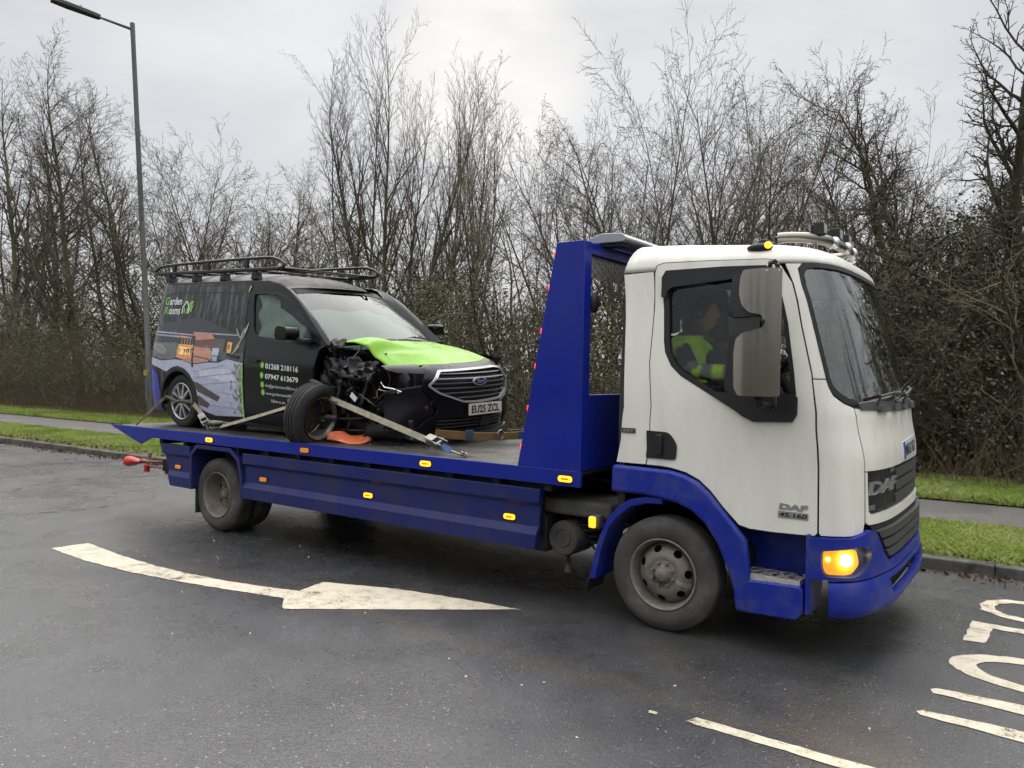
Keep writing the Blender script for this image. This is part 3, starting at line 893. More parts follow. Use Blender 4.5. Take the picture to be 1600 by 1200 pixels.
# thicket: one mass of rods, twigs and small leaves
rng = np.random.default_rng(42)
def thicket_height(x):
    return 3.9 + 0.55 * np.sin(x * 0.45 + 1.0) + 0.35 * np.sin(x * 1.3) + np.where(x < -14, 0.7, 0.0)
n = 6500
X = rng.uniform(-52, 24, n); Yv = YH + 0.15 + np.abs(rng.normal(0, 1.7, n)) + rng.uniform(0, 1.2, n)
H = thicket_height(X) * rng.uniform(0.45, 1.08, n)
B = np.stack([X, Yv + SLOPE * X, np.full(n, 0.1)], 1)
Dn = np.stack([rng.normal(0, 0.42, n), rng.normal(-0.05, 0.35, n), np.ones(n)], 1); Dn /= np.linalg.norm(Dn, axis=1, keepdims=True)
P0s, P1s, R0s, R1s = [], [], [], []
P = B.copy(); D = Dn.copy(); K = 5
rad = rng.uniform(0.004, 0.012, n)
joints = [P.copy()]
for i in range(K):
    D = D + rng.normal(0, 0.26, (n, 3)) + np.array([0, 0, -0.02]); D /= np.linalg.norm(D, axis=1, keepdims=True)
    Q = P + D * (H / K)[:, None]
    P0s.append(P); P1s.append(Q); R0s.append(rad * (1 - i / (K + 0.5))); R1s.append(rad * (1 - (i + 1) / (K + 0.5)))
    P = Q; joints.append(P.copy())
J = np.stack(joints, 1)
# side twigs
m = 76000
idx = rng.integers(0, n, m); t = rng.uniform(0.15, 0.999, m) * K; a = t.astype(int); fr = (t - a)[:, None]
S = J[idx, a] * (1 - fr) + J[idx, a + 1] * fr
TD = rng.normal(0, 1, (m, 3)) + np.array([0, -0.1, 0.35]); TD /= np.linalg.norm(TD, axis=1, keepdims=True)
TL = rng.uniform(0.18, 0.65, m)
Et = S + TD * TL[:, None]
P0s += [S]; P1s += [Et]; R0s += [np.full(m, 0.0042)]; R1s += [np.full(m, 0.0018)]
V, F = prisms(np.concatenate(P0s), np.concatenate(P1s), np.concatenate(R0s), np.concatenate(R1s), 3)
me = np_mesh('thicket_twigs', V, F); me.materials.append(M_TWIGO)
link('thicket_twigs', me, None, None, kind='stuff', label='dense tangle of bare brown twigs behind the grass verge', cat='thicket')

def leaf_mat(name, c0, c1, c2):
    m, nn, l, b = node_mat(name)
    tc = N(nn, 'ShaderNodeTexCoord')
    a = N(nn, 'ShaderNodeTexNoise', Scale=0.9, Detail=4.0); l.new(tc.outputs['Object'], a.inputs['Vector'])
    c = N(nn, 'ShaderNodeTexNoise', Scale=25.0, Detail=2.0); l.new(tc.outputs['Object'], c.inputs['Vector'])
    s = N(nn, 'ShaderNodeMath', operation='MULTIPLY_ADD'); s.inputs[1].default_value = 0.45; l.new(c.outputs['Fac'], s.inputs[0]); l.new(a.outputs['Fac'], s.inputs[2])
    r = N(nn, 'ShaderNodeValToRGB'); l.new(s.outputs[0], r.inputs['Fac'])
    e = r.color_ramp.elements; e[0].position = 0.5; e[0].color = (*c0, 1); e[1].position = 0.95; e[1].color = (*c2, 1); q = e.new(0.72); q.color = (*c1, 1)
    l.new(r.outputs['Color'], b.inputs['Base Color']); b.inputs['Roughness'].default_value = 0.65; b.inputs['Specular IOR Level'].default_value = 0.3
    return m
def leaves(name, centres, size, material, droop=0.0, elong=1.6, label=None, cat=None, kind='stuff', seed=1):
    g = np.random.default_rng(seed); n = len(centres)
    A = g.normal(0, 1, (n, 3)); A[:, 2] -= droop; A /= np.linalg.norm(A, axis=1, keepdims=True)
    Bq = np.cross(A, g.normal(0, 1, (n, 3))); Bq /= np.linalg.norm(Bq, axis=1, keepdims=True)
    s = (size * g.uniform(0.55, 1.3, n))[:, None]
    V = np.stack([centres - A * s * elong * 0.5, centres + Bq * s * 0.5, centres + A * s * elong * 0.5, centres - Bq * s * 0.5], 1).reshape(-1, 3)
    F = np.arange(4 * n).reshape(-1, 4)
    me = np_mesh(name, V, F); me.materials.append(material)
    return link(name, me, None, None, kind=kind, label=label, cat=cat)
M_LEAF = leaf_mat('thicket_leaf', (0.058, 0.058, 0.033), (0.100, 0.099, 0.057), (0.155, 0.145, 0.090))
# evergreen and ivy leaves: dense at the left, lower and thinner elsewhere
nl = 210000
X = np.concatenate([rng.uniform(-50, -9, nl * 5 // 10), rng.uniform(-12, 20, nl - nl * 5 // 10)])
hh = thicket_height(X) * np.where(X < -12, 1.0, 0.98)
U = rng.random(nl)
Zl = 0.15 + hh * U ** 0.85
edge = np.where(Zl > hh * 0.75, 0.6, 0.0)
Yl = YH + 0.12 + edge * 0.8 + np.abs(rng.normal(0, 0.9, nl)) + 0.35 * np.sin(X * 2.1) * np.sin(Zl * 1.7 + X)
clump = np.sin(X * 3.1 + 1.3 * np.sin(Zl * 2.2)) * np.sin(Zl * 3.3 + 1.7 * np.sin(X * 1.1)) + np.sin(X * 1.1) * 0.5
keep = rng.random(nl) < np.clip(0.62 + 0.5 * clump, 0.12, 1)
Cn = np.stack([X, Yl + SLOPE * X, Zl], 1)[keep]
leaves('thicket_leaves', Cn, 0.040, M_LEAF, label='dull green leaves among the thicket twigs', cat='thicket', seed=3)
# deeper dark undergrowth that closes the view
nb = 105000
X = rng.uniform(-70, 45, nb); hb = 3.6 + 0.5 * np.sin(X * 0.7)
Zb = 0.1 + hb * rng.random(nb) ** 0.8
Cb = np.stack([X, YH + 3.6 + rng.uniform(0, 2.6, nb) + SLOPE * X, Zb], 1)
leaves('undergrowth', Cb, 0.085, M_LEAF, label='dark undergrowth deep in the wood behind the thicket', cat='undergrowth', seed=4)
# ivy on the crooked trees at the right
ni = 9000
ox, oy, _ = ray_to_verge(1535, 9.8)
ang = rng.uniform(0, 2 * PI, ni); rr = np.abs(rng.normal(0, 0.75, ni)); zz = rng.uniform(1.2, 4.6, ni)
Ci = np.stack([ox + rr * np.cos(ang) * 1.5 + (zz - 3) * -0.18, oy + rr * np.sin(ang), zz], 1)
leaves('ivy', Ci, 0.042, M_LEAF, label='dark ivy smothering the lower limbs at the right edge', cat='ivy', seed=5)

# grass on both verges
def grass(name, spots, hmin, hmax, w, material, label, seed):
    g = np.random.default_rng(seed); n = len(spots)
    a = g.uniform(0, 2 * PI, n); h = g.uniform(hmin, hmax, n); lean = g.normal(0, 0.5, (n, 2)) * h[:, None]
    side = np.stack([np.cos(a), np.sin(a), np.zeros(n)], 1) * (w * g.uniform(0.6, 1.3, n))[:, None]
    tip = spots + np.stack([lean[:, 0], lean[:, 1], h], 1)
    mid = spots + np.stack([lean[:, 0] * 0.3, lean[:, 1] * 0.3, h * 0.55], 1)
    V = np.stack([spots - side, spots + side, mid + side * 0.8, tip], 1).reshape(-1, 3)
    me = np_mesh(name, V, np.arange(4 * n).reshape(-1, 4)); me.materials.append(material)
    return link(name, me, None, None, kind='stuff', label=label, cat='grass')
M_GRASS = leaf_mat('grass_blade', (0.17, 0.23, 0.045), (0.31, 0.40, 0.085), (0.46, 0.48, 0.19))
def verge_spots(y0, y1, z, n, x0, x1, g, bare=0.0):
    X = g.uniform(x0, x1, n); Yv = g.uniform(y0, y1, n)
    patch = np.sin(X * 2.3 + 1.5 * np.sin(Yv * 3)) * np.sin(Yv * 4.1 + X * 0.7)
    near = np.clip((Yv - y0) / 0.55, 0, 1)
    k = g.random(n) < np.where(bare > 0, np.clip(near * 0.8 + 0.15 + 0.25 * patch, 0.06, 1), 1.0)
    return np.stack([X, Yv + SLOPE * X, np.full(n, z)], 1)[k]
g2 = np.random.default_rng(9)
S1 = np.concatenate([verge_spots(YK + 0.12, YP0 + 0.02, 0.09, 60000, -0.5, 4, g2, 1), verge_spots(YK + 0.12, YP0 + 0.02, 0.09, 75000, -30, -8, g2, 1)])
grass('grass', S1, 0.030, 0.085, 0.0042, M_GRASS, 'short rough grass between the kerb and the footpath', 21)
S2 = np.concatenate([verge_spots(YP1 - 0.02, YH + 0.7, 0.12, 34000, -1.5, 5, g2), verge_spots(YP1 - 0.02, YH + 0.7, 0.12, 50000, -36, -10, g2), verge_spots(YP1 - 0.02, YH + 0.7, 0.12, 16000, -10, -1.5, g2)])
grass('grass', S2, 0.05, 0.15, 0.005, M_GRASS, 'longer grass between the footpath and the thicket', 22)
M_DEAD = leaf_mat('dead_leaf', (0.060, 0.034, 0.018), (0.105, 0.062, 0.032), (0.20, 0.13, 0.07))
nd = 5200
X = g2.uniform(-28, 6, nd); Yd = np.where(g2.random(nd) < 0.55, YK + 0.05 + np.abs(g2.normal(0, 0.35, nd)), YK - 0.03 - np.abs(g2.normal(0, 0.12, nd)))
Zd = np.where(Yd > YK, 0.13, 0.012)
leaves('fallen_leaves', np.stack([X, Yd + SLOPE * X, Zd], 1), 0.035, M_DEAD, label='brown fallen leaves along the kerb', cat='leaves', seed=6)
# tall dry stems and bramble at the foot of the thicket
nf = 5000
X = g2.uniform(-40, 8, nf); Yf = YH + g2.normal(0.0, 0.18, nf); Bf = np.stack([X, Yf + SLOPE * X, np.full(nf, 0.1)], 1)
Df = np.stack([g2.normal(0, 0.4, nf), g2.normal(-0.15, 0.3, nf), np.ones(nf)], 1); Lf = g2.uniform(0.15, 0.8, nf)[:, None]
V, F = prisms(Bf, Bf + Df * Lf, np.full(nf, 0.004), np.full(nf, 0.0015), 3)
me = np_mesh('dry_stems', V, F); me.materials.append(mat('dry_stem', (0.17, 0.12, 0.070), rough=0.9))
link('dry_stems', me, None, None, kind='stuff', label='dry brown stems at the foot of the thicket', cat='undergrowth')
# pale grit scattered on the road
ng = 80
g3 = np.random.default_rng(15)
Pg = np.stack([g3.uniform(-9, 3.2, ng), g3.uniform(-5.2, -0.9, ng), np.full(ng, 0.006)], 1)
rg = g3.uniform(0.003, 0.010, ng)[:, None]
offs = np.array([[1, 0, -0.3], [0, 1, -0.3], [-1, 0, -0.3], [0, -1, -0.3], [0.1, 0, 0.5]])
V = (Pg[:, None] + offs[None] * rg[:, None] * g3.uniform(0.6, 1.5, (ng, 5, 1))).reshape(-1, 3)
b = np.arange(ng)[:, None] * 5
F = np.concatenate([b + np.array([[0, 1, 4]]), b + np.array([[1, 2, 4]]), b + np.array([[2, 3, 4]]), b + np.array([[3, 0, 4]])])
me = np_mesh('road_grit', V, F); me.materials.append(mat('grit', (0.5, 0.48, 0.43), rough=0.7))
link('road_grit', me, None, None, kind='stuff', label='small pale stones and chips lying on the asphalt', cat='grit')

# unseen hedge added behind the viewer to darken reflections in the paintwork
no = 42000
X = g3.uniform(-34, 34, no); ho = 4.2 + 0.8 * np.sin(X * 0.5) + 0.5 * np.sin(X * 1.7)
Co = np.stack([X, -23.0 - np.abs(g3.normal(0, 0.8, no)) + SLOPE * X, 0.1 + ho * g3.random(no) ** 0.85], 1)
leaves('reflection_hedge', Co, 0.20, M_LEAF, label='unseen hedge added across the road for dark reflections', cat='hedge', seed=12)

# ================================================================== THE RECOVERY LORRY  (x forward, front axle at x=0, near side y<0)
M_WHITE = mat('cab_white', (0.84, 0.815, 0.725), rough=0.34, coat=0.35, coat_rough=0.12, var=0.05, var_scale=1.8, dirt=(0.56, 0.53, 0.45), dirt_amt=0.22, dirt_scale=1.1, stretch=(6, 6, 1.2), rough_var=0.08)
M_BLUE = mat('lorry_blue', (0.006, 0.018, 0.27), rough=0.34, spec=0.35, coat=0.1, coat_rough=0.12, var=0.10, var_scale=2.5, dirt=(0.02, 0.03, 0.15), dirt_amt=0.35, dirt_scale=4.0, rough_var=0.08)
M_BLUED = mat('skirt_blue', (0.010, 0.017, 0.12), rough=0.45, spec=0.35, coat=0.05, coat_rough=0.25, var=0.10, var_scale=2.0, dirt=(0.030, 0.033, 0.065), dirt_amt=0.75, dirt_scale=2.4, rough_var=0.1)
M_BLUEF = mat('fender_blue', (0.009, 0.024, 0.27), rough=0.42, spec=0.4, coat=0.05, var=0.10, var_scale=3.0, dirt=(0.075, 0.085, 0.19), dirt_amt=0.55, dirt_scale=7.0, rough_var=0.1)
M_BLK = mat('black_plastic', (0.016, 0.016, 0.017), rough=0.5, var=0.2, var_scale=12, rough_var=0.1)
M_BLKM = mat('black_chassis', (0.010, 0.010, 0.011), rough=0.7, dirt=(0.035, 0.032, 0.028), dirt_amt=0.6, dirt_scale=7)
M_GREYP = mat('grey_plastic', (0.055, 0.055, 0.056), rough=0.55, var=0.15, var_scale=14)
M_DUSTY = mat('dusty_metal', (0.085, 0.080, 0.073), rough=0.75, var=0.3, var_scale=7, dirt=(0.03, 0.028, 0.026), dirt_amt=0.7, dirt_scale=5, bump=0.3)
M_RUB = mat('tyre_rubber', (0.058, 0.055, 0.050), rough=0.85, var=0.22, var_scale=6, dirt=(0.13, 0.122, 0.106), dirt_amt=0.7, dirt_scale=5, bump=0.25, bump_scale=70)
M_RUBD = mat('tyre_rubber_dark', (0.022, 0.022, 0.022), rough=0.75, var=0.2, var_scale=8, dirt=(0.05, 0.047, 0.042), dirt_amt=0.5, dirt_scale=6)
M_RIM = mat('dirty_steel_rim', (0.22, 0.195, 0.165), rough=0.6, metal=0.15, var=0.22, var_scale=8, dirt=(0.085, 0.072, 0.060), dirt_amt=0.8, dirt_scale=9, bump=0.25, bump_scale=50)
M_STEEL = mat('stainless_steel', (0.30, 0.28, 0.25), rough=0.24, metal=1.0)
M_CHROME = mat('chrome', (0.62, 0.62, 0.62), rough=0.12, metal=1.0)
M_SILV = mat('silver_badge', (0.48, 0.48, 0.48), rough=0.3, metal=0.8)
M_AMB_ON = mat('amber_lamp_lit', (0.9, 0.32, 0.02), rough=0.25, emit=(1.0, 0.33, 0.012), emit_s=1.5, var=0.25, var_scale=60, bump=0.3, bump_scale=120)
M_AMB_CORE = mat('amber_lamp_core', (0.8, 0.3, 0.02), rough=0.3, emit=(1.0, 0.62, 0.10), emit_s=4.0)
M_AMB_OFF = mat('amber_lamp_unlit', (0.62, 0.20, 0.02), rough=0.25, coat=0.5, emit=(1.0, 0.32, 0.02), emit_s=0.12)
M_RED_ON = mat('red_lamp_lit', (0.8, 0.02, 0.02), rough=0.3, emit=(1.0, 0.03, 0.02), emit_s=2.0)
M_RUBSEAL = mat('window_rubber', (0.012, 0.012, 0.013), rough=0.55)
M_SKIN = mat('skin', (0.42, 0.23, 0.155), rough=0.5, var=0.08, var_scale=20)
M_INT = mat('cab_trim', (0.030, 0.032, 0.034), rough=0.7, var=0.15, var_scale=9)

def glass_mat(name, tint, rough=0.02, ior=1.5, base=0.0):
    m = bpy.data.materials.new(name); m.use_nodes = True
    n, l = m.node_tree.nodes, m.node_tree.links
    n.clear()
    o = n.new('ShaderNodeOutputMaterial'); mx = n.new('ShaderNodeMixShader')
    t = n.new('ShaderNodeBsdfTransparent'); t.inputs['Color'].default_value = (*tint, 1)
    g = n.new('ShaderNodeBsdfGlossy'); g.inputs['Roughness'].default_value = rough; g.inputs['Color'].default_value = (0.95, 0.98, 0.97, 1)
    f = n.new('ShaderNodeFresnel'); f.inputs['IOR'].default_value = ior
    a = n.new('ShaderNodeMath'); a.operation = 'MULTIPLY_ADD'; a.inputs[1].default_value = 1.0; a.inputs[2].default_value = base
    l.new(f.outputs[0], a.inputs[0]); l.new(a.outputs[0], mx.inputs['Fac'])
    l.new(t.outputs[0], mx.inputs[1]); l.new(g.outputs[0], mx.inputs[2]); l.new(mx.outputs[0], o.inputs['Surface'])
    MATS[name] = m
    return m
M_GLASS = glass_mat('window_glass', (0.93, 0.95, 0.94))
M_SCREEN = glass_mat('windscreen_glass', (0.58, 0.76, 0.70), ior=1.7, base=0.10)
M_LENS = glass_mat('lamp_lens', (0.9, 0.9, 0.88), ior=1.45)

truck = empty('recovery_truck', (0, 0, 0), label='white and blue flatbed recovery truck carrying a crashed van', cat='truck')

# ---- cab skin: plan outline swept up; u<0 flat near side (metres behind the corner), 0..2 round the front, v about height
CAB_A = 0.43
def cab_params(v):
    if v <= 2.44: z = v; ins = 0.0
    else:
        al = (v - 2.44) / 0.2
        if al <= PI / 2: z = 2.44 + 0.2 * math.sin(al); ins = 0.2 * (1 - math.cos(al))
        else: z = 2.64; ins = 0.2 + (al - PI / 2) * 0.2
    zz = min(z, 2.44)
    W = 1.05 - 0.065 * smooth01((zz - 1.45) / 1.1) - ins
    if zz > 1.5: XF = 1.265 - 0.265 * (zz - 1.5) - 0.02 * max(0, (zz - 2.2) / 0.24)
    else: XF = 1.265 + 0.04 * smooth01((1.5 - zz) / 0.3)
    return z, W, XF - ins * 1.15
def cab_p(u, v):
    z, W, XF = cab_params(v); xs = XF - CAB_A
    if u <= 0: x = xs + u; y = -W
    elif u >= 2: x = xs - (u - 2); y = W
    else:
        uu = u if u <= 1 else 2 - u
        s = math.sin(uu * PI / 2); c = math.cos(uu * PI / 2)
        t = (s ** 3.5 + c ** 3.5) ** (-1 / 3.5)
        x = xs + CAB_A * t * s; y = -W * t * c
        if u > 1: y = -y
    if z > 2.44: z -= (z - 2.44) / 0.2 * 0.06 * smooth01((x + 0.3) / 1.1)
    return Vector((x, y, z))
def cab(u, v, d=0.0):
    p = cab_p(u, v)
    if d == 0: return p
    e = 1e-3
    A = cab_p(u + e, v) - cab_p(u - e, v); B = cab_p(u, v + e) - cab_p(u, v - e)
    return p - A.cross(B).normalized() * d
def ux(x, v):
    """u of the near side point at length x and height v"""
    xs = cab_params(v)[2] - CAB_A
    if x <= xs: return x - xs
    lo, hi = 0.0, 0.999
    for _ in range(40):
        m_ = (lo + hi) / 2
        if cab_p(m_, v).x < x: lo = m_
        else: hi = m_
    return lo
def xv(pts): return [(ux(x, v), v) for x, v in pts]
def mir(pts): return [(2 - u, v) for u, v in pts][::-1]

# roof with rounded edges
def roof_rows():
    rows = []
    def row(v):
        xs = cab_params(v)[2] - CAB_A; out = []
        xr = -0.355 + max(0, v - 2.44) * 0.25
        for i in range(10): out.append(cab_p((xr - xs) * (1 - i / 10), v))
        for i in range(41): out.append(cab_p(i / 20, v))
        for i in range(1, 11): out.append(cab_p(2 - (xr - xs) * (i / 10), v))
        return out
    for v in (2.437, 2.47, 2.51, 2.55, 2.60, 2.65, 2.70, 2.754): rows.append(row(v))
    last = rows[-1]
    for k, dz in ((0.85, 0.010), (0.6, 0.022), (0.3, 0.030), (0.02, 0.032)):
        rows.append([Vector((0.15 + (p.x - 0.15) * (1 - (1 - k) * 0.9), p.y * k, p.z + dz)) for p in last])
    return rows
rr_ = roof_rows(); n_ = len(rr_[0])
mb = MB()
mb.add([p for r_ in rr_ for p in r_], [(j * n_ + i, j * n_ + i + 1, (j + 1) * n_ + i + 1, (j + 1) * n_ + i) for j in range(len(rr_) - 1) for i in range(n_ - 1)])
roof = mb.build('roof_panel', M_WHITE, truck, 35)
md = roof.modifiers.new('solid', 'SOLIDIFY'); md.thickness = 0.02; md.offset = -1

WIN = xv([(-0.035, 2.34), (-0.022, 2.395), (0.02, 2.405), (0.36, 2.405), (0.64, 2.397), (0.685, 2.36), (0.742, 2.18), (0.772, 2.06), (0.822, 1.76), (0.845, 1.58), (0.84, 1.50), (0.80, 1.468), (0.60, 1.462), (0.52, 1.50), (0.32, 1.615), (0.11, 1.735), (0.045, 1.795), (0.0, 1.88), (-0.012, 1.95), (-0.035, 2.26)])
DOOR = xv([(-0.125, 1.118), (-0.122, 1.8), (-0.118, 2.42), (-0.105, 2.470), (-0.06, 2.486), (0.25, 2.486), (0.62, 2.474), (0.69, 2.458), (0.728, 2.41), (0.79, 2.31), (0.855, 2.05), (0.93, 1.745), (0.962, 1.52), (0.98, 1.25), (0.99, 0.80), (0.975, 0.782),
           (0.72, 0.772), (0.585, 0.775), (0.52, 0.79), (0.42, 0.885), (0.33, 0.985), (0.25, 1.05), (0.16, 1.09), (0.05, 1.112), (-0.03, 1.118)])
for far in (False, True):
    fm = mir if far else (lambda q: q)
    door = panel('door', fm(DOOR), [fm(WIN)], cab, M_WHITE, truck, thick=0.035, step=0.06, off=-0.004)
    panel('door_gap', fm(offset_poly(DOOR, -0.007)), [fm(offset_poly(DOOR, 0.003))], cab, M_RUBSEAL, door, thick=0.0, step=0.06, off=-0.0015)
    seal = panel('window_seal', fm(offset_poly(WIN, -0.016)), [fm(offset_poly(WIN, 0.022))], cab, M_RUBSEAL, door, thick=0.03, step=0.05, off=-0.006)
    panel('window', fm(offset_poly(WIN, 0.008)), [], cab, M_GLASS, door, thick=0.0, step=0.08, off=0.02, smooth=60)
    panel('side_panel', fm(xv([(-0.355, 1.118), (-0.355, 2.425), (-0.134, 2.432), (-0.137, 1.118)])), [], cab, M_WHITE, truck, thick=0.03, step=0.08)
    # pillar between door and windscreen, and the corner below it
    PIL = [(ux(0.748, 2.43), 2.43), (ux(0.80, 2.31), 2.31), (ux(0.864, 2.05), 2.05), (ux(0.939, 1.745), 1.745), (ux(0.942, 1.722), 1.722), (0.325, 1.722), (0.322, 2.0), (0.318, 2.30), (0.33, 2.40), (0.37, 2.43)]
    panel('windscreen_pillar', fm(PIL), [], cab, M_WHITE, truck, thick=0.03, step=0.04)
    COR = [(ux(0.942, 1.714), 1.714), (ux(0.972, 1.52), 1.52), (ux(0.99, 1.25), 1.25), (ux(1.0, 0.80), 0.80), (ux(1.01, 0.786), 0.786), (0.40, 0.79), (0.475, 0.805), (0.482, 0.86), (0.474, 1.16), (0.468, 1.31), (0.455, 1.548), (0.40, 1.572), (0.345, 1.618), (0.328, 1.67), (0.324, 1.714)]
    panel('corner_panel', fm(COR), [], cab, M_WHITE, truck, thick=0.03, step=0.04)
# windscreen
WS_H = [(0.324, 1.70), (0.322, 2.0), (0.318, 2.30), (0.33, 2.39), (0.362, 2.428), (0.42, 2.440), (0.60, 2.447), (1.0, 2.452)]
WS_B = [(1.0, 1.525), (0.7, 1.540), (0.48, 1.556), (0.41, 1.578), (0.352, 1.622), (0.331, 1.66)]
WS = WS_H + [(2 - u, v) for u, v in WS_H[::-1][1:]] + [(2 - u, v) for u, v in WS_B[::-1]] + WS_B[1:]
WS_IN = [(1 + (u - 1) * 0.955, 1.99 + (v - 1.99) * 0.93) for u, v in WS]
ws = panel('windscreen', [(1 + (u - 1) * 0.985, 1.99 + (v - 1.99) * 0.975) for u, v in WS], [], cab, M_SCREEN, truck, thick=0.0, step=0.05, off=0.010, smooth=80)
panel('windscreen_seal', [(1 + (u - 1) * 0.999, 1.99 + (v - 1.99) * 0.997) for u, v in WS], [WS_IN], cab, M_RUBSEAL, ws, thick=0.012, step=0.04, off=-0.002)
# front panel, grille, lower white bar
FP = [(0.482, 1.172), (0.476, 1.31), (0.463, 1.545), (0.50, 1.542), (0.7, 1.527), (1.0, 1.512), (1.3, 1.527), (1.5, 1.542), (1.537, 1.545), (1.524, 1.31), (1.518, 1.172), (1.0, 1.172)]
fp = panel('front_panel', FP, [], cab, M_WHITE, truck, thick=0.04, step=0.05)
panel('lower_front_bar', [(0.49, 0.865), (0.51, 0.848), (1.0, 0.842), (1.49, 0.848), (1.51, 0.865), (1.518, 1.165), (1.508, 1.165), (1.495, 0.93), (1.47, 0.905), (1.0, 0.898), (0.53, 0.905), (0.505, 0.93), (0.492, 1.165), (0.482, 1.165)], [], cab, M_WHITE, truck, thick=0.05, step=0.04, off=-0.004)
grille = panel('grille', [(0.494, 0.925), (0.52, 0.907), (1.0, 0.90), (1.48, 0.907), (1.506, 0.925), (1.506, 1.168), (0.494, 1.168)], [], cab, M_BLK, truck, thick=0.02, step=0.05, off=0.018)
for z0 in (0.925, 1.005, 1.085):
    panel('grille_slat', rounded([(0.80, z0), (1.46, z0), (1.46, z0 + 0.062), (0.80, z0 + 0.062)], 0.02), [], cab, M_GREYP, grille, thick=0.02, step=0.04, off=0.003)
lettering('maker_name', 'DAF', lambda a, b, d: cab(0.50 + a * 0.98, 1.028 + b + a * 0.02, -d), 0.275, 0.078, M_SILV, grille, bold=0.03, shear=0.12, depth=0.012)
for (u0, v0, w_) in ((0.725, 1.135, 0.05), (0.518, 0.93, 0.05)):
    mb = MB()
    for k in range(3):
        mb.add(*panel_mesh([(u0, v0 + k * 0.011), (u0 + w_, v0 + k * 0.011 + 0.003), (u0 + w_, v0 + k * 0.011 + 0.010), (u0, v0 + k * 0.011 + 0.007)], [], cab, 0.006, 0.03, 0.008))
    mb.build('small_badge', M_SILV, grille)
# number plate stuck on the front panel
M_PLATEW = mat('plate_white', (0.62, 0.64, 0.70), rough=0.35, coat=0.3)
M_PLATEB = mat('plate_blue', (0.03, 0.07, 0.36), rough=0.35, coat=0.3)
M_INK = mat('ink_black', (0.008, 0.008, 0.012), rough=0.5)
npl = panel('number_plate', [(0.935, 1.188), (1.245, 1.205), (1.25, 1.325), (0.94, 1.302)], [], cab, M_PLATEW, truck, thick=0.006, step=0.05, off=-0.006, label='white number plate with blue end band on the front panel')
panel('plate_band', [(0.936, 1.189), (0.972, 1.191), (0.977, 1.303), (0.941, 1.3015)], [], cab, M_PLATEB, npl, thick=0.002, step=0.05, off=-0.008)
lettering('plate_lettering', 'MK63 XGY', lambda a, b, d: cab(0.983 + a + b * 0.03, 1.205 + b + a * 0.07, -0.0085 - d), 0.25, 0.078, M_INK, npl, bold=0.02)
# badges on the side
def side_map(x0, z0): return lambda a, b, d: cab(ux(x0 + a, z0 + b), z0 + b, -0.006 - d)
bd = panel('badge_plate', xv([(-0.318, 1.325), (-0.215, 1.325), (-0.213, 1.358), (-0.316, 1.358)]), [], cab, M_GREYP, truck, thick=0.006, step=0.05, off=-0.007)
lettering('badge_lettering', 'EEV', lambda a, b, d: cab(ux(-0.305 + a, 1.332 + b), 1.332 + b, -0.0085 - d), 0.085, 0.020, M_SILV, bd, bold=0.02, shear=0.2)
lettering('maker_name', 'DAF', side_map(0.765, 0.920), 0.172, 0.036, M_SILV, truck, bold=0.04, shear=0.1, depth=0.004)
bd = panel('badge_plate', xv([(0.76, 0.868), (0.938, 0.868), (0.939, 0.908), (0.761, 0.908)]), [], cab, M_SILV, truck, thick=0.006, step=0.05, off=-0.008)
lettering('badge_lettering', '45.160', lambda a, b, d: cab(ux(0.767 + a, 0.875 + b), 0.875 + b, -0.0095 - d), 0.165, 0.026, M_INK, bd, bold=0.03, shear=0.1)
# door handle pocket
hd = panel('door_handle', rounded(xv([(-0.128, 1.165), (0.085, 1.165), (0.092, 1.27), (0.035, 1.345), (-0.128, 1.35)]), [0.01, 0.02, 0.03, 0.03, 0.01]), [], cab, M_BLK, truck, thick=0.014, step=0.05, off=-0.014)
mb = MB(); mb.box(-0.055, -0.005, -1.085, -1.060, 1.185, 1.33)
mb.build('grip', M_RUBSEAL, hd, 40, 0.010)
# black mirror foot in the lower corner of the window, wind deflector over it
mbase = panel('mirror_foot', xv([(0.30, 1.622), (0.842, 1.625), (0.862, 1.60), (0.862, 1.50), (0.835, 1.455), (0.60, 1.445), (0.53, 1.475)]), [], cab, M_BLK, truck, thick=0.03, step=0.05, off=-0.022)
panel('wind_deflector', xv([(-0.055, 2.25), (-0.058, 2.385), (-0.03, 2.430), (0.36, 2.432), (0.64, 2.422), (0.685, 2.385), (0.40, 2.345), (0.02, 2.315), (-0.015, 2.29), (-0.020, 2.25)]), [], cab, M_BLK, truck, thick=0.004, step=0.06, off=-0.030)
# rear wall, floor and trim
rw = panel('rear_wall', [(-1.02, 0.75), (1.02, 0.75), (1.035, 1.5), (0.975, 2.43), (0.80, 2.60), (-0.80, 2.60), (-0.975, 2.43), (-1.035, 1.5)], [rounded([(-0.78, 1.70), (0.78, 1.70), (0.78, 2.18), (-0.78, 2.18)], 0.05)], lambda a, b, d: (-0.352 + d, a, b), M_INT, truck, thick=0.05, step=0.4)
panel('rear_window', rounded([(-0.78, 1.70), (0.78, 1.70), (0.78, 2.18), (-0.78, 2.18)], 0.05), [], lambda a, b, d: (-0.33 + d, a, b), M_GLASS, rw, thick=0.0, step=0.4)
mb = MB(); mb.box(-0.30, 0.92, -1.0, 1.0, 1.0, 1.05); mb.box(0.60, 0.92, -0.99, 0.99, 0.80, 1.0)
mb.build('cab_floor', M_INT, truck)
mb = MB(); mb.prism([(0.72, 1.05), (0.72, 1.36), (0.80, 1.52), (0.95, 1.56), (1.12, 1.50), (1.16, 1.05)], lambda a, b, t: (a, t, b), -0.93, 0.93)
mb.build('dashboard', mat('dash_grey', (0.17, 0.22, 0.21), rough=0.7, var=0.2, var_scale=5), truck, 30, 0.02)
mb = MB(); mb.box(-0.28, 0.70, -0.92, 0.92, 2.50, 2.53)
mb.build('headliner', M_INT, truck)
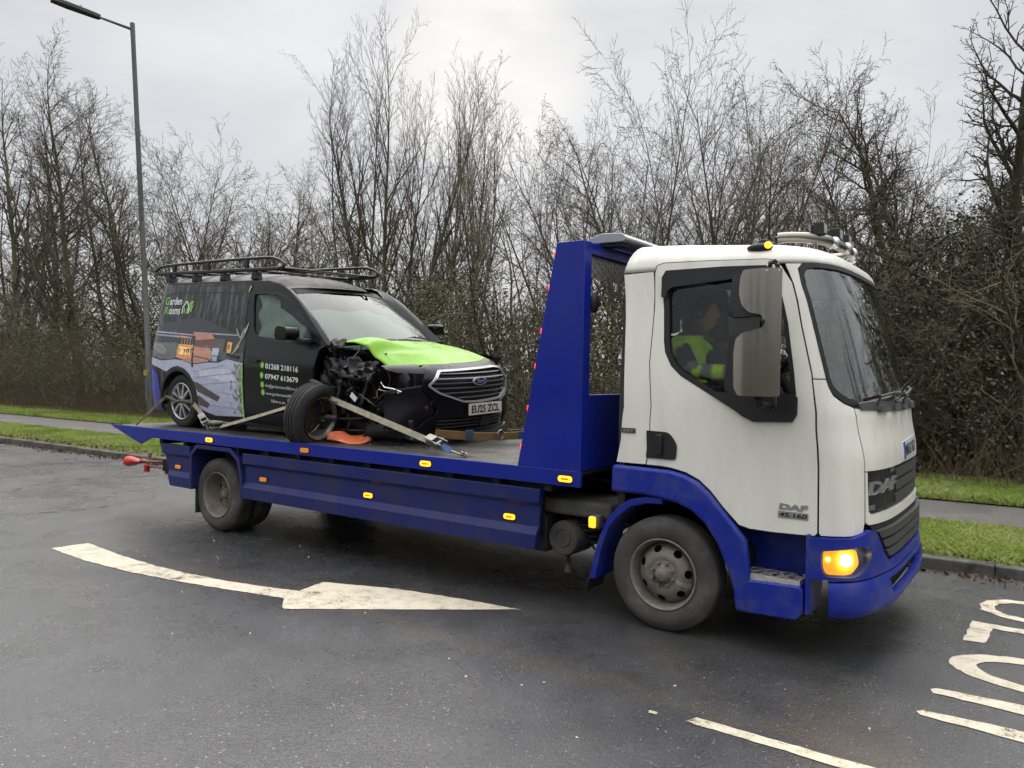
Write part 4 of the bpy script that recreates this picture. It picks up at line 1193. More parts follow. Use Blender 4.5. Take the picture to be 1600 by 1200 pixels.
for sy in (-0.52, 0.45):
    mb = MB(); mb.box(-0.10, 0.36, sy - 0.24, sy + 0.24, 1.30, 1.44); st_ = mb.build('seat', M_INT, truck, 40, 0.04)
    mb = MB(); mb.box(-0.27, -0.13, sy - 0.23, sy + 0.23, 1.40, 2.02); mb.build('backrest', M_INT, st_, 40, 0.05)
    mb = MB(); mb.box(-0.10, 0.30, sy - 0.2, sy + 0.2, 1.05, 1.30); mb.build('seat_base', M_BLKM, st_)
    mb = MB(); mb.box(-0.27, -0.17, sy - 0.13, sy + 0.13, 2.04, 2.24); mb.build('headrest', M_INT, st_, 40, 0.04)
SW_C = Vector((0.58, -0.52, 1.77)); SW_AX = Vector((-0.50, 0, 0.86)).normalized()
sx_, sy_, _ = frame_of(SW_AX)
mb = MB(); mb.tube([SW_C + sx_ * 0.21 * math.cos(2 * PI * i / 28) + sy_ * 0.21 * math.sin(2 * PI * i / 28) for i in range(28)], 0.014, 8, closed=True)
sw = mb.build('steering_wheel', M_BLK, truck, 60)
mb = MB()
for a in (0.3, 0.3 + 2 * PI / 3, 0.3 + 4 * PI / 3): mb.cyl(SW_C - SW_AX * 0.02, SW_C + (sx_ * math.cos(a) + sy_ * math.sin(a)) * 0.205, 0.016, n=8)
mb.cyl(SW_C - SW_AX * 0.35, SW_C, 0.03, n=10)
mb.build('column', M_BLK, sw, 60)

# ---- mirror with stainless guard
def guard(a, b, d=0.0):      # a: 0..0.285 along x, b: height
    t = max(0.0, a) / 0.285
    return Vector((0.56 + a - d * 0.25, -1.345 - 0.085 * math.sin(PI * (0.12 + 0.80 * t)) + d, b))
GU = [(0.075, 2.345), (0.285, 2.352), (0.285, 1.612), (0.055, 1.612), (0.022, 1.66), (0.016, 1.86), (0.03, 1.945), (0.075, 1.978), (0.13, 1.992), (0.185, 2.005), (0.207, 2.03), (0.205, 2.065), (0.18, 2.085), (0.12, 2.095), (0.07, 2.14), (0.048, 2.21), (0.055, 2.30)]
GU = rounded(GU, 0.012, 2)
mirror = panel('mirror_guard', GU, [], guard, M_STEEL, truck, thick=0.004, step=0.035)
for (b0, b1, a0) in ((2.075, 2.335, -0.030), (1.63, 1.975, -0.045)):
    OUT = rounded([(a0, b0), (0.20, b0), (0.20, b1), (a0 + 0.03, b1)], 0.04, 4)
    panel('mirror_housing', OUT, [], lambda a, b, d: guard(a, b, 0.012 + d), M_BLK, mirror, thick=0.085, step=0.05)
mb = MB(); mb.tube([(0.80, -1.30, 2.36), (0.78, -1.30, 2.40), (0.70, -1.12, 2.42), (0.66, -0.99, 2.40)], 0.014, 8)
mb.tube([(0.72, -1.36, 1.60), (0.71, -1.30, 1.56), (0.70, -1.08, 1.55)], 0.020, 8); mb.tube([(0.80, -1.31, 1.56), (0.80, -1.31, 2.38)], 0.014, 8)
mb.build('mirror_arm', M_BLK, mirror, 50)
for a, b in ((0.27, 2.335), (0.27, 1.625), (0.21, 2.335), (0.215, 1.625)):
    mb = MB(); p = guard(a, b, -0.001); mb.cyl(p, p + Vector((0.2, -1, 0)).normalized() * 0.004, 0.006, n=8); mb.build('screw', M_CHROME, mirror)
# far side mirror
mb = MB(); mb.box(0.62, 0.72, 1.22, 1.42, 1.64, 2.30); mb.tube([(0.70, 1.0, 2.38), (0.70, 1.3, 2.36), (0.70, 1.3, 1.58), (0.70, 1.05, 1.55)], 0.015, 8)
mb.build('mirror_housing', M_BLK, truck, 40, 0.03)

# ---- windscreen wipers and scuttle
mb = MB(); mb.add(*panel_mesh([(0.50, 1.535), (1.0, 1.512), (1.5, 1.535), (1.52, 1.575), (1.4, 1.582), (1.0, 1.572), (0.6, 1.582), (0.48, 1.572)], [], cab, 0.012, 0.05, -0.012))
scut = mb.build('scuttle', M_GREYP, truck, 40)
for (u0, v0, u1, v1) in ((0.60, 1.555, 0.98, 1.625), (1.02, 1.555, 1.46, 1.66)):
    mb = MB(); mb.tube([cab(u0, v0, -0.03), cab(u0 + 0.01, v0 + 0.05, -0.05), cab((u0 + u1) / 2, (v0 + v1) / 2 + 0.035, -0.045), cab(u1, v1, -0.03)], 0.011, 6)
    mb.tube([cab(u0 - 0.12, v0 + 0.015, -0.012), cab(u0 + 0.2, v0 + 0.05, -0.018), cab(u1 + 0.1, v1 + 0.01, -0.012)], 0.010, 6)
    mb.build('wiper', M_GREYP, truck, 50)
for k in range(5):
    u0 = 0.62 + k * 0.19
    mb = MB(); mb.add(*panel_mesh(rounded([(u0, 1.518), (u0 + 0.10, 1.514), (u0 + 0.13, 1.555), (u0 + 0.02, 1.56)], 0.01), [], cab, 0.02, 0.05, -0.03)); mb.build('scuttle_cover', M_GREYP, scut, 40)

# ---- bumper, lamps, steps
def bum(u, v, d=0.0): return cab(u, v, -0.035 + d)
HL = rounded([(0.206, 0.60), (0.206, 0.70), (0.30, 0.712), (0.47, 0.735), (0.505, 0.70), (0.50, 0.625), (0.42, 0.552), (0.235, 0.55)], [0.03, 0.02, 0.02, 0.03, 0.03, 0.04, 0.04, 0.03], 4)
UPB = [(0.115, 0.53), (0.115, 0.772), (0.20, 0.776), (0.40, 0.782), (0.50, 0.822), (0.528, 0.815), (0.60, 0.66), (0.636, 0.612), (1.0, 0.600), (1.364, 0.612), (1.40, 0.66), (1.472, 0.815), (1.50, 0.822), (1.60, 0.782), (1.80, 0.776), (1.885, 0.772), (1.885, 0.53), (1.60, 0.535), (1.40, 0.55), (1.0, 0.54), (0.60, 0.55), (0.40, 0.532)]
bumper = panel('bumper', UPB, [HL, mir(HL)], bum, M_BLUEF, truck, thick=0.05, step=0.04)
LOW = [(0.255, 0.515), (0.40, 0.522), (0.60, 0.540), (1.0, 0.530), (1.40, 0.540), (1.60, 0.522), (1.745, 0.515), (1.74, 0.33), (1.60, 0.315), (1.45, 0.325), (1.0, 0.315), (0.55, 0.325), (0.40, 0.312), (0.262, 0.312)]
SLOT = rounded([(0.66, 0.395), (1.34, 0.395), (1.37, 0.505), (0.63, 0.505)], 0.02)
low = panel('lower_bumper', LOW, [SLOT], lambda u, v, d: bum(u, v, d - 0.02 * smooth01((0.53 - v) / 0.06) + 0.03 * smooth01((0.37 - v) / 0.07)), M_BLUEF, truck, thick=0.05, step=0.04)
panel('step_recess', offset_poly(SLOT, -0.03), [], bum, M_BLKM, low, thick=0.01, step=0.06, off=0.06)
VENT = [(0.52, 0.838), (0.60, 0.672), (0.645, 0.615), (1.0, 0.602), (1.355, 0.615), (1.40, 0.672), (1.48, 0.838), (1.0, 0.836)]
vent = panel('lower_grille', VENT, [], bum, M_BLK, truck, thick=0.02, step=0.05, off=0.03)
for k in range(3):
    z0 = 0.63 + k * 0.065; i0 = 0.62 - k * 0.035
    panel('grille_slat', rounded([(i0 + 0.03, z0), (2 - i0 - 0.03, z0), (2 - i0, z0 + 0.05), (i0, z0 + 0.05)], 0.02), [], bum, M_GREYP, vent, thick=0.03, step=0.06, off=0.004)
M_REFL = mat('lamp_reflector', (0.75, 0.70, 0.62), rough=0.15, metal=1.0)
for far in (False, True):
    fm = mir if far else (lambda q: q)
    h = panel('headlamp', fm(offset_poly(HL, -0.004)), [], bum, M_REFL, truck, thick=0.01, step=0.05, off=0.045)
    if not far:
        panel('indicator_lamp', rounded([(0.215, 0.60), (0.215, 0.695), (0.43, 0.712), (0.45, 0.62), (0.40, 0.562), (0.24, 0.56)], 0.025, 3), [], bum, mat('indicator_glow', (0.9, 0.32, 0.03), rough=0.25, coat=0.5, emit=(1.0, 0.34, 0.02), emit_s=0.55), h, thick=0.006, step=0.05, off=0.030)
        q0 = bum(0.365, 0.648, 0.028)
        mb = MB(); mb.sphere(q0, 0.036, 12, 8); mb.build('bulb', mat('bulb_lit', (1, 0.8, 0.4), emit=(1.0, 0.72, 0.22), emit_s=26.0), h, 60)
        q1 = bum(0.25, 0.65, 0.026)
        mb = MB(); mb.sphere(q1, 0.014, 10, 6); mb.build('bulb', mat('bulb_lit_small', (1, 0.6, 0.2), emit=(1.0, 0.5, 0.06), emit_s=7.0), h, 60)
    panel('headlamp_lens', fm(HL), [], bum, M_LENS, h, thick=0.0, step=0.05, off=0.002)
for s in (-1, 1):
    # step well: lower panel, tread, back wall, vertical strip
    def fy(y): return y if s < 0 else -y
    well = empty('step_well'); well.parent = truck
    def flat(name, poly, y0, y1, m_, bev=0.012):
        mb = MB(); mb.prism(poly, lambda a, b, t: (a, t, b), min(fy(y0), fy(y1)), max(fy(y0), fy(y1))); return mb.build(name, m_, well, 35, bev)
    flat('lower_panel', rounded([(0.515, 0.455), (0.905, 0.470), (0.925, 0.44), (0.925, 0.315), (0.89, 0.262), (0.545, 0.250), (0.515, 0.30)], 0.02), -1.085, -0.92, M_BLUEF)
    flat('front_strip', [(0.935, 0.31), (0.935, 0.79), (0.955, 0.79), (0.965, 0.31)], -1.082, -0.80, M_BLUEF, 0.006)
    flat('back_wall', [(0.44, 0.40), (0.44, 0.82), (0.96, 0.82), (0.96, 0.40)], -0.80, -0.76, M_BLUEF, 0.004)
    flat('side_wall', [(0.50, 0.42), (0.44, 0.80), (0.48, 0.80), (0.56, 0.44)], -1.04, -0.80, M_BLUEF, 0.006)
    # tread plate: frame and bars
    mb = MB(); y0, y1 = (-1.062, -0.80) if s < 0 else (0.80, 1.062)
    ye = y0 if s < 0 else y1; ei = 1 if s < 0 else -1
    mb.box(0.51, 0.90, min(ye, ye + ei * 0.012), max(ye, ye + ei * 0.012), 0.458, 0.498)
    mb.box(0.51, 0.525, y0 + 0.013, y1, 0.462, 0.496); mb.box(0.885, 0.90, y0 + 0.013, y1, 0.462, 0.496)
    for k in range(7):
        x0 = 0.53 + k * 0.05
        Mx = Matrix.Translation((x0 + 0.025, (y0 + y1) / 2, 0.48)) @ Matrix.Rotation(R(32 if k % 2 else -32), 4, 'Z')
        for q in (-0.078, 0.0, 0.078): mb.box(-0.036, 0.036, q - 0.013, q + 0.013, 0.008, 0.014, Mx)
    mb.build('step_tread', mat('galvanised_tread', (0.62, 0.60, 0.55), rough=0.4, metal=0.5, var=0.15, var_scale=15, dirt=(0.22, 0.20, 0.17), dirt_amt=0.4, dirt_scale=20), well, 35)
    flat('tread_tray', [(0.51, 0.44), (0.51, 0.455), (0.90, 0.455), (0.90, 0.44)], -1.05, -0.80, M_BLKM, 0)
    # front wheel arch
    ARCH = [(-0.372, 1.100), (-0.10, 1.098), (0.05, 1.095), (0.16, 1.073), (0.25, 1.035), (0.33, 0.970), (0.42, 0.870), (0.50, 0.785), (0.575, 0.70), (0.60, 0.50), (0.60, 0.25), (0.515, 0.25), (0.50, 0.38), (0.46, 0.50), (0.385, 0.66), (0.30, 0.775), (0.21, 0.845), (0.11, 0.882), (-0.03, 0.905), (-0.14, 0.912), (-0.378, 0.912)]
    mb = MB(); mb.prism(ARCH, lambda a, b, t: (a, t, b), min(fy(-1.092), fy(-1.03)), max(fy(-1.092), fy(-1.03)))
    wa = mb.build('wheel_arch', M_BLUEF, truck, 35, 0.022, bseg=3)
    # rear half of the mudguard, a bent sheet
    pts = [(0.0, 0.905), (-0.12, 0.90), (-0.25, 0.865), (-0.35, 0.79), (-0.43, 0.69), (-0.485, 0.55), (-0.52, 0.42), (-0.55, 0.27)]
    pin = [(-0.50, 0.275), (-0.475, 0.42), (-0.443, 0.54), (-0.395, 0.66), (-0.32, 0.75), (-0.23, 0.82), (-0.11, 0.855), (0.0, 0.86)]
    mb = MB(); mb.prism(pts + pin, lambda a, b, t: (a, t, b), min(fy(-1.065), fy(-0.78)), max(fy(-1.065), fy(-0.78)))
    mb.build('mudguard', M_BLUEF, wa, 35, 0.006)
    mb = MB(); mb.prism([(-0.545, 0.30), (-0.585, 0.17), (-0.589, 0.17), (-0.552, 0.30)], lambda a, b, t: (a, t, b), min(fy(-1.05), fy(-0.80)), max(fy(-1.05), fy(-0.80)))
    mb.build('mud_flap', M_RUBD, wa)
    # dark arch liner
    mb = MB(); mb.prism([(-0.36, 1.05), (0.2, 1.02), (0.55, 0.6), (0.55, 0.3), (0.53, 0.3), (0.5, 0.58), (0.18, 0.98), (-0.36, 1.0)], lambda a, b, t: (a, t, b), min(fy(-1.03), fy(-0.55)), max(fy(-1.03), fy(-0.55)))
    mb.build('arch_liner', M_BLKM, wa)

# ---- wheels
def disc_mesh(prof, holes_r, holes_n, hole_size, n=48, a0=0.0):
    """pressed wheel disc with real hand holes; prof: radius->offset along the outward axis"""
    r0, r1 = prof[0][0], prof[-1][0]
    def h_of(r):
        for i in range(len(prof) - 1):
            if prof[i][0] <= r <= prof[i + 1][0] + 1e-9:
                t = (r - prof[i][0]) / (prof[i + 1][0] - prof[i][0]); return prof[i][1] + t * (prof[i + 1][1] - prof[i][1])
        return prof[-1][1]
    k = 0.16
    def fn(a, b, d):
        th = a / k
        return Vector((b * math.cos(th), -(h_of(min(max(b, r0), r1)) - d), b * math.sin(th)))
    holes = []
    for i in range(holes_n):
        c = a0 + (i + 0.5) * 2 * PI / holes_n
        holes.append([(c * k + hole_size * 1.15 * math.cos(t * PI / 8) * k / holes_r, holes_r + hole_size * 0.85 * math.sin(t * PI / 8)) for t in range(16)])
    L = 2 * PI * k
    return panel_mesh([(0, r0), (L, r0), (L, r1), (0, r1)], holes, fn, 0.006, 0.022)
def tyre_prof(r, rb, w, bulge=0.0):
    return [(rb - 0.012, -0.03), (rb, -0.016), (rb + 0.018, -0.005), (rb + (r - rb) * 0.35, 0.0), (rb + (r - rb) * 0.55, 0.0015), (rb + (r - rb) * 0.75, -0.006), (r - 0.030, -0.013), (r - 0.017, -0.018), (r - 0.006, -0.030), (r - 0.002, -0.042),
            (r, -w * 0.30), (r - 0.009, -w * 0.305), (r - 0.009, -w * 0.345), (r, -w * 0.35), (r, -w * 0.47), (r - 0.009, -w * 0.475), (r - 0.009, -w * 0.525), (r, -w * 0.53), (r, -w * 0.65), (r - 0.009, -w * 0.655), (r - 0.009, -w * 0.695), (r, -w * 0.70),
            (r - 0.004, -w + 0.03), (r - 0.03, -w + 0.008), (rb + 0.04, -w), (rb, -w + 0.016), (rb - 0.012, -w + 0.03)]
AX = (0, -1, 0)
def truck_wheel(x, side, rear):
    # built about the outer face; the wheel object is the rim, tyre and hub hang below it
    mb = MB()
    if not rear:
        mb.lathe([(0.226, -0.05), (0.236, -0.022), (0.242, -0.008), (0.236, -0.002), (0.226, -0.008), (0.219, -0.028), (0.214, -0.075), (0.205, -0.10)], (0, 0, 0), AX, 56)
        mb.add(*disc_mesh([(0.062, -0.030), (0.095, -0.032), (0.105, -0.022), (0.125, -0.022), (0.155, -0.036), (0.185, -0.062), (0.207, -0.094)], 0.168, 7, 0.026))
    else:
        mb.lathe([(0.226, -0.05), (0.236, -0.022), (0.242, -0.008), (0.236, -0.002), (0.226, -0.008), (0.217, -0.03), (0.212, -0.07), (0.200, -0.09), (0.195, -0.135), (0.185, -0.15)], (0, 0, 0), AX, 56)
        mb.add(*disc_mesh([(0.09, -0.135), (0.12, -0.138), (0.15, -0.142), (0.19, -0.152)], 0.152, 6, 0.024, a0=0.4))
    wh = mb.build('wheel', M_RIM, truck, 40)
    wh.location = (x, side * 1.05, 0.385)
    wh.rotation_euler = (0, R(20), 0) if side < 0 else (0, R(35), PI)
    mb = MB(); mb.lathe(tyre_prof(0.385, 0.238, 0.215), (0, 0, 0), AX, 72)
    if rear: mb.lathe(tyre_prof(0.385, 0.238, 0.215), (0, 0.245, 0), AX, 72)
    mb.build('tyre', M_RUB, wh, 40)
    mb = MB(); mb.lathe([(0.20, -0.16), (0.19, -0.22), (0.0, -0.22)] if rear else [(0.205, -0.115), (0.0, -0.115)], (0, 0, 0), AX, 32)
    mb.build('brake_drum', M_BLKM, wh, 40)
    mb = MB(); o = -0.13 if rear else -0.030
    mb.lathe([(0.095, o - 0.01), (0.092, o + 0.002), (0.066, o + 0.006), (0.060, o + 0.016), (0.045, o + 0.028), (0.040, o + 0.045), (0.028, o + 0.052), (0.0, o + 0.053)], (0, 0, 0), AX, 28)
    mb.build('hub', M_RIM, wh, 40)
    for k in range(8 if not rear else 6):
        a = 2 * PI * k / (8 if not rear else 6); c = Vector((0.078 * math.cos(a), -(o + 0.002), 0.078 * math.sin(a)))
        mb = MB(); mb.cyl(c, c + Vector((0, -0.022, 0)), 0.0135, 0.012, 6); mb.cyl(c, c + Vector((0, -0.034, 0)), 0.008, 0.007, 8)
        mb.build('wheel_nut', M_RIM, wh, 30)
    if not rear:
        mb = MB(); mb.box(-0.002, 0.048, -0.006, 0.004, 0.286, 0.318); mb.build('dirt_patch', M_RUBD, wh) if False else None
    return wh
for sd in (-1, 1):
    truck_wheel(0.0, sd, False)
    truck_wheel(-5.058, sd, True)

# ---- chassis and running gear
mb = MB()
for y0 in (-0.42, 0.34): mb.box(-6.30, 0.95, y0, y0 + 0.08, 0.56, 0.80)
for x0 in (-6.2, -5.5, -4.4, -3.2, -2.0, -0.9, 0.6): mb.box(x0, x0 + 0.08, -0.34, 0.34, 0.58, 0.76)
mb.box(-6.25, -0.62, -0.55, 0.55, 0.80, 0.915); mb.box(-6.30, -0.64, -1.07, 1.07, 0.985, 1.004); mb.box(-4.4, -0.98, -1.0, -0.985, 0.50, 0.985); mb.box(-4.4, -0.98, 0.985, 1.0, 0.50, 0.985)
for x0 in range(12): mb.box(-6.1 + x0 * 0.47, -6.04 + x0 * 0.47, -1.08, 1.08, 0.86, 0.985)
chassis = mb.build('chassis', M_BLKM, truck)
mb = MB(); mb.cyl((0, -0.84, 0.385), (0, 0.84, 0.385), 0.06); mb.cyl((-5.058, -0.80, 0.385), (-5.058, 0.80, 0.385), 0.075); mb.sphere((-5.058, 0, 0.385), 0.2); mb.cyl((-5.0, 0, 0.42), (-0.6, 0, 0.55), 0.045)
mb.build('axles', M_BLKM, truck, 50)
mb = MB(); mb.box(-0.5, 1.0, -0.42, 0.42, 0.45, 1.0); mb.build('engine', M_BLKM, truck)
mb = MB(); mb.box(-1.07, -0.44, -0.96, -0.50, 0.672, 0.792); ot = mb.build('tank_box', M_DUSTY, truck, 35, 0.03, bseg=3)
mb = MB(); C0 = Vector((-0.842, -0.955, 0.495))
mb.lathe([(0.0, 0.004), (0.060, 0.004), (0.066, -0.004), (0.072, 0.004), (0.118, 0.0), (0.128, -0.012)], C0, AX, 40)
for k in range(7): mb.lathe([(0.128, -0.012 - k * 0.04), (0.131, -0.02 - k * 0.04), (0.131, -0.038 - k * 0.04), (0.124, -0.042 - k * 0.04), (0.124, -0.050 - k * 0.04), (0.128, -0.052 - k * 0.04)], C0, AX, 40)
af = mb.build('air_filter', M_DUSTY, truck, 35)
mb = MB(); mb.tube([(-0.84, -0.87, 0.38), (-0.84, -0.87, 0.30), (-0.835, -0.88, 0.235)], [0.026, 0.024, 0.030], 12); mb.build('drain_nozzle', M_DUSTY, af, 50)
for k in range(5):
    mb = MB(); mb.tube(smooth_path([(-0.95 + 0.05 * k, -0.75, 0.68), (-0.80 + 0.03 * k, -0.88 + 0.02 * k, 0.60 - 0.03 * k), (-0.62, -0.80, 0.62 - 0.05 * k), (-0.45, -0.60, 0.70 - 0.05 * k)], 4), 0.010, 6); mb.build('air_line', M_BLKM, truck, 50)
mb = MB(); mb.box(-1.60, -0.97, -0.98, -0.52, 0.38, 0.66); mb.box(-2.9, -1.7, -0.95, -0.5, 0.45, 0.82); mb.box(-1.05, -0.60, -0.55, -0.45, 0.40, 0.9)
mb.build('battery_box', M_BLKM, truck, 35, 0.01)
mb = MB(); mb.box(-4.0, -1.6, 0.5, 1.0, 0.42, 0.85); mb.build('fuel_tank', M_BLKM, truck, 35, 0.05)

# ---- flat bed
M_DECK = mat('deck_plate', (0.060, 0.058, 0.056), rough=0.45, metal=0.2, var=0.35, var_scale=3.0, dirt=(0.16, 0.14, 0.11), dirt_amt=0.6, dirt_scale=2.2, rough_var=0.16, bump=0.5, bump_scale=45)
mb = MB(); mb.add([(-7.05, -1.10, 1.022), (-0.62, -1.10, 1.022), (-0.62, 1.10, 1.022), (-7.05, 1.10, 1.022), (-7.05, -1.10, 1.005), (-0.62, -1.10, 1.005), (-0.62, 1.10, 1.005), (-7.05, 1.10, 1.005)],
       [(0, 1, 2, 3), (7, 6, 5, 4), (0, 4, 5, 1), (1, 5, 6, 2), (2, 6, 7, 3), (3, 7, 4, 0)])
deck = mb.build('deck', M_DECK, truck)
# raised tread pattern on the part of the deck that shows
mb = MB()
for i in range(0, 200):
    for j in range(0, 46):
        x0 = -6.95 + i * 0.032; y0 = -1.07 + j * 0.048
        if (x0 < -2.6 and y0 > 0.2) or y0 > 1.05: continue
        a = R(35) if (i + j) % 2 else R(-35); c, s_ = math.cos(a) * 0.013, math.sin(a) * 0.013; w1, w2 = -math.sin(a) * 0.004, math.cos(a) * 0.004
        mb.add([(x0 - c, y0 - s_, 1.0222), (x0 + w1, y0 + w2, 1.0228), (x0 + c, y0 + s_, 1.0222), (x0 - w1, y0 - w2, 1.0228)], [(0, 3, 2, 1)])
mb.build('deck_tread', M_DECK, deck, None, fix=False, kind='stuff')
for s in (-1, 1):
    mb = MB(); a, b_ = sorted((s * 1.125, s * 1.095))
    mb.prism([(-6.20, 0.922), (-6.43, 0.838), (-7.075, 1.018), (-7.075, 1.031), (-0.60, 1.031), (-0.60, 0.916)], lambda p, q, t: (p, t, q), a, b_)
    beam = mb.build('side_beam', M_BLUE, truck, 30, 0.003)
    for xx, on in ((-5.076, 1), (-3.562, 0), (-2.06, 1), (-0.724, 1)):
        w_, h_ = 0.058, 0.022
        mb = MB(); mb.prism(rounded([(xx - w_ - 0.008, 0.962 - h_), (xx + w_ + 0.008, 0.962 - h_), (xx + w_ + 0.008, 0.978 + h_), (xx - w_ - 0.008, 0.978 + h_)], 0.025, 4), lambda p, q, t: (p, t, q), *sorted((s * 1.1245, s * 1.129))); mb.build('marker_base', M_BLK, truck, 40)
        pol = rounded([(xx - w_, 0.970 - h_), (xx + w_, 0.970 - h_), (xx + w_, 0.970 + h_), (xx - w_, 0.970 + h_)], 0.021, 4)
        mb = MB(); mb.prism(pol, lambda p, q, t: (p, t, q), *sorted((s * 1.1245, s * 1.137)))
        lm = mb.build('side_marker', M_AMB_ON if on else M_AMB_OFF, truck, 40, 0.004)
        if on:
            mb = MB(); mb.prism([(xx + (p - xx) * 0.55, 0.970 + (q - 0.970) * 0.3) for p, q in pol], lambda p, q, t: (p, t, q), *sorted((s * 1.136, s * 1.1385))); mb.build('lamp_strip', M_AMB_OFF, lm)
mb = MB(); mb.box(-7.07, -7.02, -1.094, 1.094, 0.985, 1.0205); mb.build('rear_lip', M_BLUE, truck)
# skirts: folded sheet profile
PROF = [(-1.122, 0.872), (-1.122, 0.772), (-1.090, 0.740), (-1.090, 0.585), (-1.122, 0.530), (-1.122, 0.420), (-1.060, 0.420), (-1.060, 0.872)]
def skirt(name, x_at, s):
    """x_at(z) -> (x0,x1)"""
    mb = MB(); vs = []
    for e in (0, 1):
        for y, z in PROF: vs.append((x_at(z)[e], y if s < 0 else -y, z))
    n = len(PROF)
    mb.add(vs, [tuple(range(n)), tuple(range(2 * n - 1, n - 1, -1))] + [(i, i + n, (i + 1) % n + n, (i + 1) % n) for i in range(n)])
    return mb.build(name, M_BLUED, truck, 20, 0.004)
for s in (-1, 1):
    skirt('side_skirt', lambda z: (-4.515, -0.945 - (0.87 - z) * 0.08), s)
    skirt('rear_skirt', lambda z: (-6.02 + max(0, 0.872 - z) * 0.45, -5.445), s)
    for xx, on in ((-5.70, 0), (-4.213, 0), (-2.751, 1), (-1.232, 1)):
        mb = MB(); mb.prism(rounded([(xx - 0.06, 0.604), (xx + 0.06, 0.604), (xx + 0.06, 0.662), (xx - 0.06, 0.662)], 0.024, 4), lambda p, q, t: (p, t, q), *sorted((s * 1.0885, s * 1.095))); mb.build('marker_base', M_BLK, truck, 40)
        pol = rounded([(xx - 0.052, 0.612), (xx + 0.052, 0.612), (xx + 0.052, 0.654), (xx - 0.052, 0.654)], 0.02, 4)
        mb = MB(); mb.prism(pol, lambda p, q, t: (p, t, q), *sorted((s * 1.0885, s * 1.104)))
        lm = mb.build('side_marker', M_AMB_ON if on else M_AMB_OFF, truck, 40, 0.004)
        if on:
            mb = MB(); mb.prism([(xx + (p - xx) * 0.55, 0.633 + (q - 0.633) * 0.3) for p, q in pol], lambda p, q, t: (p, t, q), *sorted((s * 1.103, s * 1.1055))); mb.build('lamp_strip', M_AMB_OFF, lm)
    # rear wheel arch: folded band
    A_OUT = [(-5.44, 0.42), (-5.44, 0.80), (-5.32, 0.905), (-4.72, 0.905), (-4.57, 0.80), (-4.515, 0.60), (-4.515, 0.42)]
    A_IN = [(-4.555, 0.42), (-4.555, 0.61), (-4.61, 0.78), (-4.735, 0.865), (-5.305, 0.865), (-5.40, 0.78), (-5.40, 0.42)]
    mb = MB(); mb.prism(A_OUT + A_IN, lambda p, q, t: (p, t, q), *sorted((s * 1.124, s * 0.70)))
    mb.build('rear_wheel_arch', M_BLUED, truck, 20, 0.003)
    mb = MB(); mb.box(-5.425, -5.40, *sorted((s * 1.06, s * 0.62)), 0.16, 0.46); mb.build('mud_flap', M_RUBD, truck)
    mb = MB(); mb.prism(A_IN, lambda p, q, t: (p, t, q), *sorted((s * 0.68, s * 0.60))); mb.build('arch_liner', M_BLKM, truck)
# orange side repeater behind the front wheel
mb = MB(); mb.box(-0.535, -0.455, -1.10, -1.02, 0.635, 0.735); rp = mb.build('repeater_housing', M_GREYP, truck, 40, 0.012)
mb = MB(); mb.box(-0.532, -0.478, -1.125, -1.10, 0.645, 0.725); mb.build('repeater_lamp', M_AMB_ON, rp, 40, 0.012)

# ---- headboard
HB = [(-1.148, 1.031), (-0.835, 2.672), (-0.60, 2.672), (-0.60, 1.031)]
head = empty('headboard'); head.parent = truck
for s in (-1, 1):
    mb = MB(); mb.prism(HB, lambda p, q, t: (p, t, q), *sorted((s * 1.122, s * 1.02)))
    mb.build('headboard_column', M_BLUE, head, 25, 0.004)
mb = MB(); mb.box(-0.84, -0.602, -1.02, 1.02, 2.585, 2.670); mb.build('top_beam', M_BLUE, head, 25, 0.004)
mb = MB(); mb.box(-0.66, -0.602, -1.02, 1.02, 1.03, 1.575); mb.build('lower_panel', M_BLUE, head, 25, 0.004)
mb = MB(); mb.box(-0.70, -0.662, -1.018, 1.018, 1.03, 1.570); mb.build('reflection_blocker', M_BLKM, head, 25, 0.004)  # added dark plate, keeps headboard blue out of the bumper's reflections
M_CHEQ = mat('chequer_plate', (0.38, 0.36, 0.32), rough=0.5, metal=0.5, var=0.2, var_scale=10, bump=0.6, bump_scale=50, dirt=(0.20, 0.18, 0.15), dirt_amt=0.5, dirt_scale=5)
mb = MB(); mb.box(-0.66, -0.640, -1.02, 1.02, 2.43, 2.585)
for i in range(40):
    for j in range(5):
        a = R(40) if (i + j) % 2 else R(-40); y0 = -1.0 + i * 0.05; z0 = 2.445 + j * 0.030; c, s_ = math.cos(a) * 0.018, math.sin(a) * 0.018
        mb.add([(-0.6395, y0 - c, z0 - s_), (-0.636, y0 + s_ * 0.3, z0 - c * 0.3), (-0.6395, y0 + c, z0 + s_), (-0.636, y0 - s_ * 0.3, z0 + c * 0.3)], [(0, 1, 2, 3)])
mb.build('chequer_panel', M_CHEQ, head, None, fix=False)
mb = MB(); mb.tube([(-0.62, -0.985, 2.42), (-0.615, -0.985, 2.36), (-0.60, -0.98, 2.33)], 0.006, 6); mb.sphere((-0.60, -0.975, 2.24), 0.06, 12, 8, (0.6, 0.8, 1.25)); mb.build('work_lamp', M_BLK, head, 50)
for (xr, zr) in ((-0.862, 2.582), (-0.908, 2.341), (-0.969, 2.023), (-1.018, 1.763), (-1.078, 1.452), (-1.133, 1.161)):
    for s in (-1, 1):
        mb = MB(); mb.box(xr - 0.006, xr + 0.020, *sorted((s * 1.105, s * 1.06)), zr - 0.034, zr + 0.034, None); o_ = mb.build('tail_marker', M_RED_ON, head, 40, 0.008)
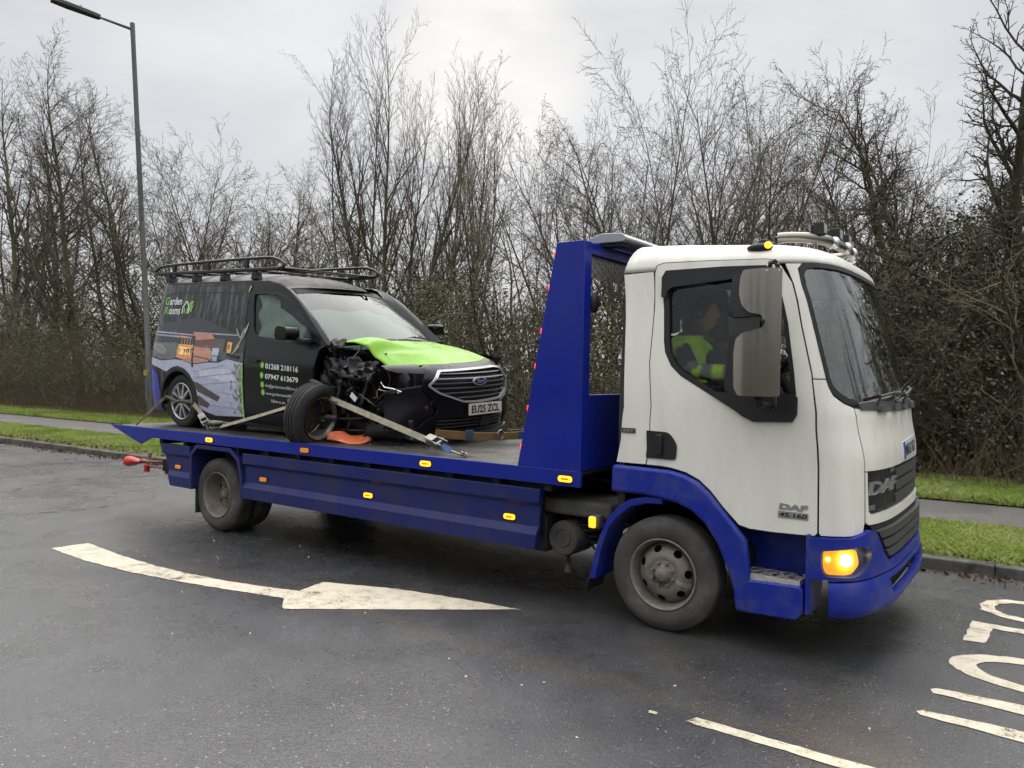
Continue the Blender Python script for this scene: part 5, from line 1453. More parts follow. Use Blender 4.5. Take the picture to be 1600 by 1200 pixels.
# grey beacon bar on top of the headboard
LB = rounded([(-0.70, 2.682), (-0.42, 2.682), (-0.39, 2.705), (-0.44, 2.745), (-0.60, 2.755), (-0.71, 2.725)], 0.02, 4)
mb = MB(); mb.prism(LB, lambda p, q, t: (p, t, q), -0.88, 0.88)
M_GREYL = mat('beacon_housing', (0.30, 0.31, 0.32), rough=0.35, coat=0.3, var=0.1, var_scale=5)
bb = mb.build('beacon_bar', M_GREYL, truck, 35, 0.03, bseg=3)
mb = MB(); mb.box(-0.70, -0.45, -0.85, -0.75, 2.66, 2.69); mb.build('beacon_bracket', M_BLK, bb)
mb = MB(); mb.box(-0.70, -0.45, 0.75, 0.85, 2.66, 2.69); mb.build('beacon_bracket', M_BLK, bb)

# ---- roof furniture
def roof_z(x, y): return 2.64 + 0.02 - 0.06 * smooth01((x + 0.3) / 1.1)
mb = MB(); lo = [cab(-0.02, 2.60, -0.01), cab(0.20, 2.60, -0.01)]
c0 = cab(0.10, 2.585, -0.012)
e0 = MB(); e0.sphere((0, 0, 0), 1.0, 14, 8, (0.085, 0.03, 0.026))
mk = e0.build('roof_marker', M_BLK, truck, 60); mk.location = c0; mk.rotation_euler = (R(-50), 0, 0)
e1 = MB(); e1.sphere((0.055, -0.014, 0.0), 1.0, 12, 8, (0.026, 0.022, 0.024)); e1.build('marker_lens', M_AMB_ON, mk, 60)
mb = MB(); mb.prism([(0.40, 2.63), (0.58, 2.61), (0.55, 2.64), (0.48, 2.675), (0.46, 2.675)], lambda p, q, t: (p, t, q), -0.55, -0.49); mb.build('aerial_fin', M_BLK, truck, 40, 0.01)
bar = [(0.56, -0.56, 2.665), (0.64, -0.54, 2.668), (0.74, -0.50, 2.664), (0.82, -0.40, 2.660), (0.86, -0.25, 2.655), (0.875, 0, 2.652), (0.86, 0.25, 2.655), (0.82, 0.40, 2.660), (0.74, 0.50, 2.664), (0.64, 0.54, 2.668), (0.56, 0.56, 2.665)]
mb = MB(); mb.tube(smooth_path(bar), 0.036, 14)
lb = mb.build('lamp_bar', mat('steel_tube', (0.24, 0.225, 0.20), rough=0.28, metal=1.0, var=0.1, var_scale=8), truck, 50)
for sy in (-1, 1):
    mb = MB(); mb.tube([(0.57, sy * 0.555, 2.69), (0.55, sy * 0.56, 2.59)], 0.03, 10); mb.build('bar_foot', M_STEEL, lb, 50)
    mb = MB(); mb.tube([(0.80, sy * 0.42, 2.70), (0.78, sy * 0.42, 2.55)], 0.018, 8); mb.build('bar_foot', M_STEEL, lb, 50)
M_LED = mat('led_face', (0.30, 0.30, 0.25), rough=0.2, coat=0.6)
for k, yy in enumerate((-0.42, -0.14, 0.14, 0.42)):
    xb = 0.88 - 0.25 * yy * yy
    mb = MB(); mb.box(xb - 0.055, xb + 0.01, yy - 0.052, yy + 0.052, 2.685, 2.768); mb.box(xb - 0.075, xb - 0.055, yy - 0.042, yy + 0.042, 2.70, 2.758); mb.cyl((xb - 0.02, yy, 2.65), (xb - 0.02, yy, 2.70), 0.014, n=8)
    sp = mb.build('work_lamp', M_BLK, truck, 40, 0.006)
    mb = MB(); mb.box(xb + 0.008, xb + 0.014, yy - 0.034, yy + 0.034, 2.697, 2.757); mb.build('lamp_face', M_LED, sp, 40, 0.004)
for yy in (-0.28, 0.0, 0.28, 0.50):
    xb = 0.875 - 0.25 * yy * yy
    mb = MB(); mb.lathe([(0.0, 0.022), (0.022, 0.018), (0.036, 0.006), (0.042, -0.012), (0.036, -0.05), (0.0, -0.07)], (xb + 0.035, yy, 2.652), (1, 0, 0.1), 20)
    mb.build('round_lamp', M_CHROME, truck, 50)

# ---- red folded stay at the tail
M_REDP = mat('red_paint', (0.62, 0.035, 0.022), rough=0.4, var=0.12, var_scale=9, dirt=(0.2, 0.03, 0.02), dirt_amt=0.4)
mb = MB(); mb.box(-6.42, -5.95, -0.86, -0.70, 0.50, 0.64); mb.box(-6.40, -6.20, -0.70, 0.70, 0.52, 0.62); tb = mb.build('tail_bracket', M_BLKM, truck, 35, 0.008)
mb = MB(); mb.tube([(-6.40, -0.80, 0.60), (-6.95, -0.80, 0.575)], 0.030, 10)
mb.tube([(-6.95, -0.80, 0.57), (-7.10, -0.80, 0.555), (-7.26, -0.80, 0.545), (-7.30, -0.80, 0.545)], [0.032, 0.045, 0.066, 0.064], 14); mb.tube([(-6.40, -0.80, 0.52), (-6.80, -0.80, 0.515)], 0.016, 8)
mb.cyl((-6.42, -0.80, 0.46), (-6.42, -0.80, 0.63), 0.026, n=10); mb.cyl((-6.86, -0.80, 0.45), (-6.86, -0.80, 0.53), 0.035, n=10)
stay = mb.build('tail_stay', M_REDP, truck, 50)
mb = MB(); mb.sphere((-6.72, -0.86, 0.66), 0.036, 12, 8); mb.cyl((-6.72, -0.86, 0.58), (-6.72, -0.86, 0.64), 0.012, n=8); mb.build('tail_lamp', mat('pale_lens', (0.75, 0.70, 0.62), rough=0.25, coat=0.5), stay, 60)

# ================================================================== THE CRASHED VAN on the deck (own frame: x forward from rear axle, z up from deck)
M_VBLK = mat('van_black', (0.006, 0.006, 0.007), rough=0.22, spec=0.35, coat=0.15, coat_rough=0.06, var=0.15, var_scale=4, rough_var=0.06)
M_VSTREAK = mat('van_black_streaked', (0.012, 0.012, 0.013), rough=0.32, spec=0.4, coat=0.1, coat_rough=0.12, dirt=(0.17, 0.17, 0.17), dirt_amt=0.65, dirt_scale=1.9, stretch=(9, 9, 0.8), rough_var=0.1)  # black with pale grey vertical streaks
M_LIME = mat('lime_paint', (0.20, 0.43, 0.030), rough=0.32, spec=0.28, coat=0.0, dirt=(0.30, 0.42, 0.16), dirt_amt=0.5, dirt_scale=9, bump=0.35, bump_scale=16, rough_var=0.1, var=0.08, var_scale=6)
M_ALLOY = mat('alloy', (0.55, 0.55, 0.56), rough=0.3, metal=0.9, var=0.1, var_scale=10)
M_STEELD = mat('dark_steel', (0.11, 0.10, 0.095), rough=0.5, metal=0.7, var=0.3, var_scale=20, dirt=(0.09, 0.055, 0.035), dirt_amt=0.6, dirt_scale=14)
M_TRIM = mat('van_trim', (0.018, 0.018, 0.019), rough=0.55, var=0.2, var_scale=10)
M_PALE = mat('airbag_cloth', (0.60, 0.66, 0.60), rough=0.85, var=0.12, var_scale=9, bump=0.4, bump_scale=14)
M_VGLASS = glass_mat('van_glass', (0.74, 0.84, 0.79), ior=1.5, base=0.0)
M_VSCREEN = glass_mat('van_windscreen_glass', (0.72, 0.82, 0.78), ior=1.5, base=0.0)
van = empty('van', (-6.27, 0.17, 1.060), (R(2.2), R(2.0), 0.0), label='crashed black panel van with lime green bonnet strapped on the truck bed', cat='van')

VPR = [(0.13, 0.85), (0.20, 0.895), (0.35, 0.915), (0.60, 0.925), (0.80, 0.922), (0.92, 0.905), (1.0, 0.885), (1.3, 0.825), (1.50, 0.785), (1.64, 0.752), (1.70, 0.728)]
def vhw(z):
    if z <= VPR[0][0]: return VPR[0][1]
    for (a, b), (c, d) in zip(VPR, VPR[1:]):
        if z <= c: return b + (d - b) * (z - a) / (c - a)
    return VPR[-1][1]
def vside(x, z, d=0.0, s=-1):
    w = vhw(z)
    if x < -0.45: w -= 0.13 * ((-0.45 - x) / 0.3) ** 2.2
    if x > 2.2: w -= 0.14 * ((x - 2.2) / 1.2) ** 2
    return Vector((x, s * (w - d), z))
def vsf(x, z, d=0.0): return vside(x, z, d, 1)
ARCHV = [(0.36 * math.cos(a) * 1.02, 0.32 + 0.36 * math.sin(a)) for a in [PI * i / 18 for i in range(19)]]
ARCHV = [(0.37, 0.14)] + ARCHV + [(-0.37, 0.14)]
REAR = [(-0.70, 0.20), (-0.745, 0.35), (-0.752, 0.70), (-0.75, 0.95), (-0.735, 1.15), (-0.705, 1.35), (-0.66, 1.53), (-0.60, 1.65), (-0.55, 1.695)]
SIDE = [(1.245, 0.155), (1.25, 0.60), (1.238, 0.95), (1.18, 1.20), (1.145, 1.45), (1.152, 1.60), (1.175, 1.68), (1.19, 1.70)] + REAR[::-1] + [(-0.60, 0.155), (-0.375, 0.155)] + \
       [(0.372 * math.cos(a), 0.32 + 0.36 * math.sin(a)) for a in [PI - PI * i / 18 for i in range(19)]] + [(0.375, 0.155)]
for s, fn in ((-1, vside), (1, vsf)):
    panel('side_wall', SIDE, [], fn, M_VSTREAK, van, thick=0.02, step=0.07)
DOORV = [(1.255, 0.16), (1.262, 0.60), (1.25, 0.95), (1.192, 1.20), (1.157, 1.45), (1.162, 1.60), (1.185, 1.68), (1.20, 1.695), (1.45, 1.685), (1.62, 1.655), (1.78, 1.595), (1.95, 1.495), (2.15, 1.34), (2.37, 1.155), (2.52, 1.03), (2.42, 0.98), (2.37, 0.78), (2.38, 0.55), (2.36, 0.30), (2.30, 0.16)]
WINV = rounded([(1.225, 1.555), (1.25, 1.40), (1.315, 1.16), (1.37, 1.085), (1.83, 1.052), (2.25, 1.03), (2.262, 1.10), (2.12, 1.275), (1.86, 1.468), (1.68, 1.535), (1.46, 1.560)], [0.03, 0.02, 0.03, 0.04, 0, 0.03, 0.02, 0.03, 0.03, 0.03, 0.0], 3)
for s, fn in ((-1, vside), (1, vsf)):
    dr = panel('front_door', DOORV, [WINV], fn, M_VBLK, van, thick=0.03, step=0.06)
    panel('window_trim', offset_poly(WINV, -0.020), [offset_poly(WINV, 0.012)], fn, M_TRIM, dr, thick=0.02, step=0.06, off=-0.003)
    panel('door_window', WINV, [], fn, M_VGLASS, dr, thick=0.0, step=0.1, off=0.015, smooth=60)
    panel('quarter_glass', [(2.30, 1.035), (2.305, 1.09), (2.44, 1.02)], [], fn, M_VGLASS, dr, thick=0.004, step=0.1, off=-0.004)
    # handles: dark recess with a grip
    for (hx, hz) in ((1.40, 0.852), (1.065, 0.876)):
        par = dr if hx > 1.2 else van
        rc = panel('handle_recess', [(hx + 0.105 * math.cos(t * PI / 10), hz + 0.040 * math.sin(t * PI / 10) - 0.02 * math.cos(t * PI / 10)) for t in range(20)], [], fn, M_TRIM, par, thick=0.004, step=0.04, off=-0.002)
        if par is dr:
            panel('door_handle', rounded([(hx - 0.105, hz + 0.020), (hx + 0.105, hz - 0.006), (hx + 0.105, hz - 0.030), (hx - 0.105, hz - 0.004)], 0.012), [], fn, M_VBLK, dr, thick=0.02, step=0.05, off=-0.028)
        else:
            panel('door_handle', rounded([(hx - 0.105, hz + 0.020), (hx + 0.105, hz - 0.006), (hx + 0.105, hz - 0.030), (hx - 0.105, hz - 0.004)], 0.012), [], fn, M_VBLK, van, thick=0.02, step=0.05, off=-0.028)
# pressed window outline, sliding door seam and rail
def seam(name, pts, w, m_, off=-0.001, fn=vside, par=None):
    mb = MB()
    for i in range(len(pts) - 1):
        a = Vector(pts[i]); b = Vector(pts[i + 1]); k = max(1, int((b - a).length / 0.06)); nn = Vector((-(b - a).y, (b - a).x)).normalized() * w / 2
        for q in range(k):
            p = a + (b - a) * (q / k); r_ = a + (b - a) * ((q + 1) / k)
            mb.add([fn(*(p - nn), off), fn(*(r_ - nn), off), fn(*(r_ + nn), off), fn(*(p + nn), off)], [(0, 1, 2, 3)])
    return mb.build(name, m_, par or van, 40)
REC = rounded([(1.06, 1.560), (0.135, 1.578), (-0.30, 1.572), (-0.48, 1.545), (-0.57, 1.25), (-0.535, 1.18), (-0.36, 1.14), (0.19, 1.115), (1.06, 1.10)], [0, 0.05, 0.08, 0.10, 0.08, 0.06, 0.06, 0, 0], 4)
seam('window_pressing', REC[:-1], 0.012, M_TRIM)
seam('door_seam', [(0.10, 1.575), (0.12, 1.63), (0.22, 1.655), (1.15, 1.655)], 0.010, M_TRIM)
seam('door_seam', [(0.10, 1.575), (0.10, 1.12), (0.12, 0.95), (0.16, 0.70)], 0.008, M_TRIM)
seam('slide_rail', [(-0.70, 0.985), (-0.06, 0.975), (0.09, 0.97)], 0.022, M_TRIM, -0.003)
seam('roof_gutter', [(-0.50, 1.688), (1.45, 1.683)], 0.016, M_TRIM, -0.003)
# tail: rounded end panel
mb = MB(); rows = []
for (xr, z) in REAR:
    rows.append([Vector((xr, 0, z)) + Vector((-0.05 * (1 - abs(t) ** 3), 0, 0)) + Vector((0, t * vside(xr, z).y * -1, 0)) for t in [i / 8 - 1 for i in range(17)]])
mb.add([p for r_ in rows for p in r_], [(j * 17 + i, (j + 1) * 17 + i, (j + 1) * 17 + i + 1, j * 17 + i + 1) for j in range(len(rows) - 1) for i in range(16)])
mb.build('tail_panel', M_VSTREAK, van, 60)
# roof
def v_roof(x, t):
    H = 1.815 - 0.06 * smooth01((-0.2 - x) / 0.45) - 0.05 * smooth01((x - 0.7) / 0.8) - 0.135 * smooth01((x - 1.25) / 0.62)
    ze = 1.692 - (0.095 * smooth01((x - 1.40) / 0.42))
    w = abs(vside(x, ze).y) - 0.02 * smooth01((x - 1.4) / 0.4)
    a = abs(t); ee = (1 - (1 - (1 - a) ** 1.0) ** 3.2)
    xo = x - 0.22 * a * a * smooth01((x - 1.0) / 0.8)
    return Vector((xo, t * w, ze + (H - ze) * (1 - a ** 3.4)))
mb = MB(); nx_, nt_ = 30, 24
vs = [v_roof(-0.585 + (1.83 + 0.585) * i / nx_, -1 + 2 * j / nt_) for i in range(nx_ + 1) for j in range(nt_ + 1)]
mb.add(vs, [(i * (nt_ + 1) + j, (i + 1) * (nt_ + 1) + j, (i + 1) * (nt_ + 1) + j + 1, i * (nt_ + 1) + j + 1) for i in range(nx_) for j in range(nt_)])
M_VDULL = mat('van_black_dull', (0.010, 0.010, 0.011), rough=0.42, spec=0.2, var=0.2, var_scale=6, rough_var=0.08)
vroof = mb.build('roof', M_VDULL, van, 50)
# windscreen and its pillars
def v_ws(s, t, d=0.0):
    return Vector((2.62 + (1.815 - 2.62) * t - (0.13 - 0.05 * t) * s * s - d * 0.5, s * (0.785 - 0.155 * t), 1.08 + (1.595 - 1.08) * t - 0.03 * s * s + 0.022 * math.sin(PI * t) - d * 0.85))
panel('windscreen', [(-1, 0), (1, 0), (1, 1), (-1, 1)], [], v_ws, M_VSCREEN, van, thick=0.0, step=0.12, smooth=80)
for s in (-1, 1):
    mb = MB(); rows = []
    for i in range(13):
        t = i / 12
        e = v_ws(s, t); q = {0: 0}
        xq = 2.52 + (1.45 - 2.52) * t
        zq = [(2.52, 1.03), (2.37, 1.155), (2.15, 1.34), (1.95, 1.495), (1.78, 1.595), (1.62, 1.655), (1.45, 1.685)]
        zz = 1.685
        for (a, b), (c, d) in zip(zq, zq[1:]):
            if c <= xq <= a: zz = b + (d - b) * (a - xq) / (a - c)
        o = vside(xq, zz, 0.0, s)
        m_ = (e + o) / 2 + Vector((0.02, s * 0.015, 0.028))
        rows.append([e + Vector((0, 0, -0.005)), e + Vector((0.008, s * 0.02, 0.012)), m_, o + Vector((0.006, -s * 0.012, 0.012)), o])
    mb.add([p for r_ in rows for p in r_], [(j * 5 + i, (j + 1) * 5 + i, (j + 1) * 5 + i + 1, j * 5 + i + 1) for j in range(12) for i in range(4)])
    mb.build('windscreen_pillar', M_VBLK, van, 60)
mb = MB(); rows = [[v_roof(1.83, -1 + 2 * j / 24) for j in range(25)], [v_ws((-1 + 2 * j / 24) * 1.0, 1.03, -0.012) for j in range(25)], [v_ws((-1 + 2 * j / 24) * 1.0, 0.975, -0.004) for j in range(25)]]
mb.add([p for r_ in rows for p in r_], [(j * 25 + i, (j + 1) * 25 + i, (j + 1) * 25 + i + 1, j * 25 + i + 1) for j in range(2) for i in range(24)])
mb.build('roof_header', M_VDULL, van, 60)
mb = MB()
mb.add(*panel_mesh([(-1, -0.06), (1, -0.06), (1, 0.02), (-1, 0.02)], [], lambda s, t, d: v_ws(s, t, d - 0.008), 0.01, 0.1)); mb.build('scuttle', M_TRIM, van, 50)
mb = MB(); mb.tube([v_ws(0.0, -0.03, -0.03), v_ws(0.35, 0.03, -0.03), v_ws(0.85, 0.035, -0.02)], 0.010, 6); mb.build('wiper', M_TRIM, van, 50)
# cabin inside
mb = MB(); mb.box(-0.55, 2.25, -0.68, 0.68, 0.20, 0.26); mb.box(1.05, 1.10, -0.70, 0.70, 0.26, 1.55); mb.box(2.10, 2.50, -0.66, 0.66, 0.60, 0.98); mb.build('cabin', M_TRIM, van)
mb = MB(); mb.add(*panel_mesh([(-0.95, 0.03), (0.95, 0.03), (0.93, 0.80), (-0.93, 0.80)], [], lambda s, t, d: v_ws(s, t, 0.13 + 0.03 * math.sin(s * 7 + t * 3) * math.sin(t * 11) + d), 0.0, 0.07)); mb.build('deployed_airbag', mat('airbag_grey', (0.15, 0.18, 0.175), rough=0.85, var=0.15, var_scale=4), van, 60)
rngv = random.Random(4)
mb = MB(); nu, nv = 22, 14; vs = []
for i in range(nu + 1):
    for j in range(nv + 1):
        z = 1.0 + 0.56 * j / nv; xm = 2.22 - 0.86 * max(0, z - 1.10) / 0.46; x = 1.30 + (max(xm, 1.40) - 1.30) * i / nu
        w = 0.035 * math.sin(x * 17 + z * 5) + 0.025 * math.sin(z * 26 - x * 8) + rngv.uniform(-0.006, 0.006)
        vs.append((x, -vhw(z) + 0.085 + w, z))
mb.add(vs, [(i * (nv + 1) + j, (i + 1) * (nv + 1) + j, (i + 1) * (nv + 1) + j + 1, i * (nv + 1) + j + 1) for i in range(nu) for j in range(nv)])
mb.build('curtain_airbag', M_PALE, van, 60)
for sy in (-0.40, 0.40):
    mb = MB(); mb.box(1.12, 1.26, sy - 0.22, sy + 0.22, 0.5, 1.30); mb.box(1.2, 1.65, sy - 0.24, sy + 0.24, 0.45, 0.62); mb.build('seat', M_TRIM, van, 40, 0.05)
# sills
for s in (-1, 1):
    mb = MB(); mb.box(0.37, 2.30, *sorted((s * 0.86, s * 0.70)), 0.125, 0.165); mb.build('sill', M_TRIM, van, 40, 0.01)
mb = MB(); mb.box(-0.6, 2.4, -0.7, 0.7, 0.12, 0.20); mb.build('underbody', M_BLKM, van)
mb = MB(); mb.prism(ARCHV, lambda a, b, t: (a, t, b), -0.70, -0.66); mb.prism(ARCHV, lambda a, b, t: (a, t, b), 0.66, 0.70); mb.build('wheel_well', M_BLKM, van)
for s in (-1, 1):
    mb = MB(); A2 = [(0.385 * math.cos(a), 0.32 + 0.373 * math.sin(a)) for a in [PI * i / 20 for i in range(21)]]; A3 = [(0.345 * math.cos(a), 0.32 + 0.335 * math.sin(a)) for a in [PI - PI * i / 20 for i in range(21)]]
    mb.prism(A2 + A3, lambda a, b, t: (a, t, b), *sorted((s * 0.928, s * 0.70))); mb.build('wheel_arch', M_TRIM, van, 30, 0.004)

# ---- printed livery and painted reflections: flat colour shapes laid on the skin, one mesh with a colour attribute
def print_mat(name):
    m, n, l, b = node_mat(name)
    a = n.new('ShaderNodeAttribute'); a.attribute_name = 'ink'
    tc = N(n, 'ShaderNodeTexCoord'); ns = N(n, 'ShaderNodeTexNoise', Scale=22.0, Detail=6.0, Roughness=0.7); l.new(tc.outputs['Object'], ns.inputs['Vector'])
    mr = N(n, 'ShaderNodeMapRange', From_Min=0.25, From_Max=0.75, To_Min=1.15, To_Max=1.9); l.new(ns.outputs['Fac'], mr.inputs['Value'])
    v = N(n, 'ShaderNodeVectorMath', operation='SCALE'); l.new(a.outputs['Color'], v.inputs[0]); l.new(mr.outputs[0], v.inputs['Scale'])
    l.new(v.outputs[0], b.inputs['Base Color']); b.inputs['Roughness'].default_value = 0.35; b.inputs['Coat Weight'].default_value = 0.1
    return m
M_PRINT = print_mat('vinyl_print')
PR_V, PR_F, PR_C = [], [], []
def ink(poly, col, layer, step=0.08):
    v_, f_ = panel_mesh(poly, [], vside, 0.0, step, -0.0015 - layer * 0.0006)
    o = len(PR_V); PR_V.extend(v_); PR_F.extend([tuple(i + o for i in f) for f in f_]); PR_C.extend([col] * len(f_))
def clip_arch(poly):      # push points out of the wheel opening
    out = []
    for x, z in resample(poly, 0.04):
        r = math.hypot(x, z - 0.32)
        if r < 0.392 and z > 0.0:
            k = 0.392 / max(r, 1e-3); x, z = x * k, 0.32 + (z - 0.32) * k
        out.append((x, z))
    return out
ink([(-0.70, 1.10), (-0.56, 1.19), (-0.32, 1.225), (-0.10, 1.235), (0.16, 1.275), (0.34, 1.278), (0.62, 1.21), (1.06, 1.105), (0.3, 1.085)], (0.022, 0.023, 0.030), 0)
ink([(-0.735, 1.085), (-0.1, 1.085), (1.20, 1.10), (1.235, 0.78), (0.60, 0.74), (-0.30, 0.76), (-0.735, 0.80)], (0.020, 0.019, 0.026), 1)
ink([(-0.72, 1.122), (0.225, 1.088), (0.225, 1.076), (-0.72, 1.105)], (0.30, 0.29, 0.34), 2)
ink([(-0.71, 1.088), (0.21, 1.058), (0.21, 1.040), (-0.71, 1.068)], (0.20, 0.19, 0.25), 2)
ink([(0.225, 1.118), (1.08, 1.102), (1.08, 1.088), (0.225, 1.104)], (0.22, 0.22, 0.24), 2)
ink([(0.235, 1.115), (0.585, 1.106), (0.66, 1.045), (0.25, 1.020)], (0.34, 0.15, 0.10), 3)
ink([(-0.05, 1.070), (0.12, 1.065), (0.12, 1.045), (-0.05, 1.050)], (0.40, 0.20, 0.12), 3)
ink([(0.26, 1.02), (0.70, 1.035), (0.72, 0.93), (0.30, 0.95)], (0.085, 0.040, 0.030), 3)
ink([(0.66, 1.05), (0.86, 1.05), (0.86, 0.90), (0.68, 0.92)], (0.060, 0.055, 0.042), 4)
for k in range(5): ink([(0.02 + k * 0.055, 1.045), (0.035 + k * 0.055, 1.045), (0.035 + k * 0.055, 0.96), (0.02 + k * 0.055, 0.96)], (0.30, 0.16, 0.07), 4)
ink([(-0.65, 0.985), (-0.05, 0.985), (-0.03, 0.86), (-0.06, 0.80), (-0.36, 0.775), (-0.52, 0.83)], (0.085, 0.088, 0.090), 5)
ink([(-0.62, 0.95), (-0.40, 0.97), (-0.25, 0.90), (-0.30, 0.84), (-0.45, 0.86)], (0.15, 0.155, 0.150), 6)
ink([(-0.735, 0.93), (-0.685, 0.93), (-0.685, 0.885), (-0.735, 0.885)], (0.75, 0.42, 0.16), 6)
ink([(-0.03, 0.975), (0.27, 0.965), (0.28, 0.83), (0.10, 0.795), (-0.05, 0.82)], (0.48, 0.22, 0.085), 5)
ink([(-0.01, 0.945), (0.21, 0.935), (0.21, 0.86), (0.0, 0.85)], (0.85, 0.50, 0.18), 6)
for k in range(6): ink([(0.005 + k * 0.042, 0.935), (0.028 + k * 0.042, 0.93), (0.020 + k * 0.042, 0.845), (0.010 + k * 0.042, 0.845)], (1.0, 0.72, 0.34) if k % 2 else (0.62, 0.30, 0.08), 7)
for k in range(4): ink([(0.11 + k * 0.04, 0.915 + k * 0.004), (0.14 + k * 0.04, 0.918 + k * 0.004), (0.13 + k * 0.04, 0.875), (0.115 + k * 0.04, 0.875)], (0.03, 0.02, 0.015), 8)
ink([(0.28, 0.955), (0.62, 0.935), (0.69, 0.86), (0.60, 0.79), (0.30, 0.755), (0.10, 0.79), (0.28, 0.83)], (0.36, 0.18, 0.125), 7)
ink([(0.245, 1.07), (0.285, 1.07), (0.285, 0.98), (0.245, 0.98)], (0.020, 0.016, 0.02), 8)
ink([(0.268, 0.945), (0.300, 0.945), (0.315, 0.715), (0.280, 0.715)], (0.012, 0.010, 0.012), 8)
ink([(0.29, 0.852), (0.62, 0.822), (0.62, 0.812), (0.29, 0.842)], (0.02, 0.015, 0.015), 9)
ink([(0.655, 0.945), (0.78, 0.945), (0.79, 0.79), (0.655, 0.795)], (0.30, 0.36, 0.44), 8)
ink([(0.66, 0.865), (0.785, 0.862), (0.79, 0.785), (0.662, 0.79)], (0.05, 0.055, 0.07), 9)
ink([(0.68, 0.855), (0.765, 0.852), (0.765, 0.80), (0.68, 0.805)], (0.26, 0.30, 0.37), 10)
ink([(0.915, 1.02), (1.0, 1.015), (1.005, 0.90), (0.93, 0.90)], (0.55, 0.27, 0.05), 6)
ink([(0.935, 0.985), (0.965, 0.99), (0.955, 0.93), (0.94, 0.94)], (0.05, 0.03, 0.02), 7)
ink([(0.80, 0.905), (1.235, 0.91), (1.24, 0.82), (0.80, 0.82)], (0.055, 0.055, 0.065), 5)
# timber deck
DECKP = clip_arch([(-0.735, 0.80), (-0.50, 0.79), (-0.36, 0.765), (-0.06, 0.79), (0.10, 0.785), (0.30, 0.745), (0.60, 0.78), (0.80, 0.785), (0.95, 0.83), (1.24, 0.80), (1.25, 0.22), (0.70, 0.185), (0.42, 0.24), (0.375, 0.40), (0.25, 0.62), (0.0, 0.72), (-0.25, 0.64), (-0.45, 0.69), (-0.735, 0.74)])
ink(DECKP, (0.34, 0.355, 0.455), 6, 0.07)
ink([(0.40, 0.70), (1.0, 0.72), (1.22, 0.60), (1.22, 0.52), (0.80, 0.60), (0.46, 0.62)], (0.42, 0.43, 0.51), 7)
ink([(0.60, 0.42), (1.24, 0.46), (1.24, 0.36), (0.86, 0.36)], (0.33, 0.35, 0.44), 7)
for (a, b, c, d) in ((0.36, 0.60, 1.22, 0.70), (0.42, 0.52, 1.22, 0.60), (0.30, 0.66, 0.90, 0.76), (0.80, 0.46, 1.24, 0.44), (0.60, 0.30, 1.24, 0.29)):
    nn = Vector((-(d - b), c - a)).normalized() * 0.004
    ink([(a - nn.x, b - nn.y), (c - nn.x, d - nn.y), (c + nn.x, d + nn.y), (a + nn.x, b + nn.y)], (0.21, 0.22, 0.31), 9)
ink(clip_arch([(0.28, 0.56), (0.40, 0.545), (0.83, 0.405), (0.765, 0.352), (0.40, 0.44)]), (0.062, 0.052, 0.046), 10)
ink(clip_arch([(0.385, 0.385), (0.42, 0.40), (0.62, 0.315), (0.57, 0.262), (0.42, 0.29)]), (0.058, 0.048, 0.044), 10)
# rear quarter: blue print, with a blue beacon's reflections painted in as bright patches
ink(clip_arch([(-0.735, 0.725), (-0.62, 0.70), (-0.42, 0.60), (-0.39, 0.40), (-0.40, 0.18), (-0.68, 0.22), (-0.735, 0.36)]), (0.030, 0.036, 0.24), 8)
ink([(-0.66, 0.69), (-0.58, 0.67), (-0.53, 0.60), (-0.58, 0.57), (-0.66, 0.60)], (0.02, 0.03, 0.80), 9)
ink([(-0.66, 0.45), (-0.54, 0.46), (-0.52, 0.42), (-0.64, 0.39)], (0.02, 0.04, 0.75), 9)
ink([(-0.70, 0.58), (-0.64, 0.57), (-0.62, 0.49), (-0.69, 0.48)], (0.30, 0.05, 0.09), 9)
# plants beside the door and the lime edge
rngp = random.Random(8)
def leafshape(x, z, L, w, ang, col, layer):
    c, s_ = math.cos(ang), math.sin(ang)
    pts = [(0, 0), (0.3 * L, w), (0.7 * L, w * 0.8), (L, 0), (0.6 * L, -w * 0.5), (0.25 * L, -w * 0.6)]
    q = [(min(x + a * c - b * s_, 1.243), z + a * s_ + b * c) for a, b in pts]
    ink(q, col, layer, 0.5)
for k in range(90):
    x = 1.235 - abs(rngp.gauss(0, 0.085)); z = rngp.uniform(0.24, 0.76)
    g_ = rngp.random()
    leafshape(x, z, rngp.uniform(0.03, 0.075), rngp.uniform(0.005, 0.012), rngp.uniform(0.3, 2.6), (0.10 + 0.12 * g_, 0.13 + 0.16 * g_, 0.055 + 0.05 * g_) if rngp.random() < 0.75 else (0.045, 0.06, 0.03), 11 + k % 5)
for k in range(11):
    leafshape(1.13 + rngp.uniform(-0.02, 0.05), 0.95 + rngp.uniform(0, 0.16), rngp.uniform(0.10, 0.20), 0.012, rngp.uniform(0.9, 2.5) if k % 3 else rngp.uniform(3.7, 4.6), (0.20, 0.23, 0.15), 11 + k % 4)
ink([(1.222, 0.20), (1.245, 0.20), (1.246, 0.60), (1.238, 0.80), (1.226, 0.80), (1.230, 0.55)], (0.22, 0.48, 0.06), 17)
ink([(1.15, 1.63), (1.175, 1.635), (1.150, 1.57), (1.140, 1.57)], (0.24, 0.52, 0.05), 17)
me = bpy.data.meshes.new('livery_print_and_glints'); me.from_pydata([tuple(p) for p in PR_V], [], PR_F)
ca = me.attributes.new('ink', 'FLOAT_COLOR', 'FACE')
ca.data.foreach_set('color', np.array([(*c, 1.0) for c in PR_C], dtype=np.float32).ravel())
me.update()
link('livery_print_and_glints', me, M_PRINT, van, 60, label='printed picture of a garden building with painted blue reflections on the van side')
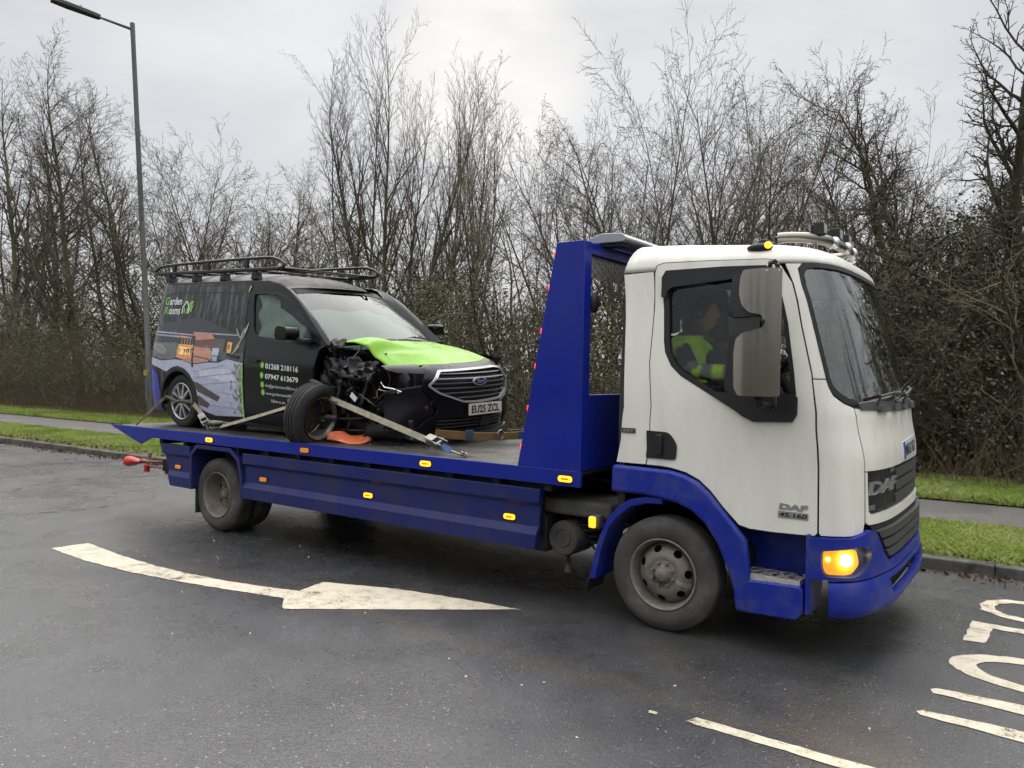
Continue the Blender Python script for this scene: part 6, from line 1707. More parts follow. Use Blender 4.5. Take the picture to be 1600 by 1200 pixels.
# lettering on the side
M_WTXT = mat('white_vinyl', (0.80, 0.80, 0.80), rough=0.4); M_GTXT = mat('green_vinyl', (0.20, 0.52, 0.06), rough=0.4)
def vmap(x0, z0, k=0.0): return lambda a, b, d: vside(x0 + a, z0 + b - a * k, -0.003 - d)
lettering('phone_number', '01268 218116', vmap(1.625, 0.758, 0.03), 0.525, 0.058, M_WTXT, van, bold=0.022)
lettering('phone_number', '07947 613679', vmap(1.622, 0.652, 0.03), 0.530, 0.055, M_WTXT, van, bold=0.022)
lettering('email_address', 'info@gardenrooms365.co.uk', vmap(1.625, 0.558, 0.02), 0.525, 0.042, M_WTXT, van)
lettering('web_address', 'www.gardenrooms365.co.uk', vmap(1.635, 0.478, 0.02), 0.525, 0.040, M_WTXT, van)
lettering('small_lettering', 'follow us on:', vmap(1.72, 0.410, 0.02), 0.225, 0.034, M_WTXT, van)
for (cx, cz) in ((1.572, 0.792), (1.566, 0.686), (1.578, 0.590), (1.586, 0.508)):
    panel('green_icon', [(cx + 0.030 * math.cos(t * PI / 9), cz + 0.034 * math.sin(t * PI / 9)) for t in range(18)], [], vside, M_GTXT, van, thick=0.0, step=0.05, off=-0.003)
    mb = MB(); mb.add(*panel_mesh([(cx - 0.012, cz - 0.014), (cx + 0.004, cz - 0.018), (cx + 0.014, cz + 0.006), (cx - 0.004, cz + 0.018)], [], vside, 0.0, 0.05, -0.0036)); mb.build('icon_mark', mat('pale_green', (0.52, 0.75, 0.40), rough=0.4), van)
for cx in (2.015, 2.095):
    panel('green_icon', rounded([(cx - 0.032, 0.40), (cx + 0.032, 0.40), (cx + 0.032, 0.465), (cx - 0.032, 0.465)], 0.012), [], vside, M_GTXT, van, thick=0.0, step=0.05, off=-0.003)
    mb = MB(); mb.add(*panel_mesh([(cx - 0.015, 0.415), (cx + 0.015, 0.43), (cx + 0.012, 0.452), (cx - 0.018, 0.44)], [], vside, 0.0, 0.05, -0.0036)); mb.build('icon_mark', MATS['pale_green'], van)
lettering('logo_letter', 'G', vmap(-0.475, 1.430), 0.085, 0.095, M_GTXT, van, bold=0.015)
lettering('logo_lettering', 'arden', vmap(-0.375, 1.432), 0.255, 0.090, M_WTXT, van, bold=0.012)
lettering('logo_letter', 'R', vmap(-0.455, 1.318), 0.075, 0.090, M_GTXT, van, bold=0.015)
lettering('logo_lettering', 'ooms', vmap(-0.365, 1.318), 0.235, 0.066, M_WTXT, van, bold=0.012)
def stroke(name, pts, w, m_, layer=-0.003): return seam(name, pts, w, m_, layer)
stroke('logo_house', [(-0.085, 1.33), (-0.085, 1.40), (-0.02, 1.475), (0.045, 1.405), (0.045, 1.33)], 0.016, M_WTXT)
stroke('logo_house', [(0.045, 1.41), (0.02, 1.385), (0.02, 1.33)], 0.013, M_WTXT)
stroke('logo_plant', [(-0.06, 1.325), (-0.045, 1.40), (-0.03, 1.36), (-0.02, 1.325)], 0.016, M_GTXT, -0.0036)
for k, (a, b) in enumerate((((0.06, 1.36), (0.05, 1.46)), ((0.075, 1.36), (0.09, 1.48)), ((0.09, 1.35), (0.13, 1.44)), ((0.07, 1.42), (0.125, 1.475)), ((0.10, 1.40), (0.06, 1.47)))):
    stroke('logo_plant', [a, b], 0.018, M_GTXT, -0.0032 - k * 0.0004)

# ---- wing mirror
mb = MB(); mb.prism(rounded([(1.99, 1.08), (2.00, 1.185), (2.05, 1.215), (2.16, 1.205), (2.19, 1.15), (2.18, 1.08), (2.05, 1.062)], 0.03, 3), lambda a, b, t: (a, t, b), -1.10, -0.93)
wm = mb.build('wing_mirror', M_VBLK, van, 40, 0.03, bseg=3)
mb = MB(); mb.prism([(2.02, 1.065), (2.30, 1.045), (2.30, 1.085), (2.02, 1.10)], lambda a, b, t: (a, t, b), -0.97, -0.86); mb.build('mirror_stem', M_TRIM, wm, 40, 0.01)
mb = MB(); mb.box(2.20, 2.34, 0.93, 1.11, 1.14, 1.27); mb.box(2.24, 2.32, 0.86, 0.94, 1.08, 1.16); mb.build('wing_mirror', M_VBLK, van, 40, 0.03)

# ---- roof rack
M_RACK = mat('rack_black', (0.014, 0.014, 0.015), rough=0.38, var=0.2, var_scale=15)
rack = empty('roof_rack', (0, 0, -0.032)); rack.parent = van
YR = 0.69
for s in (-1, 1):
    mb = MB(); mb.box(-0.86, 1.55, *sorted((s * (YR - 0.022), s * (YR + 0.022))), 1.832, 1.872)
    mb.build('lower_rail', M_RACK, rack, 40, 0.012)
    up = smooth_path([(-0.86, s * YR, 1.855), (-0.84, s * YR, 1.90), (-0.70, s * YR, 1.938), (-0.35, s * YR, 1.955), (0.4, s * YR, 1.97), (1.30, s * YR, 1.975), (1.50, s * YR, 1.955), (1.60, s * YR, 1.915), (1.62, s * YR, 1.875), (1.54, s * YR, 1.855)], 4)
    mb = MB(); mb.tube(up, 0.017, 8); mb.build('upper_rail', M_RACK, rack, 60)
    for x in (-0.45, 0.25, 0.98):
        mb = MB(); mb.box(x - 0.03, x + 0.03, *sorted((s * (YR - 0.016), s * (YR + 0.016))), 1.872, 1.965); mb.build('rail_post', M_RACK, rack, 40, 0.006)
    for x in (-0.58, -0.02, 0.54, 1.12):
        mb = MB(); mb.prism([(x - 0.055, 1.745), (x + 0.055, 1.745), (x + 0.04, 1.79), (x + 0.04, 1.832), (x - 0.04, 1.832), (x - 0.04, 1.79)], lambda a, b, t: (a, t, b), *sorted((s * 0.62, s * 0.705))); mb.build('rack_foot', M_RACK, rack, 40, 0.008)
for x in (-0.80, -0.58, -0.02, 0.54, 1.12, 1.52):
    mb = MB(); mb.tube([(x, -0.66, 1.845), (x, 0.66, 1.845)], 0.018, 8); mb.build('crossbar', M_RACK, rack, 60)
mb = MB(); mb.tube([(1.56, -0.66, 1.86), (1.56, 0.66, 1.86)], 0.020, 8); mb.build('roller_bar', M_RACK, rack, 60)

# ---- wheels
def alloy_wheel(name, loc, rot, spokes=True, material=None):
    mb = MB()
    mb.lathe([(0.200, -0.06), (0.214, -0.012), (0.218, 0.0), (0.212, 0.004), (0.200, -0.004), (0.192, -0.03), (0.186, -0.17), (0.205, -0.195), (0.212, -0.20)], (0, 0, 0), AX, 48)
    if spokes:
        for k in range(5):
            for q in (-1, 1):
                a = 2 * PI * k / 5 + q * 0.20
                c, s_ = math.cos(a), math.sin(a); t_ = Vector((-s_, 0, c)); r_ = Vector((c, 0, s_))
                a2 = 2 * PI * k / 5 + q * 0.30; r2 = Vector((math.cos(a2), 0, math.sin(a2)))
                p0 = r_ * 0.045; p1 = r2 * 0.198
                vs = []
                for p, w, h in ((p0, 0.016, 0.004), (p1, 0.019, 0.0)):
                    for (dw, dh) in ((-w, -0.030), (w, -0.030), (w * 0.8, h), (-w * 0.8, h)): vs.append(p + t_ * dw + Vector((0, -dh, 0)))
                mb.add(vs, [(0, 1, 2, 3), (7, 6, 5, 4), (0, 4, 5, 1), (1, 5, 6, 2), (2, 6, 7, 3), (3, 7, 4, 0)])
        mb.lathe([(0.062, -0.03), (0.060, 0.0), (0.036, 0.006), (0.032, 0.0), (0.0, 0.002)], (0, 0, 0), AX, 24)
    wh = mb.build('wheel', material or M_ALLOY, van, 35)
    wh.location = loc; wh.rotation_euler = rot
    mb = MB(); mb.lathe(tyre_prof(0.325, 0.214, 0.205), (0, -0.004, 0), AX, 64); mb.build('tyre', M_RUBD, wh, 40)
    mb = MB(); mb.lathe([(0.0, -0.06), (0.13, -0.06), (0.135, -0.065), (0.135, -0.085), (0.0, -0.085)], (0, 0, 0), AX, 32); mb.lathe([(0.186, -0.15), (0.0, -0.15)] if spokes else [(0.19, -0.03), (0.08, -0.02), (0.07, -0.06), (0.0, -0.06)], (0, 0, 0), AX, 24)
    mb.build('brake_disc', M_STEELD, wh, 40)
    return wh
alloy_wheel('wheel', (0.0, -0.885, 0.300), (0, R(11), 0))
alloy_wheel('wheel', (0.0, 0.885, 0.265), (0, 0, PI))
alloy_wheel('wheel', (2.68, 0.84, 0.31), (0, 0, PI))
# wrecked front wheel, wrenched round so that its inner side faces forward
wf = alloy_wheel('wheel', (2.43, -1.05, 0.352), (R(-7), R(0), R(-84)), spokes=False, material=mat('bent_rim', (0.34, 0.32, 0.29), rough=0.45, metal=0.6, var=0.3, var_scale=12, dirt=(0.10, 0.085, 0.07), dirt_amt=0.7, dirt_scale=14))
wf['label'] = 'torn front wheel turned sideways on the bed'

# ---- bonnet, bent up at the near side
def bonnet(a, b):          # a 0..1 back to front, b -1..1 near to far
    y = -0.68 + (b + 1) / 2 * 1.42
    xb = 2.60 - 0.20 * (y / 0.7) ** 2; xf = 3.47 - 0.11 * (abs(y) / 0.7) ** 2.5
    if y < -0.1: xf -= 0.16 * smooth01((-0.1 - y) / 0.5)
    x = xb + (xf - xb) * a
    z = 1.075 - 0.035 * (y / 0.7) ** 2 - 0.205 * a ** 1.6 + 0.015 * math.sin(PI * a) + 0.05 * a * smooth01((y - 0.1) / 0.6)
    nr = smooth01((-0.15 - y) / 0.42)
    z += nr * (0.075 * math.sin(PI * min(1, a * 1.25)) + 0.012) + 0.016 * math.sin(a * 9 + y * 7) * nr
    fold = smooth01((-0.58 - y) / 0.1); z -= fold * 0.03
    z += 0.022 * math.exp(-((x - 3.0 - (y + 0.3) * 0.35) / 0.05) ** 2) * smooth01((0.35 - y) / 0.5)
    z += 0.009 * math.sin(13 * a + 5 * y) * smooth01((0.5 - y) / 0.8) - 0.022 * math.exp(-((a - 0.55 + 0.25 * y) / 0.06) ** 2) * smooth01((0.2 - y) / 0.5) + 0.012 * math.exp(-((y - 0.42) / 0.03) ** 2) * (1 - a)
    return Vector((x, y, z))
mb = MB(); na, nb_ = 34, 46
vs = [bonnet(i / na, -1 + 2 * j / nb_) for i in range(na + 1) for j in range(nb_ + 1)]
fs = [(i * (nb_ + 1) + j, (i + 1) * (nb_ + 1) + j, (i + 1) * (nb_ + 1) + j + 1, i * (nb_ + 1) + j + 1) for i in range(na) for j in range(nb_)]
mb.add(vs, fs)
bn = mb.build('bonnet', M_LIME, van, 50, label='lime green bonnet buckled up at the broken side')
md = bn.modifiers.new('solid', 'SOLIDIFY'); md.thickness = 0.012; md.offset = -1

# ---- front end
def v_fr(y, z, d=0.0):
    x = 3.735 - 0.30 * (abs(y) / 0.9) ** 2.2
    x -= max(0, z - 0.74) * 0.9 + max(0, z - 0.85) * 2.0
    x -= max(0, 0.36 - z) * 0.25
    return Vector((x - d, y, z))
GR = rounded([(-0.60, 0.680), (-0.45, 0.815), (0.40, 0.845), (0.58, 0.830), (0.64, 0.70), (0.62, 0.60), (0.44, 0.525), (0.0, 0.512), (-0.22, 0.520), (-0.50, 0.610)], [0.02, 0.02, 0.02, 0.04, 0.03, 0.03, 0.05, 0.02, 0.04, 0.03], 3)
jag = random.Random(31)
torn = [(-0.62, 0.60), (-0.55, 0.545), (-0.57, 0.50), (-0.49, 0.46), (-0.52, 0.40), (-0.60, 0.36), (-0.66, 0.30), (-0.72, 0.235)]
COV = [(-0.64, 0.72), (-0.60, 0.84), (-0.50, 0.872), (0.0, 0.882), (0.4, 0.895), (0.62, 0.915), (0.74, 0.91), (0.80, 0.88), (0.82, 0.70), (0.84, 0.45), (0.80, 0.25), (0.68, 0.20), (0.0, 0.185), (-0.70, 0.20)] + torn[::-1]
LOWG = rounded([(-0.52, 0.365), (0.60, 0.365), (0.62, 0.25), (-0.50, 0.25)], 0.02)
M_NOSE = mat('nose_black', (0.006, 0.006, 0.008), rough=0.28, spec=0.3, var=0.2, var_scale=8)
panel('bonnet_lip', rounded([(-0.60, 0.79), (-0.84, 0.80), (-0.92, 0.835), (-0.90, 0.862), (-0.60, 0.875)], [0, 0.01, 0.02, 0.01, 0]), [], lambda a, b, d: v_fr(a, b, d - 0.01), M_NOSE, van, thick=0.02, step=0.05)
fb = panel('front_bumper', COV, [GR, LOWG], v_fr, M_NOSE, van, thick=0.025, step=0.05)
gr = panel('grille_back', offset_poly(GR, -0.01), [], v_fr, M_TRIM, van, thick=0.005, step=0.08, off=0.05)
M_SATIN = mat('satin_silver', (0.50, 0.50, 0.51), rough=0.3, metal=0.45)
panel('grille_surround', offset_poly(GR, -0.010), [offset_poly(GR, 0.008)], v_fr, M_SATIN, gr, thick=0.03, step=0.05, off=-0.010)
for k in range(6):
    z0 = 0.558 + k * 0.046
    xs_ = [p[0] for p in resample(GR, 0.02) if abs(p[1] - z0) < 0.02]
    a, b = min(xs_) + 0.025, max(xs_) - 0.025
    if k == 0: a, b = max(a, -0.26), b - 0.02
    panel('grille_bar', [(a, z0 - 0.005), (b, z0 + 0.003), (b, z0 + 0.012), (a, z0 + 0.004)], [], v_fr, mat('grille_bar_grey', (0.17, 0.17, 0.175), rough=0.35, metal=0.3), gr, thick=0.02, step=0.06, off=0.012)
OV = [(0.02 + 0.105 * math.cos(t * PI / 12), 0.712 + 0.040 * math.sin(t * PI / 12)) for t in range(24)]
ov = panel('badge_rim', OV, [], v_fr, M_SATIN, gr, thick=0.02, step=0.04, off=-0.008)
bo = panel('badge_oval', [(0.02 + 0.090 * math.cos(t * PI / 12), 0.712 + 0.031 * math.sin(t * PI / 12)) for t in range(24)], [], v_fr, mat('badge_blue', (0.010, 0.022, 0.11), rough=0.2, coat=0.6), van, thick=0.004, step=0.04, off=-0.0105)
lettering('badge_lettering', 'Ford', lambda a, b, d: v_fr(-0.045 + a, 0.695 + b, -0.0155 - d), 0.13, 0.040, M_SATIN, bo, shear=0.35, bold=0.01)
lg = panel('lower_grille', offset_poly(LOWG, -0.01), [], v_fr, M_TRIM, van, thick=0.005, step=0.08, off=0.05)
for k in range(3):
    z0 = 0.270 + k * 0.032
    panel('grille_bar', [(-0.49, z0), (0.60, z0), (0.60, z0 + 0.012), (-0.49, z0 + 0.012)], [], v_fr, M_GREYP, lg, thick=0.02, step=0.08, off=0.012)
panel('tow_eye_cover', rounded([(0.06, 0.262), (0.22, 0.262), (0.22, 0.355), (0.06, 0.355)], 0.01), [], v_fr, M_TRIM, lg, thick=0.02, step=0.06, off=-0.002)
panel('bumper_lip', [(-0.70, 0.205), (0.70, 0.20), (0.82, 0.22), (0.82, 0.185), (0.68, 0.150), (-0.62, 0.150), (-0.72, 0.175)], [], lambda a, b, d: v_fr(a, b, d - 0.02), M_GREYP, van, thick=0.03, step=0.06)
panel('bright_strip', [(0.42, 0.512), (0.60, 0.575), (0.655, 0.62), (0.66, 0.70), (0.685, 0.70), (0.685, 0.605), (0.62, 0.545), (0.43, 0.49)], [], v_fr, M_SATIN, van, thick=0.01, step=0.04, off=-0.010)
panel('headlamp', [(0.66, 0.73), (0.62, 0.86), (0.80, 0.88), (0.83, 0.76)], [], v_fr, M_LENS, van, thick=0.01, step=0.05, off=-0.006)
pl_ = panel('number_plate', rounded([(-0.185, 0.385), (0.345, 0.385), (0.345, 0.497), (-0.185, 0.497)], 0.006), [], lambda a, b, d: v_fr(0.08, 0.44) + Vector((0.035 - d, a - 0.08, b - 0.44)), mat('plate_front', (0.66, 0.62, 0.56), rough=0.4, dirt=(0.35, 0.33, 0.3), dirt_amt=0.4, dirt_scale=14), van, thick=0.006, step=0.2, label='number plate reading EU25 ZCL')
lettering('plate_lettering', 'EU25 ZCL', lambda a, b, d: v_fr(0.08, 0.44) + Vector((0.0362 + d, a - 0.225, b - 0.039)), 0.45, 0.077, M_INK, pl_, bold=0.030)
# far wing and inner structure behind the nose
mb = MB()
vs = [vsf(2.38 + 1.05 * i / 12, 0.30 + 0.72 * j / 8 - 0.10 * (i / 12) * (j / 8)) for i in range(13) for j in range(9)]
mb.add(vs, [(i * 9 + j, (i + 1) * 9 + j, (i + 1) * 9 + j + 1, i * 9 + j + 1) for i in range(12) for j in range(8)]); mb.build('far_wing', M_VBLK, van, 50)
mb = MB(); mb.box(2.40, 3.30, -0.45, 0.70, 0.25, 0.86); mb.box(2.35, 2.45, -0.72, 0.75, 0.25, 1.0); mb.box(3.25, 3.40, -0.30, 0.70, 0.30, 0.82); mb.build('engine_bay', M_BLKM, van, 35, 0.02)

# ---- crash damage at the near front corner
M_SHARD = mat('torn_black', (0.006, 0.006, 0.007), rough=0.30, spec=0.35, var=0.3, var_scale=18, dirt=(0.016, 0.016, 0.017), dirt_amt=0.6, dirt_scale=22)
M_RUSTY = mat('bent_metal', (0.085, 0.062, 0.050), rough=0.6, metal=0.4, var=0.35, var_scale=20)
M_BARE = mat('bare_edge', (0.42, 0.42, 0.43), rough=0.35, metal=0.8)
rs = random.Random(99)
def crumple(name, corners, nu, nv, amp, m_, seed, par=van, jagged=0.5, label=None, soft=False):
    """a crushed sheet between four corners: folds, dents and a ragged free edge"""
    g = random.Random(seed); mb = MB(); P = [Vector(c) for c in corners]
    nrm = (P[1] - P[0]).cross(P[3] - P[0]).normalized()
    ph = [g.uniform(0, 6.3) for _ in range(6)]; fr_ = [g.uniform(1.5, 4.5) for _ in range(6)]
    grid = []
    for i in range(nu + 1):
        for j in range(nv + 1):
            u, v = i / nu, j / nv
            p = P[0] * (1 - u) * (1 - v) + P[1] * u * (1 - v) + P[2] * u * v + P[3] * (1 - u) * v
            f1 = abs(((u * fr_[0] + v * fr_[1] + ph[0]) % 1.0) - 0.5) * 2; f2 = abs(((u * fr_[2] - v * fr_[3] + ph[1]) % 1.0) - 0.5) * 2
            d = amp * (f1 - 0.5 + 0.7 * (f2 - 0.5) + 0.5 * math.sin(u * 9 + ph[2]) * math.sin(v * 8 + ph[3])) + g.uniform(-0.06, 0.06) * amp
            if soft: d = amp * (math.sin(u * 5 + ph[0]) * math.sin(v * 4 + ph[1]) + 0.6 * math.sin(u * 3 - v * 6 + ph[2]))
            q = p + nrm * d
            if i == nu: q += (P[1] - P[0]) * g.uniform(-0.22, 0.12) * jagged
            if j == nv: q += (P[3] - P[0]) * g.uniform(-0.22, 0.10) * jagged
            grid.append(q)
    mb.add(grid, [(i * (nv + 1) + j, (i + 1) * (nv + 1) + j, (i + 1) * (nv + 1) + j + 1, i * (nv + 1) + j + 1) for i in range(nu) for j in range(nv)
                  ])
    o = mb.build(name, m_, par, 50)
    s = o.modifiers.new('solid', 'SOLIDIFY'); s.thickness = 0.004; s.offset = 0
    if label: o['label'] = label
    return o
crumple('crumpled_wing', [(2.38, -0.88, 0.45), (2.80, -0.80, 0.50), (2.84, -0.72, 0.86), (2.42, -0.82, 0.95)], 16, 18, 0.04, M_SHARD, 1)
crumple('crumpled_wing', [(2.50, -0.86, 0.78), (3.02, -0.88, 0.72), (3.02, -0.60, 0.84), (2.48, -0.66, 0.88)], 18, 12, 0.045, M_SHARD, 2)
crumple('torn_panel', [(2.72, -0.92, 0.72), (3.10, -0.86, 0.70), (3.08, -0.70, 0.88), (2.70, -0.78, 0.93)], 10, 7, 0.04, M_SHARD, 3)
crumple('torn_panel', [(3.00, -0.66, 0.42), (3.38, -0.62, 0.40), (3.34, -0.56, 0.80), (3.02, -0.60, 0.80)], 14, 14, 0.030, M_SHARD, 4, soft=True)
crumple('torn_bumper', [(3.60, -0.52, 0.70), (3.32, -0.92, 0.62), (3.34, -0.92, 0.27), (3.62, -0.50, 0.25)], 22, 18, 0.016, M_NOSE, 5, jagged=0.5, soft=True)
crumple('torn_bumper', [(3.52, -0.70, 0.36), (3.06, -0.86, 0.34), (3.00, -0.86, 0.16), (3.55, -0.70, 0.17)], 18, 8, 0.020, M_TRIM, 6, soft=True)
crumple('torn_liner', [(2.45, -0.72, 0.20), (3.05, -0.60, 0.20), (3.05, -0.55, 0.66), (2.45, -0.66, 0.70)], 16, 14, 0.035, M_TRIM, 7)
crumple('hinge_bracket', [(2.44, -0.80, 1.00), (2.60, -0.74, 1.00), (2.60, -0.70, 1.09), (2.46, -0.74, 1.10)], 5, 4, 0.02, M_STEELD, 8)
crumple('torn_panel', [(2.40, -0.90, 0.52), (2.62, -0.93, 0.46), (2.60, -0.90, 0.62), (2.42, -0.90, 0.66)], 6, 5, 0.03, M_SHARD, 9)
crumple('bonnet_underside', [(2.50, -0.62, 0.97), (3.06, -0.60, 0.96), (3.10, -0.50, 0.86), (2.52, -0.50, 0.88)], 10, 5, 0.015, M_TRIM, 10)
crumple('splitter_scrap', [(2.42, -0.98, 0.26), (2.66, -1.02, 0.30), (2.60, -0.98, 0.34), (2.44, -0.95, 0.33)], 5, 3, 0.012, M_GREYP, 13)
for k in range(26):
    c = Vector((rs.uniform(2.50, 3.36), rs.uniform(-0.90, -0.60), rs.uniform(0.30, 0.90)))
    a = Vector((rs.gauss(0, 1), rs.gauss(0, 0.5), rs.gauss(0, 1))).normalized() * rs.uniform(0.05, 0.17); b = a.cross(Vector((rs.gauss(0, 1), rs.gauss(0, 1), rs.gauss(0, 1)))).normalized() * rs.uniform(0.015, 0.055)
    crumple('scrap', [c - a - b, c + a - b * 0.3, c + a * 0.8 + b, c - a * 0.9 + b], 6, 3, 0.012, rs.choice([M_SHARD, M_SHARD, M_SHARD, M_TRIM, M_TRIM, M_RUSTY, M_STEELD]), 100 + k)
for k in range(16):
    c = Vector((rs.uniform(2.6, 3.2), rs.uniform(-0.80, -0.62), rs.uniform(0.50, 0.88)))
    pts = [c]; d = Vector((rs.gauss(0.2, 0.6), rs.gauss(0, 0.3), rs.gauss(-0.6, 0.6))).normalized()
    for q in range(5):
        d = (d + Vector((rs.gauss(0, 0.45), rs.gauss(0, 0.3), rs.gauss(-0.1, 0.45)))).normalized(); pts.append(pts[-1] + d * rs.uniform(0.03, 0.07))
    mb = MB(); mb.tube(smooth_path(pts, 3), rs.uniform(0.005, 0.015), 7); mb.build('hose', rs.choice([M_TRIM, M_TRIM, M_RUSTY, M_STEELD]), van, 60)
mb = MB(); mb.cyl((2.66, -0.72, 0.86), (2.62, -0.82, 0.46), 0.030, 0.034, 12); mb.lathe([(0.055, 0.0), (0.058, 0.02), (0.050, 0.04), (0.058, 0.06), (0.050, 0.08), (0.058, 0.10), (0.050, 0.12)], (2.65, -0.75, 0.76), (-0.1, -0.24, -0.96), 16)
mb.build('strut', M_STEELD, van, 40)
mb = MB(); mb.tube([(2.50, -0.95, 0.33), (2.75, -0.80, 0.31), (3.0, -0.40, 0.34)], [0.022, 0.018, 0.03], 10); mb.cyl((2.55, -0.93, 0.33), (2.66, -0.86, 0.32), 0.034, n=12); mb.build('drive_shaft', M_STEELD, van, 50)
mb = MB(); mb.tube([(2.48, -0.92, 0.22), (2.70, -0.74, 0.19), (3.0, -0.50, 0.20)], 0.020, 8); mb.box(2.50, 2.60, -0.95, -0.82, 0.50, 0.62, Matrix.Rotation(R(12), 4, 'Y') @ Matrix.Translation((-0.12, 0, 0.55)) if False else None)
mb.build('control_arm', M_STEELD, van, 50)
mb = MB(); mb.tube([(3.22, -0.83, 0.70), (3.26, -0.82, 0.655), (3.36, -0.80, 0.645), (3.44, -0.78, 0.62)], 0.008, 6); mb.build('bright_trim', M_CHROME, van, 50)
mb = MB(); mb.tube([(3.20, -0.83, 0.63), (3.32, -0.82, 0.615), (3.42, -0.79, 0.61)], 0.006, 6); mb.build('bright_trim', M_BARE, van, 50)
mb = MB(); mb.box(-0.045, 0.045, -0.002, 0.002, -0.025, 0.025, Matrix.Translation((2.93, -0.90, 0.545)) @ Matrix.Rotation(R(35), 4, 'Y')); mb.build('paper_tag', mat('paper', (0.8, 0.8, 0.8), rough=0.6), van)
for (x, y, z, r) in ((3.55, -0.56, 0.47, 0.028), (3.50, -0.58, 0.40, 0.02)):
    mb = MB(); mb.lathe([(0, 0.03), (r * 0.7, 0.026), (r, 0.0), (r, -0.05)], (x, y, z), (0.9, -0.4, 0), 14); mb.build('sensor', M_STEELD, van, 40)

# ================================================================== LOOSE THINGS
VM = van.matrix_basis.copy()
VM = Matrix.Translation(van.location) @ van.rotation_euler.to_matrix().to_4x4()
def vw(x, y, z): return VM @ Vector((x, y, z))
DZ = 1.031

# ---- straps: flat webbing along a path
def webbing(path, width, thick, side, k=6):
    """flat strip; side(i) a hint for the direction across the width"""
    pts = smooth_path(path, k); mb = MB(); vs = []
    m = len(pts)
    for i, p in enumerate(pts):
        d = (pts[min(i + 1, m - 1)] - pts[max(i - 1, 0)]).normalized()
        sd = Vector(side) if not callable(side) else Vector(side(i / (m - 1)))
        sd = (sd - d * sd.dot(d)).normalized(); nn = d.cross(sd)
        for a, b in ((-1, -1), (1, -1), (1, 1), (-1, 1)): vs.append(p + sd * (a * width / 2) + nn * (b * thick / 2))
    fs = [(i * 4 + q, i * 4 + (q + 1) % 4, (i + 1) * 4 + (q + 1) % 4, (i + 1) * 4 + q) for i in range(m - 1) for q in range(4)] + [(3, 2, 1, 0), tuple((m - 1) * 4 + q for q in range(4))]
    mb.add(vs, fs); return mb
M_WEB = mat('webbing_beige', (0.30, 0.27, 0.20), rough=0.85, var=0.25, var_scale=25, dirt=(0.12, 0.105, 0.08), dirt_amt=0.6, dirt_scale=14)
M_WEBD = mat('webbing_dark', (0.10, 0.088, 0.062), rough=0.85, var=0.25, var_scale=25, dirt=(0.05, 0.045, 0.035), dirt_amt=0.6, dirt_scale=14)
M_WEBB = mat('webbing_blue', (0.05, 0.12, 0.24), rough=0.85, var=0.25, var_scale=25)
M_WEBO = mat('webbing_ochre', (0.26, 0.17, 0.07), rough=0.85, var=0.25, var_scale=25)
M_ZINC = mat('worn_zinc', (0.20, 0.19, 0.175), rough=0.4, metal=0.8, var=0.3, var_scale=25)
def ratchet(par, c, d, up, s=1.0):
    """side plates, spool and handle"""
    d = Vector(d).normalized(); up = Vector(up); up = (up - d * up.dot(d)).normalized(); sd = d.cross(up)
    M_ = Matrix((( d.x, sd.x, up.x, c[0]), (d.y, sd.y, up.y, c[1]), (d.z, sd.z, up.z, c[2]), (0, 0, 0, 1)))
    mb = MB()
    for q in (-1, 1): mb.box(-0.085 * s, 0.085 * s, q * 0.032 * s - 0.003, q * 0.032 * s + 0.003, -0.022 * s, 0.026 * s, M_)
    mb.cyl(M_ @ Vector((0.02 * s, -0.038 * s, 0)), M_ @ Vector((0.02 * s, 0.038 * s, 0)), 0.018 * s, n=10)
    for q in (-1, 1): mb.cyl(M_ @ Vector((0.02 * s, q * 0.036 * s, 0)), M_ @ Vector((0.02 * s, q * 0.042 * s, 0)), 0.028 * s, n=14)
    mb.box(-0.10 * s, -0.02 * s, -0.030 * s, 0.030 * s, 0.020 * s, 0.030 * s, M_)
    return mb.build('ratchet', M_ZINC, par, 35)
def hook(par, a, b, r=0.008):
    a = Vector(a); b = Vector(b); d = (b - a)
    x, y, _ = frame_of(d)
    mb = MB(); mb.tube(smooth_path([a + x * 0.02, a + d * 0.5 + x * 0.016, b + x * 0.014, b + d.normalized() * 0.02, b - x * 0.016, b - d * 0.25 - x * 0.02], 4), r, 7)
    return mb.build('hook', M_ZINC, par, 50)
def chain(par, a, b, n, r=0.006, L=0.05):
    a = Vector(a); b = Vector(b); d = (b - a).normalized(); x, y, _ = frame_of(d)
    for i in range(n):
        c = a + (b - a) * ((i + 0.5) / n); s = x if i % 2 else y
        pts = [c + d * (L * 0.62 * math.cos(t * PI / 6)) + s * (L * 0.34 * math.sin(t * PI / 6)) for t in range(12)]
        mb = MB(); mb.tube(pts, r, 6, closed=True); mb.build('chain_link', M_ZINC, par, 60)
# rear wheel strap: deck, round the tyre, deck
wc = vw(0, -0.885, 0.300)
s1 = empty('wheel_strap', (wc.x, wc.y, DZ), label='beige strap with dark sleeve looped over the rear wheel of the van', cat='strap', group='tie-down straps')
def rel(e, p): return Vector(p) - e.location
A = Vector((-6.74, -0.985, DZ + 0.02)); B = wc + Vector((-0.30, -0.035, 0.03)); B2 = wc + Vector((0.0, -0.045, -0.005)); Cc = wc + Vector((0.31, -0.035, -0.01)); D_ = Vector((-5.60, -0.80, DZ + 0.035))
webbing([rel(s1, p) for p in (A + (B - A) * 0.22, A + (B - A) * 0.6, B)], 0.045, 0.004, (0, 0.5, 1)).build('strap_tail', M_WEBD, s1, 60)
mb = MB(); mb.tube([rel(s1, p) for p in smooth_path([B + Vector((0, 0.01, -0.02)), B + Vector((0.08, 0, 0.012)), B2 + Vector((-0.02, 0, 0.0)), B2 + Vector((0.10, 0, 0.01)), Cc], 5)], 0.024, 9); mb.build('sleeve', M_WEBD, s1, 60)
